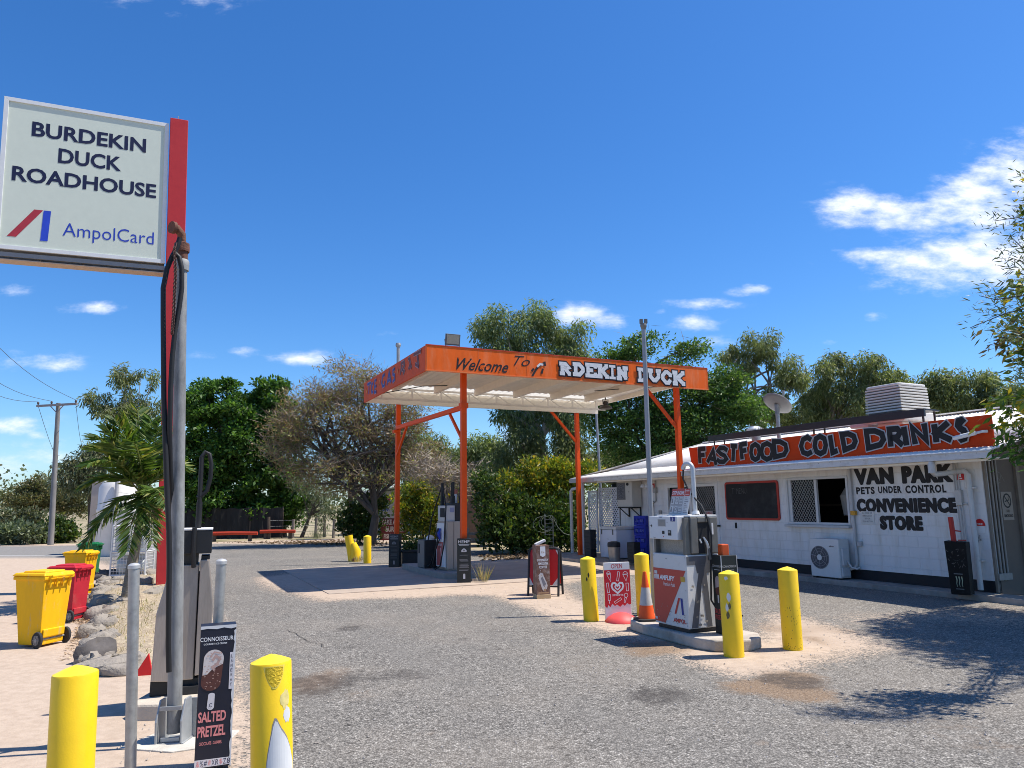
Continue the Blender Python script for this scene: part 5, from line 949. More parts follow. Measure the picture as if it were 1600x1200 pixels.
# sleeve with orange bollard top
s3 = thing('post_sleeve', 'dark ice cream sleeve with an orange post top on the sunlit pump island', 'post sleeve', gp(1138, 990, .13), math.radians(-28+45), None, (.06, 1137, 930))
b = MB(); q = .105; b.span(-q, q, -q, q, 0, .92, 0); b.build('body', DARKSLEEVE, s3, bevel=.005)
b = MB(); b.span(-.05, .05, -.05, .05, .9, 1.05); b.build('orange_top', mat('orange_post_top', (.62, .09, .015), .5), s3, bevel=.012)
b = MB()
for o, ax in (((0, -q, 0), X3), ((-q, 0, 0), -Y3), ((q, 0, 0), Y3)):
    b.text('CONNOISSEUR', o, ax, Z3, -q*.92, q*.92, .78, .805, .002, 0, .01); b.flat([(-.06, .745), (.06, .745), (.06, .752), (-.06, .752)], o, ax, Z3, .002, 0)
    b.flat(poly_arc(0, .62, .05, .055, 0, 180, 10)+poly_arc(0, .50, .05, .05, 180, 360, 10), o, ax, Z3, .002, 1); b.flat(poly_arc(0, .50, .05, .05, 180, 360, 10)+[(.05, .56), (-.05, .53)], o, ax, Z3, .003, 2); b.flat([(-.015, .36), (.015, .36), (.015, .45), (-.015, .45)], o, ax, Z3, .0025, 3)
    b.text('SALTED', o, ax, Z3, -q*.85, q*.85, .235, .29, .002, 4, .02); b.text('PRETZEL', o, ax, Z3, -q*.85, q*.85, .165, .22, .002, 4, .02)
b.build('print', [mat('dull_white_ink', (.42, .42, .42), .6), mat('vanilla_dull', (.38, .31, .30), .5), mat('chocolate', (.1, .035, .028)), GREYINK, mat('red_pink_ink', (.48, .06, .06), .5)], s3)
b = MB(); 
for x in (-q-.003, q+.003): b.span(x-.003, x+.003, -q-.004, -q+.006, .02, .92)
b.build('torn_edge', CARD_EDGE, s3)
# small stickers, fasteners and grime on the sunlit pump
b = MB(); rp_ = random.Random(8); o = (0, -PD, 0)
for (x0, x1, z0, z1, mi) in ((-.30, -.24, .66, .70, 0), (.22, .30, .60, .66, 1), (-.31, -.27, .10, .13, 0)): b.flat([(x0, z0), (x1, z0), (x1, z1), (x0, z1)], o, X3, Z3, .0062, mi)
for x in (-PW+.02, PW-.02):
    for z in (.09, .5, .89): b.flat(poly_arc(x, z, .006, .006, 0, 360, 8)[:-1], o, X3, Z3, .0058, 2)
for k in range(16): x = rp_.uniform(-.3, .3); z = rp_.uniform(.07, .3); w_ = rp_.uniform(.004, .012); b.flat([(x-w_, z), (x+w_*.6, z-.004), (x+w_, z+.006), (x-w_*.4, z+.009)], o, X3, Z3, .0064+k*.0001, 3)
o = (PW, 0, 0)
for k in range(14): y = rp_.uniform(-.22, .22); z = rp_.uniform(.08, .75); w_ = rp_.uniform(.006, .03); b.flat([(y-w_, z), (y+w_*.6, z-.01), (y+w_, z+.014), (y-w_*.4, z+.02)], o, Y3, Z3, .0070+k*.0001, 3)
b.build('sticker', [CARD_EDGE, mat('sticker_amber', (.55, .35, .05), .5), GALV2, mat('grime', (.30, .27, .23), .9)], lowc)
# cone
cn = thing('traffic_cone', 'dirty orange traffic cone with one reflective band beside the sunlit pump', 'traffic cone', gp(1013, 969, .13)+Vector((-.02, 0, 0)), .2, None, (.05, 1012, 940))
b = MB(); b.lathe([(.115, .03), (.088, .20)], 24, m=0, cap=False); b.lathe([(.088, .20), (.054, .43)], 24, m=1, cap=False); b.lathe([(.054, .43), (.025, .62), (.022, .635), (.012, .635)], 24, m=0, cap=False); b.build('cone_body', [ORCONE, REFLECT], cn, smooth=True)
b = MB(); b.prism(R8(.30, .30, .05), (0, 0, 0), X3, Y3, .03); b.build('base', mat('cone_base_black', (.03, .03, .03), .7), cn, bevel=.006)
# ice cream board
ib = thing('ice_cream_sign', 'red and white OPEN ice cream board with a heart logo on a round base', 'sign board', (gp(947, 971)+gp(986, 970))/2, math.radians(12), None, (.045, 966, 925))
b = MB(); hw = .20; b.span(-hw, hw, -.015, .015, .03, .83); b.build('board', WHITE, ib, bevel=.004)
b = MB(); o = (0, -.015, 0)
splash = [(-hw, .22), (-.17, .19), (-.15, .235), (-.12, .20), (-.09, .25), (-.05, .215), (-.02, .235), (.03, .20), (.07, .235), (.10, .21), (.14, .25), (.17, .225), (hw, .235)]
b.flat([(hw, .725), (-hw, .725)]+splash, o, X3, Z3, .002, 0)
b.text('OPEN', o, X3, Z3, -.085, .085, .745, .81, .002, 1, .01)
hrt = [(0, .395), (.075, .455), (.09, .50), (.075, .535), (.04, .54), (0, .505), (-.04, .54), (-.075, .535), (-.09, .50), (-.075, .455), (0, .395)]
b.ribbon(hrt, .026, o, X3, Z3, .004, 2); b.ribbon([(p[0]*.42, .48+(p[1]-.48)*.42) for p in hrt], .018, o, X3, Z3, .004, 2)
b.text('STREETS', o, X3, Z3, -.085, .085, .355, .38, .004, 2, .02)
def outl(pts, w=.007): b.ribbon(pts+[pts[0]], w, o, X3, Z3, .004, 2)
outl([(-.155, .66), (-.10, .67), (-.10, .56)]); outl(poly_arc(-.13, .675, .028, .03, 0, 180, 8)); outl([(-.01, .57), (.02, .565), (.045, .69), (.015, .70)]); outl([(.09, .655), (.165, .645), (.135, .56)]); outl(poly_arc(.128, .66, .036, .035, 0, 180, 8))
outl([(-.17, .54), (-.14, .545), (-.125, .41), (-.155, .405)]); outl([(.13, .53), (.17, .53), (.165, .42), (.135, .42)]); outl([(-.15, .38), (-.115, .38), (-.115, .30), (-.15, .30)]); outl([(-.135, .30), (-.128, .26), (-.138, .26)]); outl([(-.06, .275), (.04, .33), (.055, .305), (-.045, .25)]); outl(poly_arc(.125, .36, .028, .03, 0, 350, 10)); outl([(.105, .33), (.13, .325), (.105, .255), (.09, .265)])
b.build('print', [mat('sign_red_print', (.60, .018, .03), .45, var=.04), mat('sign_red_letters', (.48, .03, .04), .5), WHTINK], ib)
b = MB(); b.lathe([(.24, .0), (.235, .02), (.19, .07), (.10, .115), (.03, .13), (.002, .132)], 28, (.02, -.06, 0)); b.build('base', mat('faded_pink_plastic', (.76, .085, .08), .5, var=.08), ib, smooth=True)
# red A-frame and the coffee pillar
af = thing('a_frame_board', 'black framed red A-frame board standing behind the coffee pillar', 'a-frame sign', (gp(828, 930)+gp(871, 935))/2+Vector((.0, .12, 0)), -.30)
for sgn in (0, 1):
    b = MB(); w_ = .29; yb = 0 if sgn == 0 else .36; yt = .14 if sgn == 0 else .22
    P = lambda x, z: Vector((x, yb+(yt-yb)*z/.86, z))
    b.tube([P(-w_, 0), P(-w_, .78), P(-w_+.02, .84), P(-w_+.08, .86), P(w_-.08, .86), P(w_-.02, .84), P(w_, .78), P(w_, 0)], .022, 8); b.tube([P(-w_, .17), P(w_, .17)], .016, 6); fr = b.build('frame', BLACKPL, af, smooth=True)
    b = MB(); b.add([P(-w_+.02, .19), P(w_-.02, .19), P(w_-.02, .83), P(-w_+.02, .83), P(-w_+.02, .19)+Y3*.012, P(w_-.02, .19)+Y3*.012, P(w_-.02, .83)+Y3*.012, P(-w_+.02, .83)+Y3*.012], [(0, 1, 2, 3), (7, 6, 5, 4), (0, 4, 5, 1), (1, 5, 6, 2), (2, 6, 7, 3), (3, 7, 4, 0)], 0)
    if sgn == 0:
        for c in (((w_-.02, .19), (w_-.12, .19), (w_-.02, .32)), ((w_-.02, .83), (w_-.07, .83), (w_-.02, .74)), ((-w_+.02, .19), (-w_+.1, .19), (-w_+.02, .33))): b.add([P(*q)-Y3*.003 for q in c], [(0, 1, 2)], 1); 
    b.build('panel', [REDTAG, CARD_EDGE], af)
cf = thing('coffee_sign', 'worn brown card pillar advertising coffee with a can on top of it removed', 'sign pillar', gp(847, 934), math.radians(14), None, (.028, 846, 895)); cf['label'] = 'worn brown card pillar advertising iced coffee, before the red board'
b = MB(); q = .125; b.span(-q, q, -q, q, .07, .94, 0); b.span(-q-.006, q+.006, -q-.006, q+.006, 0, .07, 1); b.build('body', [mat('coffee_brown', (.17, .085, .06), .6, var=.25, scale=9, col2=(.42, .32, .27), c2amt=.38, c2scale=7), mat('card_tan', (.50, .36, .2), .7, var=.15)], cf, bevel=.004)
b = MB()
for o, ax in (((0, -q, 0), X3), ((q, 0, 0), Y3)):
    b.flat([(-.05, .76), (0, .73), (.05, .76), (.05, .92), (-.05, .92)], o, ax, Z3, .002, 0); b.text('Ice', o, ax, Z3, -.03, .03, .80, .84, .003, 3, .01)
    for i, (t_, w_) in enumerate((('INTENSELY', .105), ('SMOOTH', .09), ('COFFEE', .075))): b.text(t_, o, ax, Z3, -w_, w_, .655-i*.062, .70-i*.062, .002, 0, .03)
    b.flat([(-.085, .42), (-.05, .46), (-.01, .44), (.075, .23), (.06, .17), (.0, .13), (-.03, .17), (-.09, .36)], o, ax, Z3, .002, 1); b.flat([(-.05, .36), (-.02, .39), (.045, .26), (.02, .2), (-.01, .23)], o, ax, Z3, .003, 2); b.flat(poly_arc(.02, .15, .025, .02, 0, 360, 8)[:-1], o, ax, Z3, .0035, 3)
    b.flat([(-.1, .09), (.1, .09), (.1, .115), (-.1, .115)], o, ax, Z3, .002, 3)
    rr2 = random.Random(3)
    for k in range(26): x, z = rr2.uniform(-.1, .1), rr2.uniform(.12, .5); s_ = rr2.uniform(.004, .011); b.flat([(x-s_, z), (x, z-s_), (x+s_, z), (x, z+s_)], o, ax, Z3, .0045+k*.00002, 1 if k % 2 else 3)
b.build('print', [WHTINK, mat('milk_white', (.6, .57, .55), .6), mat('bottle_grey', (.2, .2, .23), .5), mat('coffee_tan', (.42, .26, .14), .6)], cf)
b = MB(); b.box((-.01, 0, .985), (.20, .10, .045), .4, 0, Matrix.Rotation(math.radians(-22), 3, 'Y')); b.build('loose_flap', CARD_EDGE, cf, bevel=.006)

# ------------------------------------------------------------------ things along the building front
def ac_unit(name, label, t0, t1, off0, off1, z0, z1, fan_c, fan_r, m, square=False):
    a = thing(name, label, 'air conditioner', bw((t0+t1)/2, (off0+off1)/2, z0), THB); w = (t1-t0)/2; d = (off1-off0)/2; h = z1-z0
    b = MB(); b.span(-w, w, -d, d, 0.0 if square else .03, h); b.build('case', m, a, bevel=.012)
    b = MB(); o = (0, -d, 0); fx_, fz_ = fan_c
    if square: b.flat([(fx_-fan_r*1.12, fz_-fan_r*1.25), (fx_+fan_r*1.12, fz_-fan_r*1.25), (fx_+fan_r*1.12, fz_+fan_r*1.25), (fx_-fan_r*1.12, fz_+fan_r*1.25)], o, X3, Z3, .002, 3)
    b.flat(poly_arc(fx_, fz_, fan_r, fan_r*(1.15 if square else 1), 0, 360, 28)[:-1], o, X3, Z3, .004, 0)
    for k in range(3): b.ribbon(poly_arc(fx_, fz_, fan_r*(.97-.22*k), fan_r*(.97-.22*k)*(1.15 if square else 1), 0, 360, 28), .008, o, X3, Z3, .008, 1)
    for k in range(7):
        an = k*6.283/7+.2; b.ribbon([(fx_+fan_r*.2*math.cos(an), fz_+fan_r*.2*math.sin(an)), (fx_+fan_r*.95*math.cos(an), fz_+fan_r*.95*math.sin(an))], .007 if square else .012, o, X3, Z3, .010, 1)
    if not square: b.flat(poly_arc(fx_, fz_, fan_r*.26, fan_r*.26, 0, 360, 18)[:-1], o, X3, Z3, .014, 2)
    b.build('fan_grille', [mat('fan_dark', (.085, .085, .095), .6, var=.2), mat('grille_grey', (.26, .26, .27), .5), m, mat('grille_panel', (.13, .125, .12), .6)], a)
    return a, w, d, h
ac, w, d, h = ac_unit('air_conditioner', 'white outdoor air conditioner on the ground below the shop window', -4.0, -3.26, .20, .50, .10, .90, (-.12, .42), .235, mat('ac_white', (.64, .64, .63), .45, var=.04))
b = MB(); b.text('airco', (0, -d, 0), X3, Z3, .14, .25, .64, .675, .003, 0, .02, .3); b.build('badge', BLKINK, ac)
b = MB(); b.span(w, w+.05, -.1, .08, .28, .62); b.span(w, w+.03, -.12, .1, .06, .24); b.build('valve_cover', mat('ac_cover', (.56, .56, .56), .5), ac, bevel=.01)
b = MB(); b.span(-w+.04, -w+.12, -d, d, 0, .03); b.build('foot', BLACKPL, ac); b = MB(); b.span(w-.12, w-.04, -d, d, 0, .03); b.build('foot', BLACKPL, ac)
b = MB(); b.tube([(w+.05, .0, .38), (w+.12, .03, .25), (w+.2, .08, .22), (w+.27, .1, .25)], .02, 8); b.build('pipe', mat('grey_pvc', (.5, .49, .48)), ac)
ac2, w, d, h = ac_unit('air_conditioner', 'beige air conditioner on a wall bracket above the chest freezer', -11.15, -10.38, .22, .56, 1.56, 2.33, (-.17, .46), .20, mat('ac_beige', (.50, .47, .41), .5, var=.06), True)
b = MB(); b.flat(poly_arc(.17, .66, .07, .045, 0, 360, 14)[:-1], (0, -d, 0), X3, Z3, .003, 0); b.flat([(.22, .42), (.25, .42), (.25, .45), (.22, .45)], (0, -d, 0), X3, Z3, .003, 0); b.build('badge', BLKINK, ac2)
b = MB()
for x in (-.3, .28): b.bar((x, -d-.04, -.02), (x, d+.03, -.02), .04); b.bar((x, d+.02, -.30), (x, d+.02, .0), .035); b.bar((x, -d+.04, -.04), (x, d+.0, -.28), .025)
b.bar((-.36, -d, -.012), (.36, -d, -.012), .03); b.build('bracket', mat('bracket_black', (.03, .028, .026), .7), ac2)
fz = thing('chest_freezer', 'white chest freezer against the wall below the bracket air conditioner', 'freezer', bw(-10.68, -.08, .10), THB)
b = MB(); b.span(-.42, .42, -.38, .40, .03, .82); b.build('body', mat('freezer_white', (.62, .64, .70), .4, var=.04), fz, bevel=.015)
b = MB(); b.span(-.435, .435, -.395, .41, .825, .90); b.span(-.43, .43, -.39, .405, .818, .826, 1); b.build('lid', [mat('freezer_lid', (.56, .56, .55), .45), BLACKPL], fz, bevel=.008)
b = MB()
for x in (-.32, .26): b.span(x-.012, x+.012, -.40, -.38, .68, .84)
b.span(-.07, .04, -.385, -.38, .55, .56); b.build('hinge', mat('hinge_dark', (.1, .1, .1), .5), fz)
tb = thing('pedal_bin', 'silver kitchen bin with a black lid in front of the chest freezer', 'bin', gp(960, 876, .1), 0)
b = MB(); b.lathe([(.15, 0), (.17, .36), (.172, .37)], 24); b.build('body', mat('bin_silver', (.42, .40, .37), .35, .6, var=.15), tb, smooth=True)
b = MB(); b.lathe([(.178, .37), (.18, .46), (.165, .50), (.08, .525), (.003, .53)], 24); b.build('lid', BLACKPL, tb, smooth=True)
def crate(b, x, y, z, w, d, h, m=0):
    t = .015
    for sx_ in (-1, 1):
        b.span(x+sx_*(w/2-t), x+sx_*w/2, y-d/2, y+d/2, z, z+h, m)
    b.span(x-w/2+t, x+w/2-t, y+d/2-t, y+d/2, z, z+h, m); b.span(x-w/2+t, x+w/2-t, y-d/2+t, y+d/2-t, z, z+t, m)
    b.span(x-w/2+t, x+w/2-t, y-d/2, y-d/2+t, z+h*.72, z+h, m); b.span(x-w/2+t, x+w/2-t, y-d/2, y-d/2+t, z, z+h*.18, m)
    for k in range(7): xx = x-w/2+t+(w-2*t)*(k+.5)/7; b.span(xx-.012, xx+.012, y-d/2+.001, y-d/2+t, z+h*.18, z+h*.72, m)
    b.span(x-.10, x+.10, y-d/2-.003, y-d/2, z+h*.3, z+h*.6, m)
cx0 = gp(1006, 874, .1); ccw = .36
for i in range(4):
    c_ = thing('milk_crate', 'blue plastic milk crate, %s of the blue stack beside the freezer' % ('lowest', 'second from the bottom', 'third from the bottom', 'topmost')[i], 'crate', cx0+Z3*(.13+i*.272), THB+.45+.05*(i % 2), 'blue crates stacked beside the freezer')
    b = MB(); crate(b, 0, 0, 0, ccw, .34, .265); b.build('shell', BLUEPL, c_)
    b = MB(); rr3 = random.Random(i)
    for k in range(2): x = -.1+k*.17; b.text(('LK', 'PA', 'MS', 'LN')[(i+k) % 4], (0, -.173, 0), X3, Z3, x-.045, x+.05, .10, .17, .004, 0, .0)
    b.build('stencil', mat('crate_print', (.16, .2, .42), .6), c_)
c_ = thing('milk_crate', 'dark crate at the foot of the blue crate stack', 'crate', cx0, THB+.45); b = MB(); crate(b, 0, 0, 0, .36, .34, .128); b.build('shell', mat('dirty_brown_crate', (.05, .035, .02), .7), c_)
for i, (px, py, n_) in enumerate(((991, 879, 2), (923, 871, 3))):
    for k in range(n_):
        nm = (('lower', 'upper')[k]+' black crate between the freezer and the blue stack') if i == 0 else ('lowest', 'middle', 'topmost')[k]+' black crate by the orange rear right canopy post'
        c_ = thing('milk_crate', nm, 'crate', gp(px, py, .1)+Z3*(.27*k), THB+.3, 'black crates near the freezer'); b = MB(); crate(b, 0, 0, 0, .24, .26, .265); b.build('shell', BLACKPL, c_)
ms = thing('post_sleeve', 'black drink sleeve with a claw mark at the right end of the wall', 'post sleeve', bw(-.68, .05, .10), THB+.35, None, (.12, 1510, 890))
b = MB(); q = .155; b.prism([(-q*.92, 0.0), (q*.92, 0), (q*1.02, .86), (-q*1.05, .88)], (0, q*.9, 0), X3, Z3, q*1.8); b.build('body', mat('black_sleeve', (.010, .010, .010), .6, spec=.15, var=.3, col2=(.03, .029, .027), c2amt=.33, c2scale=10), ms, bevel=.004)
b = MB(); o = (0, -q*.9, 0)
for x in (-.04, 0, .04): b.ribbon([(x, .30), (x+.008, .24), (x-.002, .18), (x+.004, .13)], .020, o, X3, Z3, .003, 0, .006)
b.flat([(-.07, .335), (.06, .335), (.06, .347), (-.07, .347)], o, X3, Z3, .003, 1); b.flat([(-.06, .09), (.06, .09), (.06, .10), (-.06, .10)], o, X3, Z3, .003, 1)
rr4 = random.Random(9)
for k in range(22): x, z = rr4.uniform(-.12, .12), rr4.uniform(.42, .78); an = rr4.uniform(0, 3); l_ = rr4.uniform(.02, .06); b.ribbon([(x, z), (x+l_*math.cos(an), z+l_*math.sin(an))], rr4.uniform(.004, .014), o, X3, Z3, .003, 2)
b.build('print', [mat('claw_green', (.30, .34, .24), .6), mat('dim_print', (.22, .22, .21), .6), mat('scratches', (.09, .08, .07), .7)], ms)
b = MB(); b.tube([(-.04, .0, .7), (-.055, 0, 1.28)], .042, 12); b.tube([(-.01, 0, 1.05), (.08, 0, 1.04)], .012, 6); b.span(.02, .14, -.02, .02, .882, .90); b.build('red_post', mat('red_post', (.42, .02, .015), .45), ms, smooth=True)
MATS['_stage3'] = None

# ------------------------------------------------------------------ left foreground: roadhouse sign
sb_ = gp(258, 922)
rsn = thing('roadside_sign', 'white BURDEKIN DUCK ROADHOUSE sign on a tall red post', 'sign', sb_, 0, None, (-.031, 262, 550))
Minv = (Matrix.Translation(sb_) @ rsn.rotation_euler.to_matrix().to_4x4()).inverted()
depR = None
def onpost(px, py):                                        # pixel -> local point in the vertical plane through the post, facing the camera
    n_ = Vector((sb_.x, sb_.y, 0)).normalized(); d = ray(px, py); t = (sb_-Vector((0, 0, EYE))).dot(n_)/d.dot(n_); return Minv @ (Vector((0, 0, EYE))+d*t), d, t
TR, d_, t_ = onpost(264, 190.5); BR, d2, t2 = onpost(258, 411)
TLp = Minv @ (Vector((0, 0, EYE))+ray(1.5, 152)*(t_*.916)); BLp = Minv @ (Vector((0, 0, EYE))+ray(-4, 390.5)*(t2*.916))
ztop = (TR.z+TLp.z)/2; zbot = (BR.z+BLp.z)/2
R0 = Vector(((TR.x+BR.x)/2, (TR.y+BR.y)/2, 0)); L0_ = Vector(((TLp.x+BLp.x)/2, (TLp.y+BLp.y)/2, 0)); PX = (R0-L0_); PWID = PX.length; PX.normalize(); PNRM = PX.cross(Z3)
PT = onpost(280, 187)[0].z
pw = (onpost(294, 190)[0]-onpost(266, 186)[0]).length
b = MB(); Mz = Matrix((PX, -PNRM, Z3)).transposed()
pc = R0+PX*(pw/2+.02)-PNRM*.10; b.box((pc.x, pc.y, PT/2), (pw, .34, PT), 0, 0, Mz); pst = b.build('post', SIGNRED, rsn, bevel=.01)
b = MB(); b.tube([(pc.x-.02, pc.y, PT), (pc.x-.02, pc.y, PT+.16)], .01, 6); b.build('finial', GALV, pst)
b = MB(); cen = (R0+L0_)/2; fh = ztop-zbot
b.box((cen.x-PNRM.x*.17, cen.y-PNRM.y*.17, (ztop+zbot)/2), (PWID-.02, .30, fh-.02), 0, 0, Mz); b.build('cabinet', mat('cabinet_aluminium', (.40, .38, .35), .5, .3), rsn)
b = MB(); o = L0_+Z3*zbot; fwid = .085
for poly in ([(0, 0), (PWID, 0), (PWID-fwid, fwid), (fwid, fwid)], [(PWID, 0), (PWID, fh), (PWID-fwid, fh-fwid), (PWID-fwid, fwid)], [(PWID, fh), (0, fh), (fwid, fh-fwid), (PWID-fwid, fh-fwid)], [(0, fh), (0, 0), (fwid, fwid), (fwid, fh-fwid)]): b.prism(poly, o-PNRM*.02, PX, Z3, .05)
b.build('frame', ALU, rsn, bevel=.003)
b = MB(); b.prism([(fwid*.5, fwid*.5), (PWID-fwid*.5, fwid*.5), (PWID-fwid*.5, fh-fwid*.5), (fwid*.5, fh-fwid*.5)], o-PNRM*.015, PX, Z3, .02); fc = b.build('sign_face', SIGNW, rsn)
b = MB(); U_ = lambda x: x*PWID; V_ = lambda y: y*fh; of = o-PNRM*.015
for t_, x0, x1, y0, y1, bd in (('BURDEKIN', .165, .855, .762, .862, .028), ('DUCK', .325, .705, .605, .708, .028), ('ROADHOUSE', .07, .93, .448, .548, .028)): b.text(t_, of, PX, Z3, U_(x0), U_(x1), V_(y0), V_(y1), .024, 0, bd)
b.text('AmpolCard', of, PX, Z3, U_(.375), U_(.925), V_(.095), V_(.21), .024, 1, -.004)
b.flat([(U_(.065), V_(.085)), (U_(.115), V_(.085)), (U_(.257), V_(.275)), (U_(.207), V_(.275))], of, PX, Z3, .024, 2); b.flat([(U_(.250), V_(.075)), (U_(.292), V_(.075)), (U_(.302), V_(.275)), (U_(.260), V_(.275))], of, PX, Z3, .025, 3)
b.build('lettering', [NAVY, mat('sign_blue', (.02, .05, .40), .5), mat('sign_logo_red', (.40, .03, .045), .5), mat('sign_logo_blue', (.02, .06, .5), .5)], fc)
b = MB(); zb_ = zbot-.10
for yo in (.03, .32): b.bar(L0_-PNRM*yo-PX*.1+Z3*zb_, R0-PNRM*yo+PX*.0+Z3*zb_, .05, .09)
for k in range(5): p = L0_+PX*(PWID*k/4); b.bar(p-PNRM*.03+Z3*zb_, p-PNRM*.32+Z3*zb_, .04)
b.bar(L0_-PNRM*.18-PX*.1+Z3*(zb_-.10), R0-PNRM*.18+Z3*(zb_-.10), .30, .02, 1); b.build('support_frame', [mat('frame_grey', (.25, .25, .25), .6, .3), mat('frame_tan', (.48, .36, .27), .7)], rsn)

# ------------------------------------------------------------------ old pump, pipe stand, hoses
OGX = gp(276, 1088, .125); og = thing('fuel_pump', 'old steel fuel pump with tapered sides, behind the tall grey pipe', 'fuel pump', Vector((OGX.x-.03, OGX.y+.12, .125)), .38)
k_ = OGX.y/F_PX*1.02
b = MB(); prof = [(-.29, .10), (.27, .10), (.285, .55), (.21, 1.02), (-.11, 1.02), (-.24, .62)]
def ppoly(x0, x1, xt0, xt1, dep0, m):
    b.prism([(x0, .10), (x1, .10), (x1+.004, .60), (xt1, 1.04), (xt0, 1.04), (x0+.01, .60)], (0, dep0, 0), X3, Z3, .0, m)
def panel_prism(poly, y0, y1): b.prism(poly, (0, y1, 0), X3, Z3, y1-y0)
panel_prism([(-.225, .133), (-.075, .12), (-.070, 1.12), (-.115, 1.12), (-.215, .68)], -.12, .22)
panel_prism([(-.055, .12), (.103, .12), (.10, 1.08), (-.05, 1.08)], -.10, .22)
panel_prism([(.113, .15), (.215, .165), (.235, .72), (.178, 1.12), (.110, 1.12)], -.12, .22)
cab = b.build('cabinet', STEEL, og, bevel=.008)
b = MB(); b.span(-.23, .21, -.06, .2, -.0, .125); b.span(-.08, .19, -.11, -.061, -.0, .07); b.span(-.074, .112, -.06, .2, .126, 1.0); b.build('base', mat('pump_base_black', (.018, .018, .018), .6), og, bevel=.006)
b = MB(); b.tube([(-.066, -.11, .9), (-.064, -.13, .5), (-.06, -.11, .35)], .012, 8); b.span(-.04, .09, -.06, .15, 1.08, 1.175); b.build('hose_bracket', mat('bracket_dark', (.05, .048, .045), .5), og)
b = MB(); b.span(-.12, -.075, -.09, .2, 1.121, 1.15); b.span(.115, .185, -.09, .2, 1.121, 1.15); b.build('hood', BLACKPL, og)
b = MB(); b.span(-.138, .197, -.16, .16, 1.175, 1.375); hd = b.build('head', mat('head_black', (.016, .016, .017), .45), og, bevel=.006)
b = MB(); b.span(-.14, .199, -.162, .162, 1.376, 1.392); b.build('lid', WHITE, og, bevel=.004)
b = MB(); b.tube([(.075, -.05, 1.38), (.075, -.05, 1.62)], .026, 10); b.tube([(.075, -.05, 1.62), (.072, -.05, 2.02)], .020, 8); b.tube([(.07, -.05, 2.02), (.10, -.05, 2.07), (.135, -.05, 2.05), (.155, -.05, 1.96), (.155, -.05, 1.84), (.13, -.05, 1.72), (.08, -.05, 1.67), (.05, -.05, 1.66)], .019, 10)
b.tube([(.05, -.17, 1.40), (.05, -.175, 1.2), (.06, -.15, 1.06)], .02, 8); b.build('hose_mast', BLACK, og, smooth=True)
pb_ = Vector((OGX.x+.0, OGX.y+.05, 0)); pb_.z = 0
slab('pump_plinth', [pb_+Vector(p) for p in ((-.30, -.22, 0), (-.22, -.30, 0), (.30, -.26, 0), (.32, .45, 0), (-.33, .42, 0))], -.03, .125, mat('plinth_concrete', (.50, .44, .36), .9, var=.14, scale=5, bump=.3, bscale=50, col2=(.20, .12, .075), c2amt=.40, c2scale=1.6), kind=None, bevel=.02); tag(bpy.data.objects['pump_plinth'], 'stained concrete plinth under the old steel pump', 'plinth')
# tall pipe in a bolted bracket
gpp = gp(272, 1158); pp = thing('hose_stand', 'tall worn grey pipe with rusty fittings and a hanging black hose', 'hose stand', gpp, 0, None, (-.0155, 278, 760))
hT = hz(285, 412, gpp); Mi = (Matrix.Translation(gpp) @ pp.rotation_euler.to_matrix().to_4x4()).inverted(); nP = Vector((gpp.x, gpp.y, 0)).normalized()
def pl_(px, py, toward=0.0):
    d = ray(px, py); t = ((gpp-Vector((0, 0, EYE))).dot(nP)-toward)/d.dot(nP); return Mi @ (Vector((0, 0, EYE))+d*t)
hT = pl_(285, 408).z
b = MB(); b.tube([(0, 0, .06), (0, 0, .9), (0, 0, 2.0), (0, 0, hT)], [.052, .051, .047, .042], 20); b.build('pipe', GALV2, pp, smooth=True)
b = MB(); z = hT; b.lathe([(.055, z-.06), (.058, z-.02), (.058, z+.02), (.052, z+.03)], 16, m=1); b.lathe([(.046, z+.03), (.046, z+.10)], 16, m=0); b.lathe([(.058, z+.10), (.06, z+.13), (.058, z+.17), (.04, z+.18)], 16, m=0)
b.tube([(0, 0, z+.17), (.0, -.01, z+.25), (-.03, -.03, z+.29), (-.05, -.06, z+.29)], [.032, .034, .036, .036], 12, 0); b.tube([(-.04, -.05, z+.29), (-.055, -.075, z+.29)], [.05, .05], 12, 0); b.build('fitting', [RUST, GALV2], pp, smooth=True)
b = MB(); 
for sx_ in (-1, 1):
    b.prism([(-.10, .0), (.10, .0), (.11, .16), (.06, .30), (-.03, .30), (-.10, .16)], (sx_*.085, 0, 0), Y3, Z3, .014*sx_)
    b.prism([(0, 0), (.095, 0), (.10, .14), (.055, .28), (0.0, .28)], (sx_*.086, .09, 0), X3*sx_, Z3, .012)
b.box((0, -.065, .245), (.16, .012, .03)); b.box((0, -.065, .03), (.14, .012, .03)); b.span(-.11, .11, -.1, .12, 0, .012); b.build('base_bracket', mat('bracket_galv', (.36, .375, .38), .5, .45, var=.15), pp, bevel=.003)
b = MB(); b.tube([pl_(*p, .10) for p in ((281, 372), (276, 388), (268.5, 402), (261, 420), (255, 450), (255, 500), (255.5, 560), (256, 620), (258, 680), (260.5, 760), (264, 830), (264.5, 880), (263.5, 940), (263, 1010), (264, 1050))], .0195, 10); b.build('hose', BLACK, pp, smooth=True); b = MB()
b.tube([pl_(*p, .12) for p in ((268.5, 400), (274, 396), (280, 402), (284, 420), (284, 450), (280, 480), (273, 520), (269, 560), (266.5, 610), (265, 670))]+[pl_(266, 730, .05), pl_(268, 780, -.03), pl_(273, 840, -.10), pl_(277, 900, -.12)], .0195, 10)
b.build('hose', BLACK, pp, smooth=True)
b = MB(); cp_ = [(272, 388), (273.5, 410), (274, 430), (273, 450), (272, 470), (271.5, 490), (270, 505), (269, 520)]
pts = [pl_(*p, .145) for p in cp_]; n_l = 46
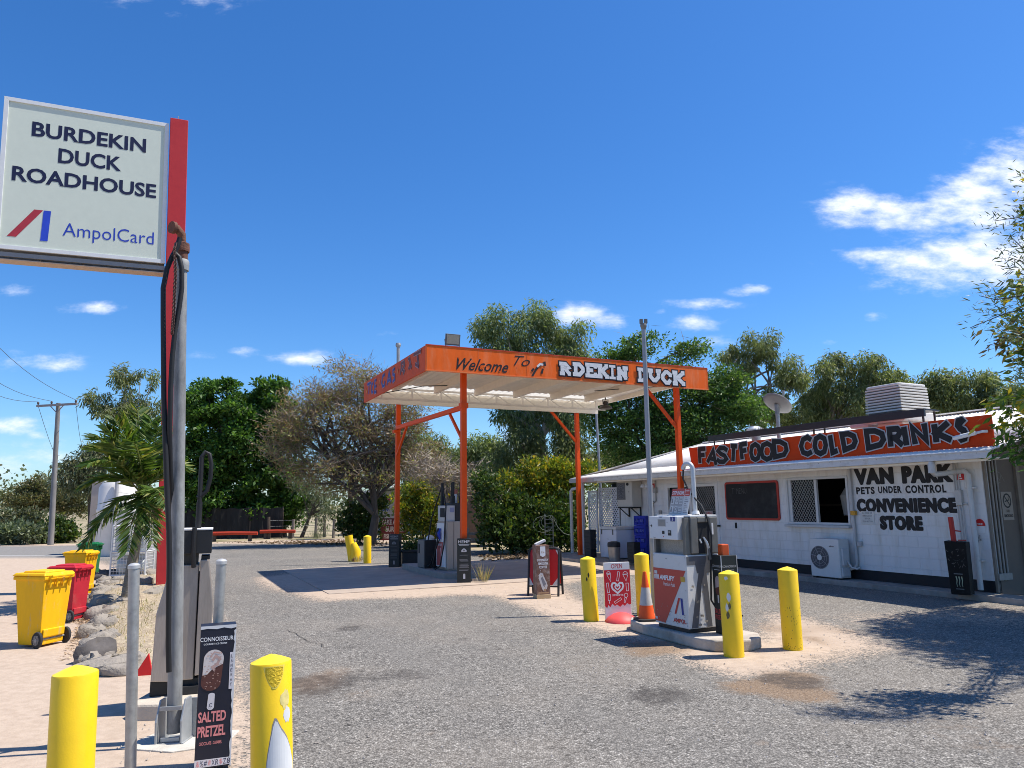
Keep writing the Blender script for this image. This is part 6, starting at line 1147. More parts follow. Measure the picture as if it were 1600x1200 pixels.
for i in range(n_l):
    f = i/(n_l-1)*(len(pts)-1); j = min(int(f), len(pts)-2); c = pts[j].lerp(pts[j+1], f-j); r_ = .017
    ax_ = X3 if i % 2 else Y3
    ring = [c+ax_*(r_*.6*math.cos(a))+Z3*(r_*math.sin(a)) for a in [q*math.pi/4 for q in range(9)]]; b.tube(ring, .0042, 5, 0, False)
b.tube([pl_(278, 374, .1), pl_(274, 388, .14)], .004, 5); b.build('chain', mat('chain_rust', (.10, .055, .045), .7, .3), pp)
slab('pipe_footing', [gpp+Vector(p) for p in ((-.32, -.16, 0), (.1, -.26, 0), (.42, -.10, 0), (.40, .22, 0), (.05, .32, 0), (-.2, .26, 0))], -.02, .008, mat('footing_concrete', (.50, .47, .41), .9, var=.15, scale=8, bump=.3), kind=None, bevel=.004); tag(bpy.data.objects['pipe_footing'], 'rough concrete pad at the foot of the tall grey pipe', 'concrete pad')
rc = thing('red_bracket', 'small red metal wedge lying beside the old pump base', 'metal wedge', gp(226, 1055), .3); b = MB(); b.prism([(-.10, 0), (.08, 0), (.07, .05), (.03, .22)], (0, 0, 0), X3, Z3, .04); b.build('plate', REDTAG, rc, bevel=.004)

# ------------------------------------------------------------------ wheelie bins
def make_bin(body, lidm, label, loc, rz, sc=1.0):
    t = thing('wheelie_bin', label, 'wheelie bin', loc, rz, 'wheelie bins by the garden bed')
    def taper(b, w0, d0, w1, d1, y0, y1, z0, z1, m=0):
        vs = [(-w0, y0-d0, z0), (w0, y0-d0, z0), (w0, y0+d0, z0), (-w0, y0+d0, z0), (-w1, y1-d1, z1), (w1, y1-d1, z1), (w1, y1+d1, z1), (-w1, y1+d1, z1)]
        b.add(vs, [(3, 2, 1, 0), (4, 5, 6, 7), (0, 1, 5, 4), (1, 2, 6, 5), (2, 3, 7, 6), (3, 0, 4, 7)], m)
    b = MB(); taper(b, .215, .225, .265, .31, .04, 0, .03, .84); taper(b, .285, .335, .285, .335, 0, 0, .82, .865)
    taper(b, .20, .02, .20, .02, .285, .29, .12, .22)
    for x in (-.18, -.06, .06, .18): b.span(x-.012, x+.012, .325, .36, .72, .845)
    bd = b.build('body', body, t, bevel=.014)
    b = MB(); taper(b, .295, .35, .27, .31, -.01, 0, .868, .905); taper(b, .20, .24, .18, .22, 0, 0, .905, .925); b.span(-.24, .24, -.40, -.345, .862, .885); b.build('lid', lidm, t, bevel=.012)
    b = MB(); b.tube([(-.2, .34, .85), (-.2, .395, .865), (.2, .395, .865), (.2, .34, .85)], .017, 8); b.build('handle', body, t, smooth=True)
    b = MB(); b.tube([(-.27, .265, .1), (.27, .265, .1)], .012, 8); b.build('axle', GALV2, t)
    for sx_ in (-1, 1):
        b = MB(); x = sx_*.265; b.tube([(x-.024, .265, .1), (x+.024, .265, .1)], .1, 22); wh = b.build('wheel', mat('tyre', (.03, .03, .031), .8, var=.2), t, bevel=.012)
        b = MB(); b.tube([(x+sx_*.022, .265, .1), (x+sx_*.028, .265, .1)], .06, 18, 0); b.tube([(x+sx_*.027, .265, .1), (x+sx_*.034, .265, .1)], .022, 12, 1)
        for k in range(6): a = k*1.047; b.bar((x+sx_*.03, .265+.02*math.cos(a), .1+.02*math.sin(a)), (x+sx_*.03, .265+.06*math.cos(a), .1+.06*math.sin(a)), .008, .006, 1)
        b.build('rim', [mat('hub_grey', (.16, .15, .14), .5), mat('hub_spoke', (.30, .28, .26), .5)], wh)
    t.scale = (sc*.80, sc*.74, sc); return t
gY = gp(68, 1006)
make_bin(YELBIN, YELBIN, 'yellow wheelie bin nearest the camera with both black wheels showing', gp(60, 1008), -1.82, 1.0)
make_bin(REDBIN, REDBIN, 'red wheelie bin between the two yellow ones', gp(104, 970), -1.65, .92)
make_bin(YELBIN, YELBIN, 'yellow wheelie bin half hidden behind the red one', gp(122, 930), -1.6, .95)
make_bin(GREENBIN, GREENBIN, 'dark green wheelie bin farthest back by the gas cage', gp(137, 902), -1.35, .93)

# ------------------------------------------------------------------ garden bed with rocks
bed = [gp(*p) for p in ((150, 1052), (148, 1000), (150, 960), (152, 930), (166, 908), (190, 893), (236, 893), (300, 905), (318, 925), (300, 985), (270, 1035), (235, 1060), (190, 1064))]
bm_pts = []; cen = sum(bed, Vector((0, 0, 0)))/len(bed); b = MB(); rings = 7; nb = 48
def bedpt(f):
    i = f*len(bed); j = int(i) % len(bed); return bed[j].lerp(bed[(j+1) % len(bed)], i-int(i))
vs = [tuple(cen+Z3*.20)]; fs = []
for r_ in range(1, rings+1):
    for k in range(nb):
        p = cen.lerp(bedpt(k/nb), r_/rings); z = .13*(1-(r_/rings)**4)+random.uniform(-.012, .02); vs.append((p.x, p.y, max(z, -.02) if r_ < rings else -.03))
for k in range(nb): fs.append((0, 1+k, 1+(k+1) % nb))
for r_ in range(rings-1):
    for k in range(nb): a = 1+r_*nb+k; c = 1+r_*nb+(k+1) % nb; fs.append((a, a+nb, c+nb, c))
b.add(vs, fs); BEDM = mat('garden_soil', (.30, .235, .165), .95, var=.35, scale=22, bump=.8, bscale=50, col2=(.42, .35, .24), c2amt=.5, c2scale=7)
go = b.build('garden_soil', BEDM, None, smooth=True, kind='structure')
def rock_mesh(seed, s, flat_=.7):
    rr = random.Random(seed); b = MB(); n1, n2 = 7, 12; ph = [rr.uniform(0, 6.28) for _ in range(6)]
    vs = []
    for i in range(n1+1):
        th = math.pi*i/n1
        for j in range(n2):
            p = 2*math.pi*j/n2; r = 1+.20*math.sin(2*p+ph[0])*math.sin(th)+.14*math.sin(3*p+ph[1]+2*th)+.10*math.sin(5*p+3*th+ph[2])+rr.uniform(-.07, .07)
            q = lambda v: math.copysign(abs(v)**.72, v)
            vs.append((s[0]*r*q(math.sin(th))*q(math.cos(p)), s[1]*r*q(math.sin(th))*q(math.sin(p)), s[2]*r*flat_*q(math.cos(th))))
    fs = [(i*n2+j, (i+1)*n2+j, (i+1)*n2+(j+1) % n2, i*n2+(j+1) % n2) for i in range(n1) for j in range(n2)]
    b.add(vs, fs); return b
rocks = [((175, 1047), .28, .11, 'large flat pale rock at the near corner of the garden bed, beside the bollard'), ((152, 1032), .17, .17, 'dark hollow looking rock just behind the big flat pale rock'), ((160, 1010), .17, .14, 'pale blue-grey rock on the bed edge above the dark rock'), ((166, 985), .20, .15, None), ((160, 966), .18, .14, None), ((162, 948), .22, .15, 'broad grey rock on the bed edge level with the red bin'), ((164, 930), .2, .14, None), ((170, 918), .18, .12, None), ((166, 905), .20, .16, 'dark upright rock beside the green bin'),
    ((232, 903), .16, .10, 'round yellowish boulder right of the gas cage'), ((224, 920), .22, .12, 'low whitish boulder on the bed right of the palm trunk'), ((192, 950), .10, .07, 'small white stone at the foot of the palm'), ((186, 915), .14, .09, None), ((240, 938), .2, .11, None), ((205, 1052), .2, .07, None)]
for k in range(26):
    f = k/25; y_ = 1040-f*140; x_ = 146+(16*(f-.3) if f > .3 else 6*(.3-f))+random.uniform(-7, 10); s_ = random.uniform(.07, .15); rocks.append(((x_, y_), s_, s_*random.uniform(.6, .95), None))
for i, (px, sz, hh, lb) in enumerate(rocks):
    p = gp(*px); o = rock_mesh(i, (sz*1.25, sz*.95, hh), 1.0).build('garden_rock', ROCKM if i not in (1, 8) else mat('rock_dark', (.10, .09, .085), .95, var=.3, bump=.6, bscale=14), None, smooth=True)
    o.location = (p.x, p.y, hh*.28 if i < 9 or i >= 14 else .08+hh*.3); o.rotation_euler = (random.uniform(-.2, .2), random.uniform(-.2, .2), random.uniform(0, 6)); tag(o, lb or 'mottled grey-brown rock in the edging row of the garden bed', 'rock', 'rocks edging the garden bed')
# gas bottle cage
cg = thing('gas_cage', 'white wire cage of gas bottles beside the palm', 'gas cage', gp(197, 905)+Vector((0, .25, .03)), .12)
cw_, cd_, ch_ = .40, .28, 1.24; b = MB()
for x in (-cw_, cw_):
    for y in (-cd_, cd_): b.tube([(x, y, 0), (x, y, ch_)], .022, 8)
for z in (.06, .62, ch_):
    for y in (-cd_, cd_): b.tube([(-cw_, y, z), (cw_, y, z)], .018, 6)
    for x in (-cw_, cw_): b.tube([(x, -cd_, z), (x, cd_, z)], .018, 6)
b.span(-cw_, cw_, -cd_, cd_, .03, .045); b.span(-cw_, cw_, -cd_, cd_, .61, .62); b.span(-cw_, cw_, -cd_, cd_, ch_-.01, ch_+.01); CGM = mat('cage_white', (.60, .61, .62), .45, .1, var=.05); fr = b.build('frame', CGM, cg, smooth=True)
b = MB()
for k in range(1, 15): b.tube([(-cw_, -cd_, k*ch_/15), (cw_, -cd_, k*ch_/15)], .006, 5); b.tube([(cw_, -cd_, k*ch_/15), (cw_, cd_, k*ch_/15)], .006, 5); b.tube([(-cw_, -cd_, k*ch_/15), (-cw_, cd_, k*ch_/15)], .006, 5)
for k in range(1, 11): b.tube([(-cw_+k*cw_*2/11, -cd_, .05), (-cw_+k*cw_*2/11, -cd_, ch_)], .005, 5)
for k in range(1, 7): b.tube([(cw_, -cd_+k*cd_*2/7, .05), (cw_, -cd_+k*cd_*2/7, ch_)], .005, 5)
b.build('wire_mesh', CGM, cg)
for i, (x, z, lb) in enumerate(((-.22, .625, 'grey gas bottle on the left of the upper cage shelf'), (.21, .625, 'grey gas bottle on the right of the upper cage shelf'), (-.18, .05, 'grey gas bottle on the left of the lower cage shelf'), (.22, .05, 'grey gas bottle on the right of the lower cage shelf'))):
    t = thing('gas_bottle', lb, 'gas bottle', cg.location+Matrix.Rotation(.12, 3, 'Z') @ Vector((x, -.06, z)), 0, 'gas bottles in the cage')
    b = MB(); b.lathe([(.11, .0), (.12, .02), (.12, .03), (.14, .05), (.155, .1), (.155, .28), (.14, .35), (.09, .40), (.05, .415)], 20); b.build('body', mat('bottle_silver', (.52, .55, .54), .4, .3, var=.1), t, smooth=True)
    b = MB(); b.lathe([(.09, .39), (.09, .49), (.083, .49), (.083, .39)], 18, cap=False); b.tube([(0, 0, .41), (0, 0, .47)], .025, 8); b.build('collar', mat('bottle_collar', (.46, .49, .48), .45, .3), t, smooth=True)
# white tank and beige pump shed behind
tk = thing('water_tank', 'white round water tank with a grey downpipe behind the palm', 'water tank', gp(177, 868)+Vector((0, 0, 0)), 0)
b = MB(); b.lathe([(.62, 0), (.64, .05), (.64, 1.55), (.66, 1.58), (.66, 1.66), (.63, 1.70), (.63, 2.45), (.5, 2.66), (.05, 2.78)], 32); b.build('shell', mat('tank_white', (.68, .665, .63), .5, var=.05), tk, smooth=True)
b = MB(); b.tube([(.30, -.66, .2), (.30, -.66, 2.8)], .07, 10); b.build('downpipe', mat('tank_pipe', (.42, .42, .42), .5), tk, smooth=True)
bs = thing('pump_shed', 'narrow beige metal cabinet at the left of the white tank', 'cabinet', gp(148, 866)+Vector((.1, .3, 0)), .25)
b = MB(); b.span(-.42, .42, -.4, .4, 0, 2.66); b.build('body', BEIGE, bs, bevel=.02); b = MB(); b.span(-.36, .40, -.412, -.401, 1.25, 1.32); b.span(-.44, .44, -.43, .43, 2.665, 2.71); b.build('trim', mat('shed_trim', (.5, .46, .42), .6), bs)

# ------------------------------------------------------------------ power pole and wires
ppb = gp(79, 851.5); pz = hz(88, 629, ppb); pp2 = thing('power_pole', 'timber power pole with a crossarm at far left', 'power pole', ppb, 0, None, (-.055, 84, 740))
b = MB(); b.tube([(0, 0, 0), (0, 0, pz*.5), (0, 0, pz)], [.135, .115, .095], 12); b.build('pole', mat('grey_pole_timber', (.21, .20, .19), .9, var=.3, scale=8, stretch=(1, 1, .2)), pp2, smooth=True)
b = MB(); b.bar((-.98, -.12, pz-.12), (1.0, -.12, pz-.10), .10, .10); b.bar((-.32, -.12, pz-.14), (0, -.1, pz-.5), .035); b.bar((.34, -.12, pz-.14), (0, -.1, pz-.5), .035); b.build('crossarm', mat('crossarm_timber', (.30, .27, .26), .8, var=.2), pp2)
for x in (-.92, -.26, .94): b = MB(); b.lathe([(.02, 0), (.05, .05), (.05, .11), (.03, .15), (.005, .16)], 10, (x, -.12, pz-.06)); b.build('insulator', mat('insulator', (.10, .07, .06), .4), pp2, smooth=True)
b = MB()
for k in range(7): b.tube([(-.2 if k % 2 else .2, 0, pz*.42+k*.35), (0, 0, pz*.42+k*.35)], .01, 5)
b.build('step_bolt', GALV2, pp2)
Mp = Matrix.Translation(ppb) @ pp2.rotation_euler.to_matrix().to_4x4()
for i, (x, ex, ey, lb) in enumerate(((-.92, -90, 560, 'lowest thin power line running up left from the crossarm'), (-.26, -90, 528, 'middle thin power line running up left from the crossarm'), (.94, -70, 470, 'highest thin power line running up left from the crossarm'))):
    a = Mp @ Vector((x, -.12, pz+.09)); c = at(ex, ey, 27); b = MB(); b.tube([a.lerp(c, q/10)-Z3*(.5*math.sin(math.pi*q/10)) for q in range(11)], .011, 5); b.build('power_line', mat('wire', (.10, .11, .13), .6), None, label=lb, cat='power line', group='overhead power lines')
for i, (x, ex, ey, lb) in enumerate(((-.92, 112, 735, 'thin line dropping right from the left end of the crossarm'), (.94, 136, 700, 'thin line dropping right from the right end of the crossarm'))):
    a = Mp @ Vector((x, -.12, pz-.1)); c = at(ex, ey, 60); b = MB(); b.tube([a.lerp(c, q/8)-Z3*(.9*math.sin(math.pi*q/8)) for q in range(9)], .011, 5); b.build('power_line', mat('wire', (.10, .11, .13)), None, label=lb, cat='power line', group='overhead power lines')

# ------------------------------------------------------------------ beyond the forecourt
for i, (x0, y0, x1, y1, lb) in enumerate(((322, 836, 402, 831.5, 'long red log rail low on the ground before the dark fence'), (406, 832, 461, 828.5, 'shorter red log rail at the right end of the dark fence'))):
    a = gp(x0, y0+10.3); c = gp(x1, y1+14.2); c.y = a.y; c.x = a.y*ray(x1, y1+10).x/ray(x1, y1+10).y; t = thing('log_rail', lb, 'log rail', (a+c)/2, math.atan2(c.y-a.y, c.x-a.x), 'red log rails by the verge'); l = (c-a).length/2
    b = MB(); b.tube([(-l, 0, .38), (0, 0, .40), (l, 0, .38)], [.10, .09, .085], 10); b.build('rail', LOGRED, t, smooth=True)
    for x in (-l*.7, l*.7): b = MB(); b.tube([(x, .05, 0), (x, .05, .31)], .1, 8); b.build('foot', TRUNKD, t)
fe = thing('shade_fence', 'dark shade-cloth fence under the big green tree', 'fence', gp(372, 845)+Vector((0, 2.3, 0)), .0)
b = MB(); n_ = 60; vs = []
for i in range(n_+1):
    x = -5.6+7.1*i/n_; y = .05*math.sin(i*1.7)+.03*math.sin(i*.6); vs += [(x, y, .05), (x, y+.02*math.sin(i*2.1), 1.62+.03*math.sin(i*.9))]
b.add(vs, [(2*i, 2*i+2, 2*i+3, 2*i+1) for i in range(n_)]); sc_ = b.build('cloth', mat('shade_cloth', (.018, .018, .018), .85, var=.5, scale=1.2, stretch=(3, 1, .6), col2=(.055, .05, .045), c2amt=.34, c2scale=2.2), fe, smooth=True)
for k in range(5): x = -5.5+k*1.74; b = MB(); b.tube([(x, .1, 0), (x, .1, 1.68)], .05, 8); b.build('post', TRUNKD, fe)
for i, (px, py, h, lb) in enumerate(((420, 842, 1.15, 'dark timber fence post at the right end of the shade cloth'), (493, 840, 1.05, 'thin leaning fence post in the dry paddock gateway, leftmost of the wire fence'), (507, 839, 1.15, 'taller grey fence post in the middle of the wire fence'), (521, 841, 1.0, 'short fence post at the right end of the wire fence'), (457, 841, 1.0, 'fence post beside the slim tree at the gateway'))):
    p = gp(px, py); t = thing('fence_post', lb, 'fence post', p, 0, 'paddock fence posts'); b = MB(); b.tube([(0, 0, 0), (random.uniform(-.05, .05), 0, h)], [.09, .075], 8); b.build('post', WOODG if i else TRUNKD, t)
b = MB()
for z in (.35, .65, .95): b.tube([gp(420, 842)+Z3*z, gp(457, 841)+Z3*z, gp(493, 840)+Z3*z, gp(507, 839)+Z3*(z+.03), gp(521, 841)+Z3*z, gp(590, 843)+Z3*z], .008, 4)
b.build('fence_wire', GALV2, None, label='slack strands of fence wire across the dry paddock', cat='fence wire')
# food sign
fs_ = thing('food_sign', 'board sign reading TAKE AWAY BURGERS half hidden behind the rear canopy post', 'sign board', gp(613, 846)+Vector((.05, 0, .0)), .15)
b = MB(); b.span(-.55, .55, -.03, 0, 1.10, 2.22, 0); b.build('upper_panel', mat('old_white_board', (.52, .50, .50), .7, var=.1), fs_)
b = MB(); b.span(-.62, .60, -.03, 0, .06, 1.08, 0); b.build('lower_panel', mat('maroon_board', (.13, .022, .026), .7, var=.2), fs_)
b = MB(); o = (0, -.03, 0)
b.text('FISH', o, X3, Z3, -.5, -.18, 1.82, 2.08, .006, 0, .04, .2); b.text('&', o, X3, Z3, -.12, -.02, 1.88, 2.0, .006, 2); b.text('TACKLE', o, X3, Z3, .03, .5, 1.80, 2.1, .006, 1, .04, .2)
b.text('SNAX', o, X3, Z3, -.52, -.18, 1.40, 1.70, .006, 1, .04, .2); b.text('&', o, X3, Z3, -.12, -.02, 1.48, 1.6, .006, 2); b.text('PACK', o, X3, Z3, .03, .48, 1.38, 1.68, .006, 0, .04, .2); b.text('COLD DRINKS', o, X3, Z3, -.4, .2, 1.18, 1.27, .006, 2, .02)
b.text('TAKE AWAY', o, X3, Z3, -.57, .56, .78, 1.02, .006, 3, .035); b.text('BURGERS', o, X3, Z3, -.36, .5, .45, .70, .006, 3, .035); b.text('FISH & CHIPS', o, X3, Z3, -.45, .56, .14, .36, .006, 3, .03)
b.build('lettering', [mat('faded_red_ink', (.45, .07, .06), .6), mat('faded_blue_ink', (.06, .12, .38), .6), BLKINK, mat('cream_letters', (.55, .5, .48), .6)], fs_)
b = MB(); b.span(-.5, -.44, .01, .05, 0, 2.1); b.build('leg', WOODG, fs_); b = MB(); b.span(.44, .5, .01, .05, 0, 2.1); b.build('leg', WOODG, fs_)
# cabins behind
hb = thing('caravan_cabin', 'low white cabin with a pale pitched roof behind the food sign', 'cabin', at(618, 800, 44)*1, .1); hb.location.z = 0
b = MB(); b.span(-1.9, 1.9, 0, 4, 0, 2.55); b.build('wall', mat('cabin_white', (.50, .50, .49), .7, var=.08), hb)
b = MB(); b.prism([(-2.1, 2.35), (-2.1, 2.45), (2.3, 3.15), (2.3, 3.05)], (0, 4.2, 0), X3, Z3, 4.4); b.build('roof', TIN, hb)
b = MB(); b.tube([(-.25, 1.0, 2.7), (-.25, 1.0, 4.0)], .06, 8); b.build('flue', WHITE, hb)
b = MB(); b.span(.5, 1.3, -.02, .02, 1.0, 1.9); b.build('window', DARK, hb)
sh = thing('park_shed', 'brown shed with a green roof edge glimpsed behind the hedge', 'shed', at(765, 800, 33)*1, .1); sh.location.z = 0
b = MB(); b.span(-1.3, 1.5, 0, 3, 0, 2.45); b.build('wall', mat('shed_brown', (.20, .12, .08), .8, var=.2), sh); b = MB(); b.span(-1.6, 1.8, -.35, 3.2, 2.46, 2.62); b.build('roof', mat('green_roof', (.01, .07, .045), .5), sh)
for i, (px, py, d_, w_, lb) in enumerate(((806, 730, 46, .62, 'white tilted solar panel on a pole seen above the yellow-green hedge'), (709, 733, 52, .55, 'white tilted solar panel on a pole left of the round tree'))):
    p = at(px, py, d_); t = thing('tilted_collector', lb, 'solar panel', (p.x, p.y, 0), .2); b = MB(); b.box((0, 0, p.z), (w_*1.2, .05, w_*1.3), 0, 0, Matrix.Rotation(-.5, 3, 'X')); b.build('panel', mat('panel_pale', (.52, .54, .56), .4, var=.1), t)
    b = MB()
    for k in range(4): b.box((-w_*.45+k*w_*.3, -.035, p.z), (.02, .02, w_*1.25), 0, 0, Matrix.Rotation(-.5, 3, 'X'))
    b.build('grid', mat('grid_grey', (.3, .32, .34), .5), t); b = MB(); b.tube([(0, .1, 0), (0, .1, p.z)], .04, 6); b.build('mast', GALV, t)
p = at(840, 705, 40); an = thing('antenna_panel', 'white slatted antenna on a mast before the gum trees', 'antenna', (p.x, p.y, 0), 0)
b = MB(); 
for k in range(13): b.bar((-.22+.04*(k % 3), 0, p.z-.7+k*.115), (.22-.05*((k+1) % 3), 0, p.z-.7+k*.115), .03)
b.build('element', mat('antenna_white', (.5, .5, .5), .5), an); b = MB(); b.tube([(0, .03, 0), (0, .03, p.z+.8)], .035, 6); b.build('mast', GALV, an)
for i, (px, py, d_, top, lb) in enumerate(((621, 880, 0, 536, 'slim vent pipe rising behind the left side of the canopy'), (944, 862, 0, 600, 'slim grey pole between the canopy and the roadhouse roof'))):
    g_ = gp(px, py); t = thing('vent_pole', lb, 'pole', g_, 0, None, ((-.004, 620, 560) if i == 0 else (.058, 940, 690))); h_ = hz(px-(2 if i == 0 else 12), top, g_); b = MB(); b.tube([(0, 0, 0), (0, 0, h_-.1)], .05 if i == 0 else .045, 8); b.build('pipe', mat('vent_grey', (.30, .31, .32), .5, .3), t, smooth=True); b = MB(); b.lathe([(.07, h_-.12), (.085, h_-.06), (.07, h_)], 10); b.build('cap', mat('vent_grey', (.30, .31, .32)), t)
# hose reel on a stand
hr = thing('hose_reel_stand', 'tangled pale water hose hung on a thin rack before the hedge', 'hose rack', gp(858, 868), .2)
b = MB(); b.bar((-.12, 0, 0), (-.12, 0, 1.35), .03); b.bar((.15, 0, 0), (.15, 0, 1.25), .03)
for k in range(9): b.bar((-.12, 0, .2+k*.12), (.15, 0, .2+k*.12), .018)
b.build('rack', mat('rack_grey', (.28, .28, .26), .6, .3), hr); b = MB(); rr = random.Random(2)
for k in range(3): b.tube([(rr.uniform(-.1, .1), -.05, 1.3)]+[(.0+(.22+.03*k)*math.sin(a)*(1 if k % 2 else -1.2)-.1*(k % 3), -.06-.01*k, 1.28-(.40+.07*k)*(1-math.cos(a))/2) for a in [q*.628 for q in range(1, 10)]], .009, 5)
b.tube([(.1, -.05, 1.3), (.3, -.08, .9), (.5, -.1, .7), (.8, -.12, .62)], .009, 5); b.build('hose', mat('hose_pale', (.17, .20, .16), .6), hr, smooth=True)
wd = thing('sleeper_fence', 'row of low timber slats at the foot of the hedge left side', 'slat fence', gp(751, 862), .1); b = MB(); [b.bar((-.5, 0, .2+.22*k), (.6, 0, .2+.22*k), .05, .1) for k in range(3)]; b.build('slats', WOODG, wd); b = MB(); b.bar((-.45, .05, 0), (-.45, .05, .85), .08); b.build('post', WOODG, wd); b = MB(); b.bar((.55, .05, 0), (.55, .05, .85), .08); b.build('post', WOODG, wd)

# ------------------------------------------------------------------ vegetation
RNG = np.random.RandomState(11)
def unit(v): return v/np.maximum(np.linalg.norm(v, axis=1, keepdims=True), 1e-9)
def leaf_object(name, P, D, Ln, Wd, m, parent=None, roll=None, fold=.0, kind=None):
    """one mesh of leaf-shaped faces: P base points, D leaf axes"""
    n = len(P); D = unit(D); r = RNG.normal(size=(n, 3)) if roll is None else roll
    S = unit(np.cross(D, r)); Ln = np.broadcast_to(Ln, (n,))[:, None]; Wd = np.broadcast_to(Wd, (n,))[:, None]
    V = np.stack([P, P+D*Ln*.45+S*Wd*.5, P+D*Ln, P+D*Ln*.45-S*Wd*.5], 1).reshape(-1, 3)
    me = bpy.data.meshes.new(name); me.vertices.add(4*n); me.vertices.foreach_set('co', V.ravel().astype(np.float32))
    me.loops.add(4*n); me.loops.foreach_set('vertex_index', np.arange(4*n, dtype=np.int32)); me.polygons.add(n); me.polygons.foreach_set('loop_start', np.arange(0, 4*n, 4, dtype=np.int32))
    me.materials.append(m); me.update(); me.validate()
    o = bpy.data.objects.new(name, me); COL.objects.link(o)
    if parent: o.parent = parent
    if kind: o['kind'] = kind
    return o
def in_ball(n, bias=2.2):
    v = unit(RNG.normal(size=(n, 3))); return v*(RNG.rand(n, 1)**(1/bias))
STY = dict(broad=dict(flat=.7, droop=.25, up=.25, L=(.16, .30), W=.5, spread=1.0), gum=dict(flat=1.15, droop=1.1, up=0, L=(.16, .32), W=.24, spread=1.0), feather=dict(flat=.34, droop=.10, up=.15, L=(.12, .24), W=.45, spread=1.15),
           shrub=dict(flat=.85, droop=.0, up=.5, L=(.08, .17), W=.5, spread=1.0), twig=dict(flat=.55, droop=.1, up=.35, L=(.10, .26), W=.30, spread=1.2))
def clumps_to_leaves(C, R, n, sty, scale):
    s = STY[sty]; k = len(C); idx = np.repeat(np.arange(k), n); off = in_ball(k*n, 2.0)*R[idx][:, None]*s['spread']; off[:, 2] *= s['flat']
    P = C[idx]+off; D = unit(off)*.7+RNG.normal(size=(k*n, 3))*.65; D[:, 2] += s['up']-s['droop']*1.2
    L_ = RNG.uniform(*s['L'], size=k*n)*scale; return P, D, L_, L_*s['W']
def wpt(px, py, hd):                                         # point on the pixel ray at horizontal distance hd
    d = ray(px, py); return Vector((0, 0, EYE))+d*(hd/math.hypot(d.x, d.y)), hd/math.hypot(d.x, d.y)/F_PX
def tree(name, label, cat, base, blobs, sty, nclump, nleaf, lm, scale=1.0, rc=.7, trunk_r=.2, bark=None, limbs=16, fork=.35, group=None, twigs=0, lean_to=None, ztrim=.25, twig_mat=None, deep=.8):
    base = Vector(base); hd = dist(base); t = thing(name, label, cat, base, 0, group); bark = bark or TRUNK
    E_ = []
    for (cx, cy, rx, ry) in blobs:
        c, k = wpt(cx, cy, hd); E_.append((np.array(c-base), np.array((rx*k, max(rx, ry)*k*deep, ry*k))))
    vol = np.array([np.prod(e[1])**.72 for e in E_]); cnt = np.maximum(2, (vol/vol.sum()*nclump).astype(int)); C = []
    for (c, r), n_ in zip(E_, cnt): C.append(c+in_ball(n_, 2.6)*r*.9)
    C = np.vstack(C); C = C[C[:, 2] > ztrim]; R = RNG.uniform(.55, 1.2, len(C))*rc
    P, D, L_, W_ = clumps_to_leaves(C, R, nleaf, sty, scale); ok = P[:, 2] > .02; leaf_object('crown', P[ok], D[ok], L_[ok], W_[ok], lm, t)
    b = MB(); top = np.mean([e[0] for e in E_], axis=0); zmax = max(e[0][2] for e in E_); fk = Vector((top[0]*.5, top[1]*.5, max(.4, zmax*fork))) if lean_to is None else Vector(lean_to)
    b.tube([(0, 0, -.05), fk*.45+Vector((.04*trunk_r*5, 0, 0)), fk], [trunk_r*1.15, trunk_r*.9, trunk_r*.75], 9)
    order = RNG.permutation(len(C))[:limbs]
    cr = Vector(tuple(top)); main = []
    for i, ci in enumerate(order):
        e = Vector(tuple(C[ci])); r0 = trunk_r*(.55 if i < 5 else .34)
        src = fk if i < 5 or not main else random.choice(main)
        mid = src.lerp(e, .5)+Vector((random.uniform(-.25, .25), random.uniform(-.25, .25), random.uniform(.0, .35)))*max(.3, rc)
        b.tube([src, src.lerp(mid, .55)+Vector((0, 0, .06)), mid, e], [r0, r0*.75, r0*.55, r0*.14], 6)
        if i < 5: main += [src.lerp(mid, .6), mid]
        elif i % 3 == 0: main.append(mid)
    b.build('trunk', bark, t, smooth=True)
    if twigs:
        idx = RNG.randint(0, len(C), twigs); Q = C[idx]+in_ball(twigs, 1.5)*R[idx][:, None]*.9; Dd = RNG.normal(size=(twigs, 3)); Dd[:, 2] = np.abs(Dd[:, 2])*.7
        leaf_object('twigs', Q, Dd, RNG.uniform(.4, 1.1, twigs)*rc, RNG.uniform(.015, .03, twigs), twig_mat or mat('twig_grey', (.20, .16, .13), .9, var=.3), t)
    return t
G_DARK = leafmat('leaf_dark_green', (.028, .075, .012), (.075, .165, .026), .34, (.13, .23, .035), .1)
G_MANGO = leafmat('leaf_bright_green', (.024, .070, .010), (.08, .175, .028), .32, (.14, .25, .045), .12)
G_GUM = leafmat('leaf_gum', (.10, .145, .058), (.205, .26, .115), .42, (.29, .33, .17), .15)
G_GUM2 = leafmat('leaf_gum_olive', (.095, .128, .050), (.195, .23, .098), .42, (.26, .28, .14), .15)
G_FEA = leafmat('leaf_feather', (.036, .085, .018), (.10, .185, .040), .36, (.15, .235, .055), .12)
G_OLIVE = leafmat('leaf_olive_brown', (.17, .115, .065), (.30, .215, .125), .35, (.25, .27, .09), .28)
G_YEL = leafmat('leaf_yellow_green', (.075, .125, .014), (.20, .24, .026), .35, (.40, .31, .035), .24)
G_SCRUB = leafmat('leaf_scrub', (.06, .085, .04), (.15, .17, .09), .2, (.20, .19, .11), .2)
G_HEDGE = leafmat('leaf_hedge', (.022, .048, .010), (.070, .125, .022), .25, (.17, .18, .03), .08)
G_SILV = leafmat('leaf_silver_green', (.07, .10, .05), (.16, .20, .11), .25, (.22, .25, .15), .2)
G_FG = leafmat('leaf_foreground', (.045, .09, .015), (.15, .21, .03), .35, (.38, .30, .03), .18)
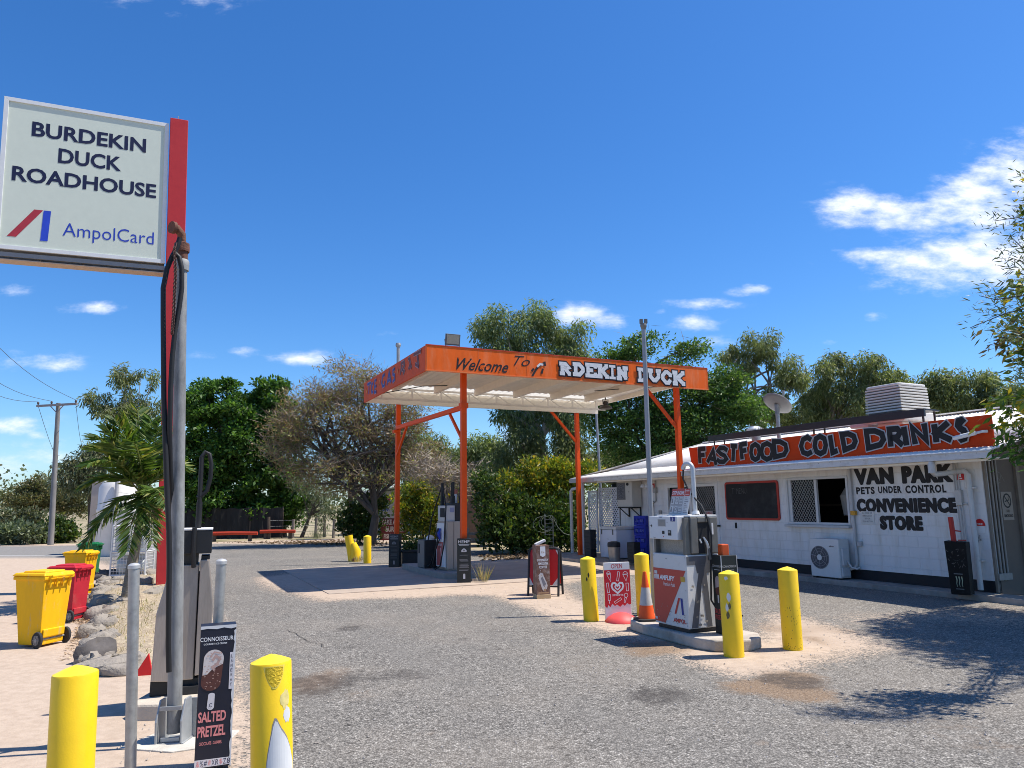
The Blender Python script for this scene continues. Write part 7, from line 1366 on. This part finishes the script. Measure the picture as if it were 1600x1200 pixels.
TW = mat('twig_brown', (.27, .205, .15), .9, var=.3)

tree('shade_tree', 'big dense dark green tree overhanging the shade-cloth fence, its left half', 'tree', gp(330, 842)+Y3*.9, [(335, 635, 62, 45), (318, 712, 50, 62), (368, 690, 45, 70), (338, 765, 62, 40), (392, 640, 45, 45), (300, 655, 26, 50), (318, 800, 36, 26), (350, 806, 40, 24), (392, 806, 30, 22), (290, 740, 26, 40)], 'broad', 200, 190, G_MANGO, 1.05, .66, .22, TRUNKD, 26)
tree('shade_tree', 'dense green tree overlapping the brown bare tree, right half of the dark clump', 'tree', gp(425, 841)+Y3*1.9, [(425, 632, 44, 42), (440, 690, 46, 55), (412, 752, 55, 50), (455, 740, 28, 45), (452, 785, 40, 30), (400, 800, 50, 26), (440, 812, 26, 18)], 'broad', 160, 190, G_DARK, 1.05, .66, .2, TRUNKD, 22)
tree('slim_tree', 'slim pale green tree by the paddock gateway', 'tree', gp(464, 841)+Y3*.8, [(498, 785, 30, 34), (475, 752, 26, 30), (512, 806, 20, 20)], 'gum', 34, 90, G_SILV, .75, .5, .10, TRUNKD, 12, twigs=60)
tree('bare_tree', 'wide brownish half-bare tree with a dark forked trunk beside the food sign', 'tree', gp(577, 851), [(560, 604, 66, 40), (515, 660, 84, 44), (590, 680, 66, 55), (462, 708, 52, 36), (645, 716, 50, 36), (540, 738, 92, 34), (630, 640, 46, 50), (490, 620, 44, 30), (450, 660, 30, 26)], 'twig', 300, 105, G_OLIVE, .80, .72, .22, TRUNKD, 70, .3, twigs=9000, lean_to=(.25, 0, 1.25), twig_mat=TW)
tree('bare_shrub', 'tangled leafless pale shrub behind the old canopy pump', 'shrub', gp(700, 866)+Y3*3, [(700, 742, 52, 28), (735, 752, 30, 24), (665, 740, 36, 30)], 'twig', 60, 14, G_OLIVE, .7, .55, .08, TRUNK, 40, .4, twigs=2600, twig_mat=mat('twig_pale', (.34, .28, .215), .9, var=.3))
tree('green_shrub', 'green leafy shrub left of the food sign at the foot of the bare tree', 'shrub', gp(552, 852)+Y3*1.2, [(548, 815, 22, 30), (582, 800, 24, 34), (566, 830, 30, 22)], 'shrub', 46, 120, G_HEDGE, 1.3, .42, .06, TRUNKD, 8)
tree('green_shrub', 'green and yellowish shrub between the food sign and the old pump', 'shrub', gp(650, 858)+Y3*1.5, [(645, 800, 30, 42), (668, 790, 26, 40), (650, 770, 26, 20), (672, 830, 30, 26), (700, 800, 24, 40)], 'shrub', 70, 120, G_YEL, 1.25, .42, .06, TRUNKD, 10, twigs=260)
tree('round_tree', 'rounded mid green tree seen through the canopy between its front posts', 'tree', gp(752, 832), [(756, 712, 42, 30), (722, 726, 28, 26), (780, 735, 26, 26), (745, 745, 40, 20)], 'gum', 70, 260, G_GUM, 1.15, 0.72, .2, TRUNK, 14)
tree('gum_tree', 'tallest grey green gum tree rising behind the middle of the canopy', 'tree', gp(852, 838), [(768, 505, 28, 38), (830, 515, 42, 40), (892, 535, 38, 40), (800, 560, 52, 40), (905, 575, 34, 34), (760, 560, 24, 26), (850, 590, 62, 45), (835, 650, 44, 44), (790, 655, 26, 20), (885, 660, 36, 44), (910, 620, 30, 30)], 'gum', 210, 230, G_GUM, 1.0, 0.66, .34, TRUNKW, 34, .45, twigs=400)
tree('feathery_tree', 'spreading bright green feathery tree behind the right end of the canopy', 'tree', gp(1000, 846), [(962, 556, 30, 20), (1003, 540, 32, 22), (1072, 552, 32, 18), (1115, 600, 45, 34), (975, 606, 46, 36), (1042, 640, 60, 44), (955, 660, 46, 46), (1100, 655, 62, 44), (1160, 650, 44, 40), (1120, 610, 40, 30), (940, 620, 30, 40), (1080, 690, 70, 30), (1000, 700, 60, 36), (1040, 585, 40, 26)], 'feather', 320, 190, G_FEA, .85, .78, .26, TRUNKD, 44, .4, twigs=700)
tree('gum_tree', 'gum tree with two high tufts behind the satellite dish', 'tree', gp(1200, 824), [(1192, 545, 30, 26), (1225, 585, 28, 30), (1150, 612, 40, 44), (1190, 640, 46, 36), (1172, 570, 24, 24), (1245, 590, 22, 26), (1140, 560, 24, 14)], 'gum', 95, 260, G_GUM2, 1.1, 0.62, .26, TRUNK, 30, .5, twigs=300)
tree('gum_tree', 'broad rounded gum tree behind the roof cooler', 'tree', gp(1320, 822), [(1312, 588, 42, 34), (1352, 578, 36, 26), (1290, 632, 40, 30), (1392, 602, 40, 34), (1268, 620, 24, 28), (1250, 655, 46, 22), (1340, 630, 50, 30)], 'gum', 110, 260, G_GUM2, 1.15, 0.68, .28, TRUNK, 30, .5, twigs=300)
tree('gum_tree', 'lower distant gum tree right of the roof cooler', 'tree', gp(1480, 818), [(1475, 602, 36, 18), (1522, 600, 26, 16), (1440, 618, 36, 24), (1500, 632, 48, 24), (1560, 625, 40, 24)], 'gum', 90, 240, G_GUM2, 1.4, 0.8, .26, TRUNK, 14, .5)
tree('hedge_bush', 'tall yellow-green bush behind the rear right canopy post', 'bush', gp(850, 862)+Y3*.6, [(845, 748, 42, 30), (880, 765, 32, 40), (805, 770, 38, 34), (868, 728, 26, 14), (906, 745, 22, 22), (850, 790, 60, 30)], 'shrub', 120, 150, G_YEL, 1.15, .46, .06, TRUNKD, 12)
tree('hedge_bush', 'dark green shaded bush below the yellow-green one', 'bush', gp(838, 868)+Y3*.9, [(770, 800, 30, 50), (805, 815, 46, 48), (850, 820, 50, 44), (888, 815, 26, 48), (760, 760, 20, 24), (830, 845, 60, 20)], 'shrub', 130, 150, G_HEDGE, 1.15, .46, .06, TRUNKD, 14, ztrim=.1)
tree('small_shrub', 'small bright shrub behind the hose rack', 'shrub', gp(874, 866), [(874, 812, 16, 18), (882, 826, 12, 14)], 'shrub', 18, 110, G_MANGO, .8, .22, .03, TRUNKD, 6, .5)
tree('gum_tree', 'thin straggly gum tree above the palm at left', 'tree', gp(205, 838), [(192, 592, 26, 24), (215, 580, 8, 10), (236, 594, 12, 14), (150, 622, 22, 12), (170, 640, 34, 14), (205, 632, 34, 16), (240, 640, 16, 22), (185, 655, 30, 12), (225, 665, 24, 20)], 'gum', 100, 70, G_GUM2, 1.15, .5, .16, TRUNKW, 46, .5, twigs=700)
tree('scrub_tree', 'low olive tree behind the power pole', 'tree', gp(140, 836), [(128, 722, 30, 26), (160, 706, 30, 22), (108, 748, 30, 22), (150, 745, 30, 30)], 'gum', 70, 100, G_SCRUB, 1.25, .62, .12, TRUNKD, 22, .5, twigs=300)
tree('scrub_tree', 'wide brownish green tree left of the power pole', 'tree', gp(55, 834), [(55, 765, 26, 20), (78, 778, 40, 20), (40, 785, 36, 18), (110, 785, 30, 26)], 'shrub', 110, 170, leafmat('leaf_brown_green', (.07, .085, .032), (.15, .155, .07), .25, (.19, .15, .07), .15), 1.3, .6, .12, TRUNKD, 14, .5, twigs=200)
for i, ((bx_, by_), bl, lb, mm) in enumerate((((40, 852), [(38, 832, 36, 15), (18, 838, 24, 11)], 'rounded grey-green scrub bush by the far road edge', G_SILV), ((92, 850), [(95, 828, 24, 19), (78, 836, 20, 12)], 'dark green scrub bush at the foot of the power pole', G_HEDGE), ((8, 842), [(5, 815, 30, 16), (45, 812, 26, 12)], 'olive scrub behind the rounded bush at the left edge', G_SCRUB))):
    tree('scrub_bush', lb, 'bush', gp(bx_, by_)+Y3*1.5, bl, 'shrub', 40, 130, mm, 1.5, .5, .05, TRUNKD, 5, group='scrub bushes by the far road', ztrim=.1)
tree('dark_trunk_tree', 'dark leaning trunk tree beside the fence post in the paddock', 'tree', gp(547, 842), [(552, 745, 30, 26), (536, 720, 24, 20)], 'twig', 30, 40, G_OLIVE, .9, .5, .15, TRUNKD, 16, .9, twigs=300, twig_mat=TW)

tree('background_tree', 'dull green tree filling the gap behind the bare shrub and old pump', 'tree', gp(665, 834), [(650, 700, 44, 40), (690, 718, 40, 34), (620, 735, 50, 30), (675, 750, 60, 24)], 'gum', 80, 240, G_GUM2, 1.0, .8, .18, TRUNK, 18, .45, twigs=300)
tree('background_tree', 'dark green tree low behind the yellow-green bush and canopy rear', 'tree', gp(905, 838), [(820, 690, 40, 34), (900, 705, 40, 40), (945, 720, 40, 40), (790, 725, 30, 24)], 'gum', 70, 240, G_GUM2, 1.0, .8, .18, TRUNK, 18, .45, twigs=300)

# far tree line: reads as one mass
n = 60000; xs = RNG.uniform(-260, 330, n); ys = RNG.uniform(95, 175, n); hh = 5.0+2.2*np.sin(xs*.07+1)+1.6*np.sin(xs*.19)+1.2*np.sin(xs*.43+2)+RNG.uniform(-.6, .8, n); zz = hh*RNG.rand(n)**.7
P = np.stack([xs, ys, np.maximum(zz, .1)], 1); D = RNG.normal(size=(n, 3)); L_ = RNG.uniform(.4, .95, n)
leaf_object('treeline_foliage', P, D, L_, L_*.6, leafmat('leaf_far', (.05, .075, .03), (.12, .145, .065), .15, (.16, .15, .08), .2), kind='stuff')

# palm
pb0 = gp(199, 944, .0)+Vector((0, 0, .14)); pmt = thing('palm_tree', 'palm with a leaning slim trunk in the garden bed', 'palm', pb0)
hdp = dist(pb0); pc_ = wpt(224, 775, hdp)[0]-pb0
b = MB(); q1 = wpt(207, 880, hdp)[0]-pb0; q2 = wpt(217, 825, hdp)[0]-pb0; b.tube([(0, 0, -.1), q1, q2, pc_], [.125, .095, .075, .06], 14)
for k in range(26): p = Vector((0, 0, 0)).lerp(q1, min(1, k/13)) if k < 13 else q1.lerp(q2, (k-13)/13); r_ = (.118-.0016*k)*(1 if k < 13 else .93); b.lathe([(r_-.01, -.008), (r_+.004, 0), (r_-.01, .008)], 14, p, cap=False)
b.build('trunk', mat('palm_trunk', (.21, .185, .145), .9, var=.3, scale=14, bump=.4), pmt, smooth=True)
PALM = leafmat('leaf_palm', (.040, .088, .014), (.115, .185, .028), .32, (.22, .24, .06), .15); PALMD = leafmat('leaf_palm_dry', (.10, .075, .03), (.24, .19, .08), .3)
fronds = [(215, 640, -.4, .25, 1), (180, 655, .5, .3, 1), (150, 682, .6, .5, 1), (250, 665, .5, .3, 1), (138, 725, .8, .6, 1), (132, 852, .5, .55, 1.0), (128, 760, .1, .55, 1), (142, 700, -.3, .55, 1), (165, 668, .3, .35, 1), (198, 650, -.2, .2, 1), (238, 655, .3, .2, 1), (262, 690, -.5, .35, 1), (290, 730, .2, .5, 1), (200, 862, 1.0, .5, 1), (238, 850, .9, .5, .9), (262, 790, 1.2, .4, .8), (175, 690, -1.2, .5, 1), (250, 720, -1.2, .5, 1), (208, 690, 1.0, .45, .9)]
for i, (tx, ty, toward, arch, ls) in enumerate(fronds):
    T = wpt(tx, ty, hdp-toward)[0]-pb0; Mm = pc_.lerp(T, .45)+Vector((0, 0, arch)); n_ = 50
    pts = [(pc_*(1-s)*(1-s)+Mm*2*s*(1-s)+T*s*s) for s in [k/20 for k in range(21)]]
    b = MB(); b.tube(pts, [.022-.017*k/20 for k in range(21)], 5); fr = b.build('frond', mat('palm_rachis', (.16, .20, .05), .6), pmt, smooth=True)
    Pl, Dl, Ll = [], [], []
    for k in range(n_):
        s = .14+.86*k/n_; f = s*20; j = min(int(f), 19); p = pts[j].lerp(pts[j+1], f-j); tg = (pts[min(j+1, 20)]-pts[j]).normalized(); sd_ = tg.cross(Z3).normalized(); un = sd_.cross(tg).normalized()
        for sg in (-1, 1):
            Pl.append(p); dd = tg*(.55+.5*s)+sd_*(sg*random.uniform(.75, 1.0))+un*random.uniform(-.15, .4)-Z3*random.uniform(.1, .5); Dl.append(dd); Ll.append((.17+.25*math.sin(math.pi*min(1, s*.85+.12)))*ls*random.uniform(.85, 1.1))
    Ll = np.array(Ll); leaf_object('leaflets', np.array([tuple(p) for p in Pl]), np.array([tuple(p) for p in Dl]), Ll*1.15, .050+0*Ll, PALM, fr)
b = MB(); b.tube([pc_, pc_+Vector((-.15, -.1, .5)), wpt(213, 655, hdp)[0]-pb0], [.02, .015, .004], 6); b.build('spear', mat('palm_spear', (.30, .31, .16), .6), pmt)
n = 90; P = np.array([tuple(pc_+Vector((random.uniform(-.1, .35), random.uniform(-.2, .2), random.uniform(-.35, .0)))) for _ in range(n)]); D = RNG.normal(size=(n, 3))*.4; D[:, 2] -= 1; D[:, 0] += .4; leaf_object('dry_fronds', P, D, RNG.uniform(.2, .45, n), .03+0*P[:, 0], PALMD, pmt)

# tree overhanging from the right: shades the forecourt corner
fgb = Vector((9.1, 9.0, 0)); fg = thing('overhanging_tree', 'leafy tree reaching in from the right edge above the shop corner', 'tree', fgb)
E2 = [((9.75, 9.3, 6.9), (1.5, 2.2, .9), 120), ((9.15, 9.2, 6.2), (1.6, 2.0, .8), 90), ((8.95, 9.2, 4.6), (1.25, 1.8, 1.2), 80), ((8.9, 10.6, 4.3), (.95, 1.4, 1.1), 50), ((9.8, 11.2, 5.4), (1.3, 1.3, .9), 50), ((9.4, 9.2, 5.6), (1.2, 1.6, .9), 30), ((8.2, 9.0, 3.2), (.8, .9, .6), 16)]
C = np.vstack([np.array(c)+in_ball(k, 2.2)*np.array(r) for c, r, k in E2])-np.array(fgb); R = RNG.uniform(.25, .5, len(C))
P, D, L_, W_ = clumps_to_leaves(C, R, 170, 'broad', .40)
Pc, Dc, Lc = [], [], []; b = MB()
b.tube([(0, 0, 0), (-.1, 0, 1.4), (-.25, .1, 2.6)], [.15, .12, .1], 10)
for ci in RNG.permutation(len(C))[:30]: e = Vector(tuple(C[ci])); s_ = Vector((-.25, .1, 2.6)); b.tube([s_, s_.lerp(e, .5)+Vector((0, 0, .25)), e], [.05, .03, .006], 6)
sprays0 = [([(1690, 330), (1640, 320), (1605, 295), (1592, 268)], 8.2, 'g'), ([(1690, 380), (1625, 352), (1580, 340), (1545, 345)], 8.0, 'g'), ([(1680, 420), (1620, 400), (1585, 385), (1572, 372)], 8.1, 'g'), ([(1690, 470), (1625, 425), (1590, 410), (1566, 402)], 8.0, 'g'),
          ([(1680, 500), (1610, 478), (1560, 490), (1506, 512)], 7.9, 'g'), ([(1640, 470), (1590, 462), (1545, 468), (1520, 462)], 8.0, 'g'), ([(1690, 440), (1640, 442), (1600, 448), (1570, 450)], 8.5, 'y'), ([(1690, 520), (1640, 500), (1605, 490), (1580, 500)], 8.5, 'y'), ([(1690, 560), (1640, 535), (1590, 525), (1532, 540)], 8.5, 'd'), ([(1690, 590), (1640, 560), (1600, 552), (1572, 548)], 8.5, 'y'), ([(1680, 560), (1620, 530), (1580, 520), (1555, 515)], 8.1, 'g'),
          ([(1700, 640), (1640, 610), (1590, 612), (1530, 632)], 8.5, 'y'), ([(1700, 660), (1640, 630), (1600, 622), (1560, 618)], 8.0, 'y'), ([(1700, 670), (1640, 650), (1590, 645), (1545, 655)], 8.4, 'y'), ([(1700, 690), (1650, 668), (1610, 660), (1575, 672)], 8.5, 'y'), ([(1700, 720), (1640, 690), (1600, 682), (1552, 696)], 8.4, 'm'), ([(1700, 735), (1640, 712), (1600, 705), (1570, 712)], 8.4, 'm'), ([(1650, 640), (1600, 600), (1585, 590), (1570, 596)], 7.9, 'g')]
sprays = [([(x+10 if i else min(x, 1660), y) for i, (x, y) in enumerate(pp)], h_, k_) for pp, h_, k_ in sprays0]
groups = {'g': ([], [], []), 'y': ([], [], []), 'd': ([], [], []), 'm': ([], [], [])}
for path, hd, kind in sprays:
    pts = [wpt(x, y, hd)[0]-fgb for x, y in path]; c0_ = Vector(tuple(C[np.argmin(np.linalg.norm(C-np.array(pts[0]), axis=1))])); pts = [c0_]+pts; b.tube(pts, [.006, .006, .006, .005, .003], 5)
    A, B_, Cc = groups[kind]; n_ = 270 if kind == 'g' else 210
    for k in range(n_):
        f = random.uniform(.0, 1)*4; j = min(int(f), 3); p = pts[j].lerp(pts[j+1], f-j); tg = (pts[j+1]-pts[j]).normalized()
        sp_ = .13 if kind == 'g' else .12; p = p+Vector([random.gauss(0, sp_*.6) for _ in range(3)])
        dv = tg*.7+Vector([random.gauss(0, .55) for _ in range(3)])-Z3*(.0 if kind == 'g' else .45); A.append(tuple(p)); B_.append(tuple(dv)); Cc.append(random.uniform(.045, .095) if kind == 'g' else random.uniform(.06, .125))
b.build('trunk', TRUNKD, fg, smooth=True)
leaf_object('crown', P, D, L_, W_, G_FG, fg)
for kind, (mm, wr) in {'g': (G_SILV, .16), 'y': (G_FG, .36), 'd': (leafmat('leaf_bronze', (.07, .05, .03), (.22, .16, .06), .3), .34), 'm': (G_DARK, .3)}.items():
    A, B_, Cc = groups[kind]; Cc = np.array(Cc); leaf_object('foliage', np.array(A), np.array(B_), Cc, Cc*wr, mm, fg)

# planter plants, weeds, grass, litter
n = 420; P = np.stack([RNG.uniform(-.3, .3, n), RNG.uniform(-.17, .17, n), RNG.uniform(.42, .62, n)], 1); D = RNG.normal(size=(n, 3))*.7; D[:, 2] += .6; leaf_object('plant', P, D, RNG.uniform(.06, .14, n), RNG.uniform(.03, .06, n), G_HEDGE, PLANTERS)
def tuft(name, label, loc, n, h, sp, m):
    t = thing(name, label, 'weed', loc); a = RNG.uniform(0, 6.28, n); r = np.abs(RNG.normal(0, sp, n)); P = np.stack([r*np.cos(a)*.4, r*np.sin(a)*.4, 0*a], 1); D = np.stack([np.cos(a)*RNG.uniform(.1, .7, n), np.sin(a)*RNG.uniform(.1, .7, n), 0*a+1], 1)
    leaf_object('blades', P, D, RNG.uniform(.4, 1, n)*h, .012+0*a, m, t)
DRY = leafmat('dry_grass', (.30, .24, .12), (.50, .42, .25), .3, (.20, .22, .08), .15)
tuft('weed', 'dry weed tuft on the sand right of the HEMP sleeve', gp(757, 910), 70, .50, .16, DRY)
tuft('weed', 'dry grass at the foot of the two far yellow bollards', gp(560, 878), 90, .28, .35, DRY)
tuft('weed', 'green weed patch by the paddock fence posts', gp(496, 842), 160, .6, .6, G_SILV)
n = 2600; bb2 = np.array([tuple(p) for p in bed]); cen2 = bb2.mean(0); idx = RNG.randint(0, len(bb2), n); f = RNG.rand(n, 1)**.5; nx = bb2[(idx+1) % len(bb2)]; ed = bb2[idx]+(nx-bb2[idx])*RNG.rand(n, 1); P = cen2+(ed-cen2)*f*.96; P[:, 2] = .13*(1-f[:, 0]**4)-.01
D = RNG.normal(size=(n, 3))*.6; D[:, 2] = np.abs(D[:, 2])+.5*(RNG.rand(n) < .6); leaf_object('dry_grass', P, D, RNG.uniform(.03, .11, n), .008+0*P[:, 0], DRY, kind='stuff')
# leaf litter beside the bed and scattered stones on the forecourt
def litter(poly, n):
    pw_ = np.array([tuple(gp(*p)) for p in poly]); w_ = RNG.dirichlet(np.ones(len(pw_))*.7, n); return w_ @ pw_
P = np.vstack([litter([(90, 1040), (150, 1060), (150, 960), (120, 985), (138, 920)], 900), litter([(130, 940), (165, 900), (150, 960), (115, 975)], 700)]); P[:, 2] += RNG.uniform(.006, .02, len(P)); D = RNG.normal(size=(len(P), 3)); D[:, 2] *= .15
leaf_object('leaf_litter', P, D, RNG.uniform(.03, .08, len(P)), RNG.uniform(.015, .035, len(P)), leafmat('litter', (.30, .20, .11), (.52, .38, .24), .1), roll=np.tile([[0, .15, 1.0]], (len(P), 1)), kind='stuff')
P = np.vstack([litter([(330, 848), (470, 850), (610, 856), (640, 850), (540, 842)], 1500), litter([(740, 868), (910, 872), (760, 878), (905, 862)], 900)]); P[:, 2] += .02; D = RNG.normal(size=(len(P), 3)); D[:, 2] *= .2
leaf_object('leaf_litter', P, D, RNG.uniform(.08, .2, len(P)), RNG.uniform(.03, .08, len(P)), leafmat('litter_dark', (.10, .065, .035), (.22, .15, .085), .1), kind='stuff')
n = 2600; X = RNG.uniform(-3, 7.5, n); Yy = 3.5+RNG.rand(n)**1.3*12; b = MB(); sz = RNG.uniform(.004, .013, n)
V = []; Fc = []
for i in range(n):
    s_ = sz[i]; a = RNG.uniform(0, 3); c_, d_ = math.cos(a)*s_, math.sin(a)*s_; x, y = X[i], Yy[i]; o_ = len(V); hq = s_*RNG.uniform(.6, 1.1)
    V += [(x+c_, y+d_, .004), (x-d_, y+c_*.8, .004), (x-c_, y-d_, .004), (x+d_, y-c_*.8, .004), (x+c_*.2, y+d_*.1, .004+hq)]; Fc += [(o_, o_+1, o_+4), (o_+1, o_+2, o_+4), (o_+2, o_+3, o_+4), (o_+3, o_, o_+4)]
b.add(V, Fc); b.build('loose_gravel', mat('loose_stone', (.30, .28, .26), .9, var=.6, scale=3, col2=(.42, .33, .26), c2amt=.4, c2scale=2), kind='stuff')
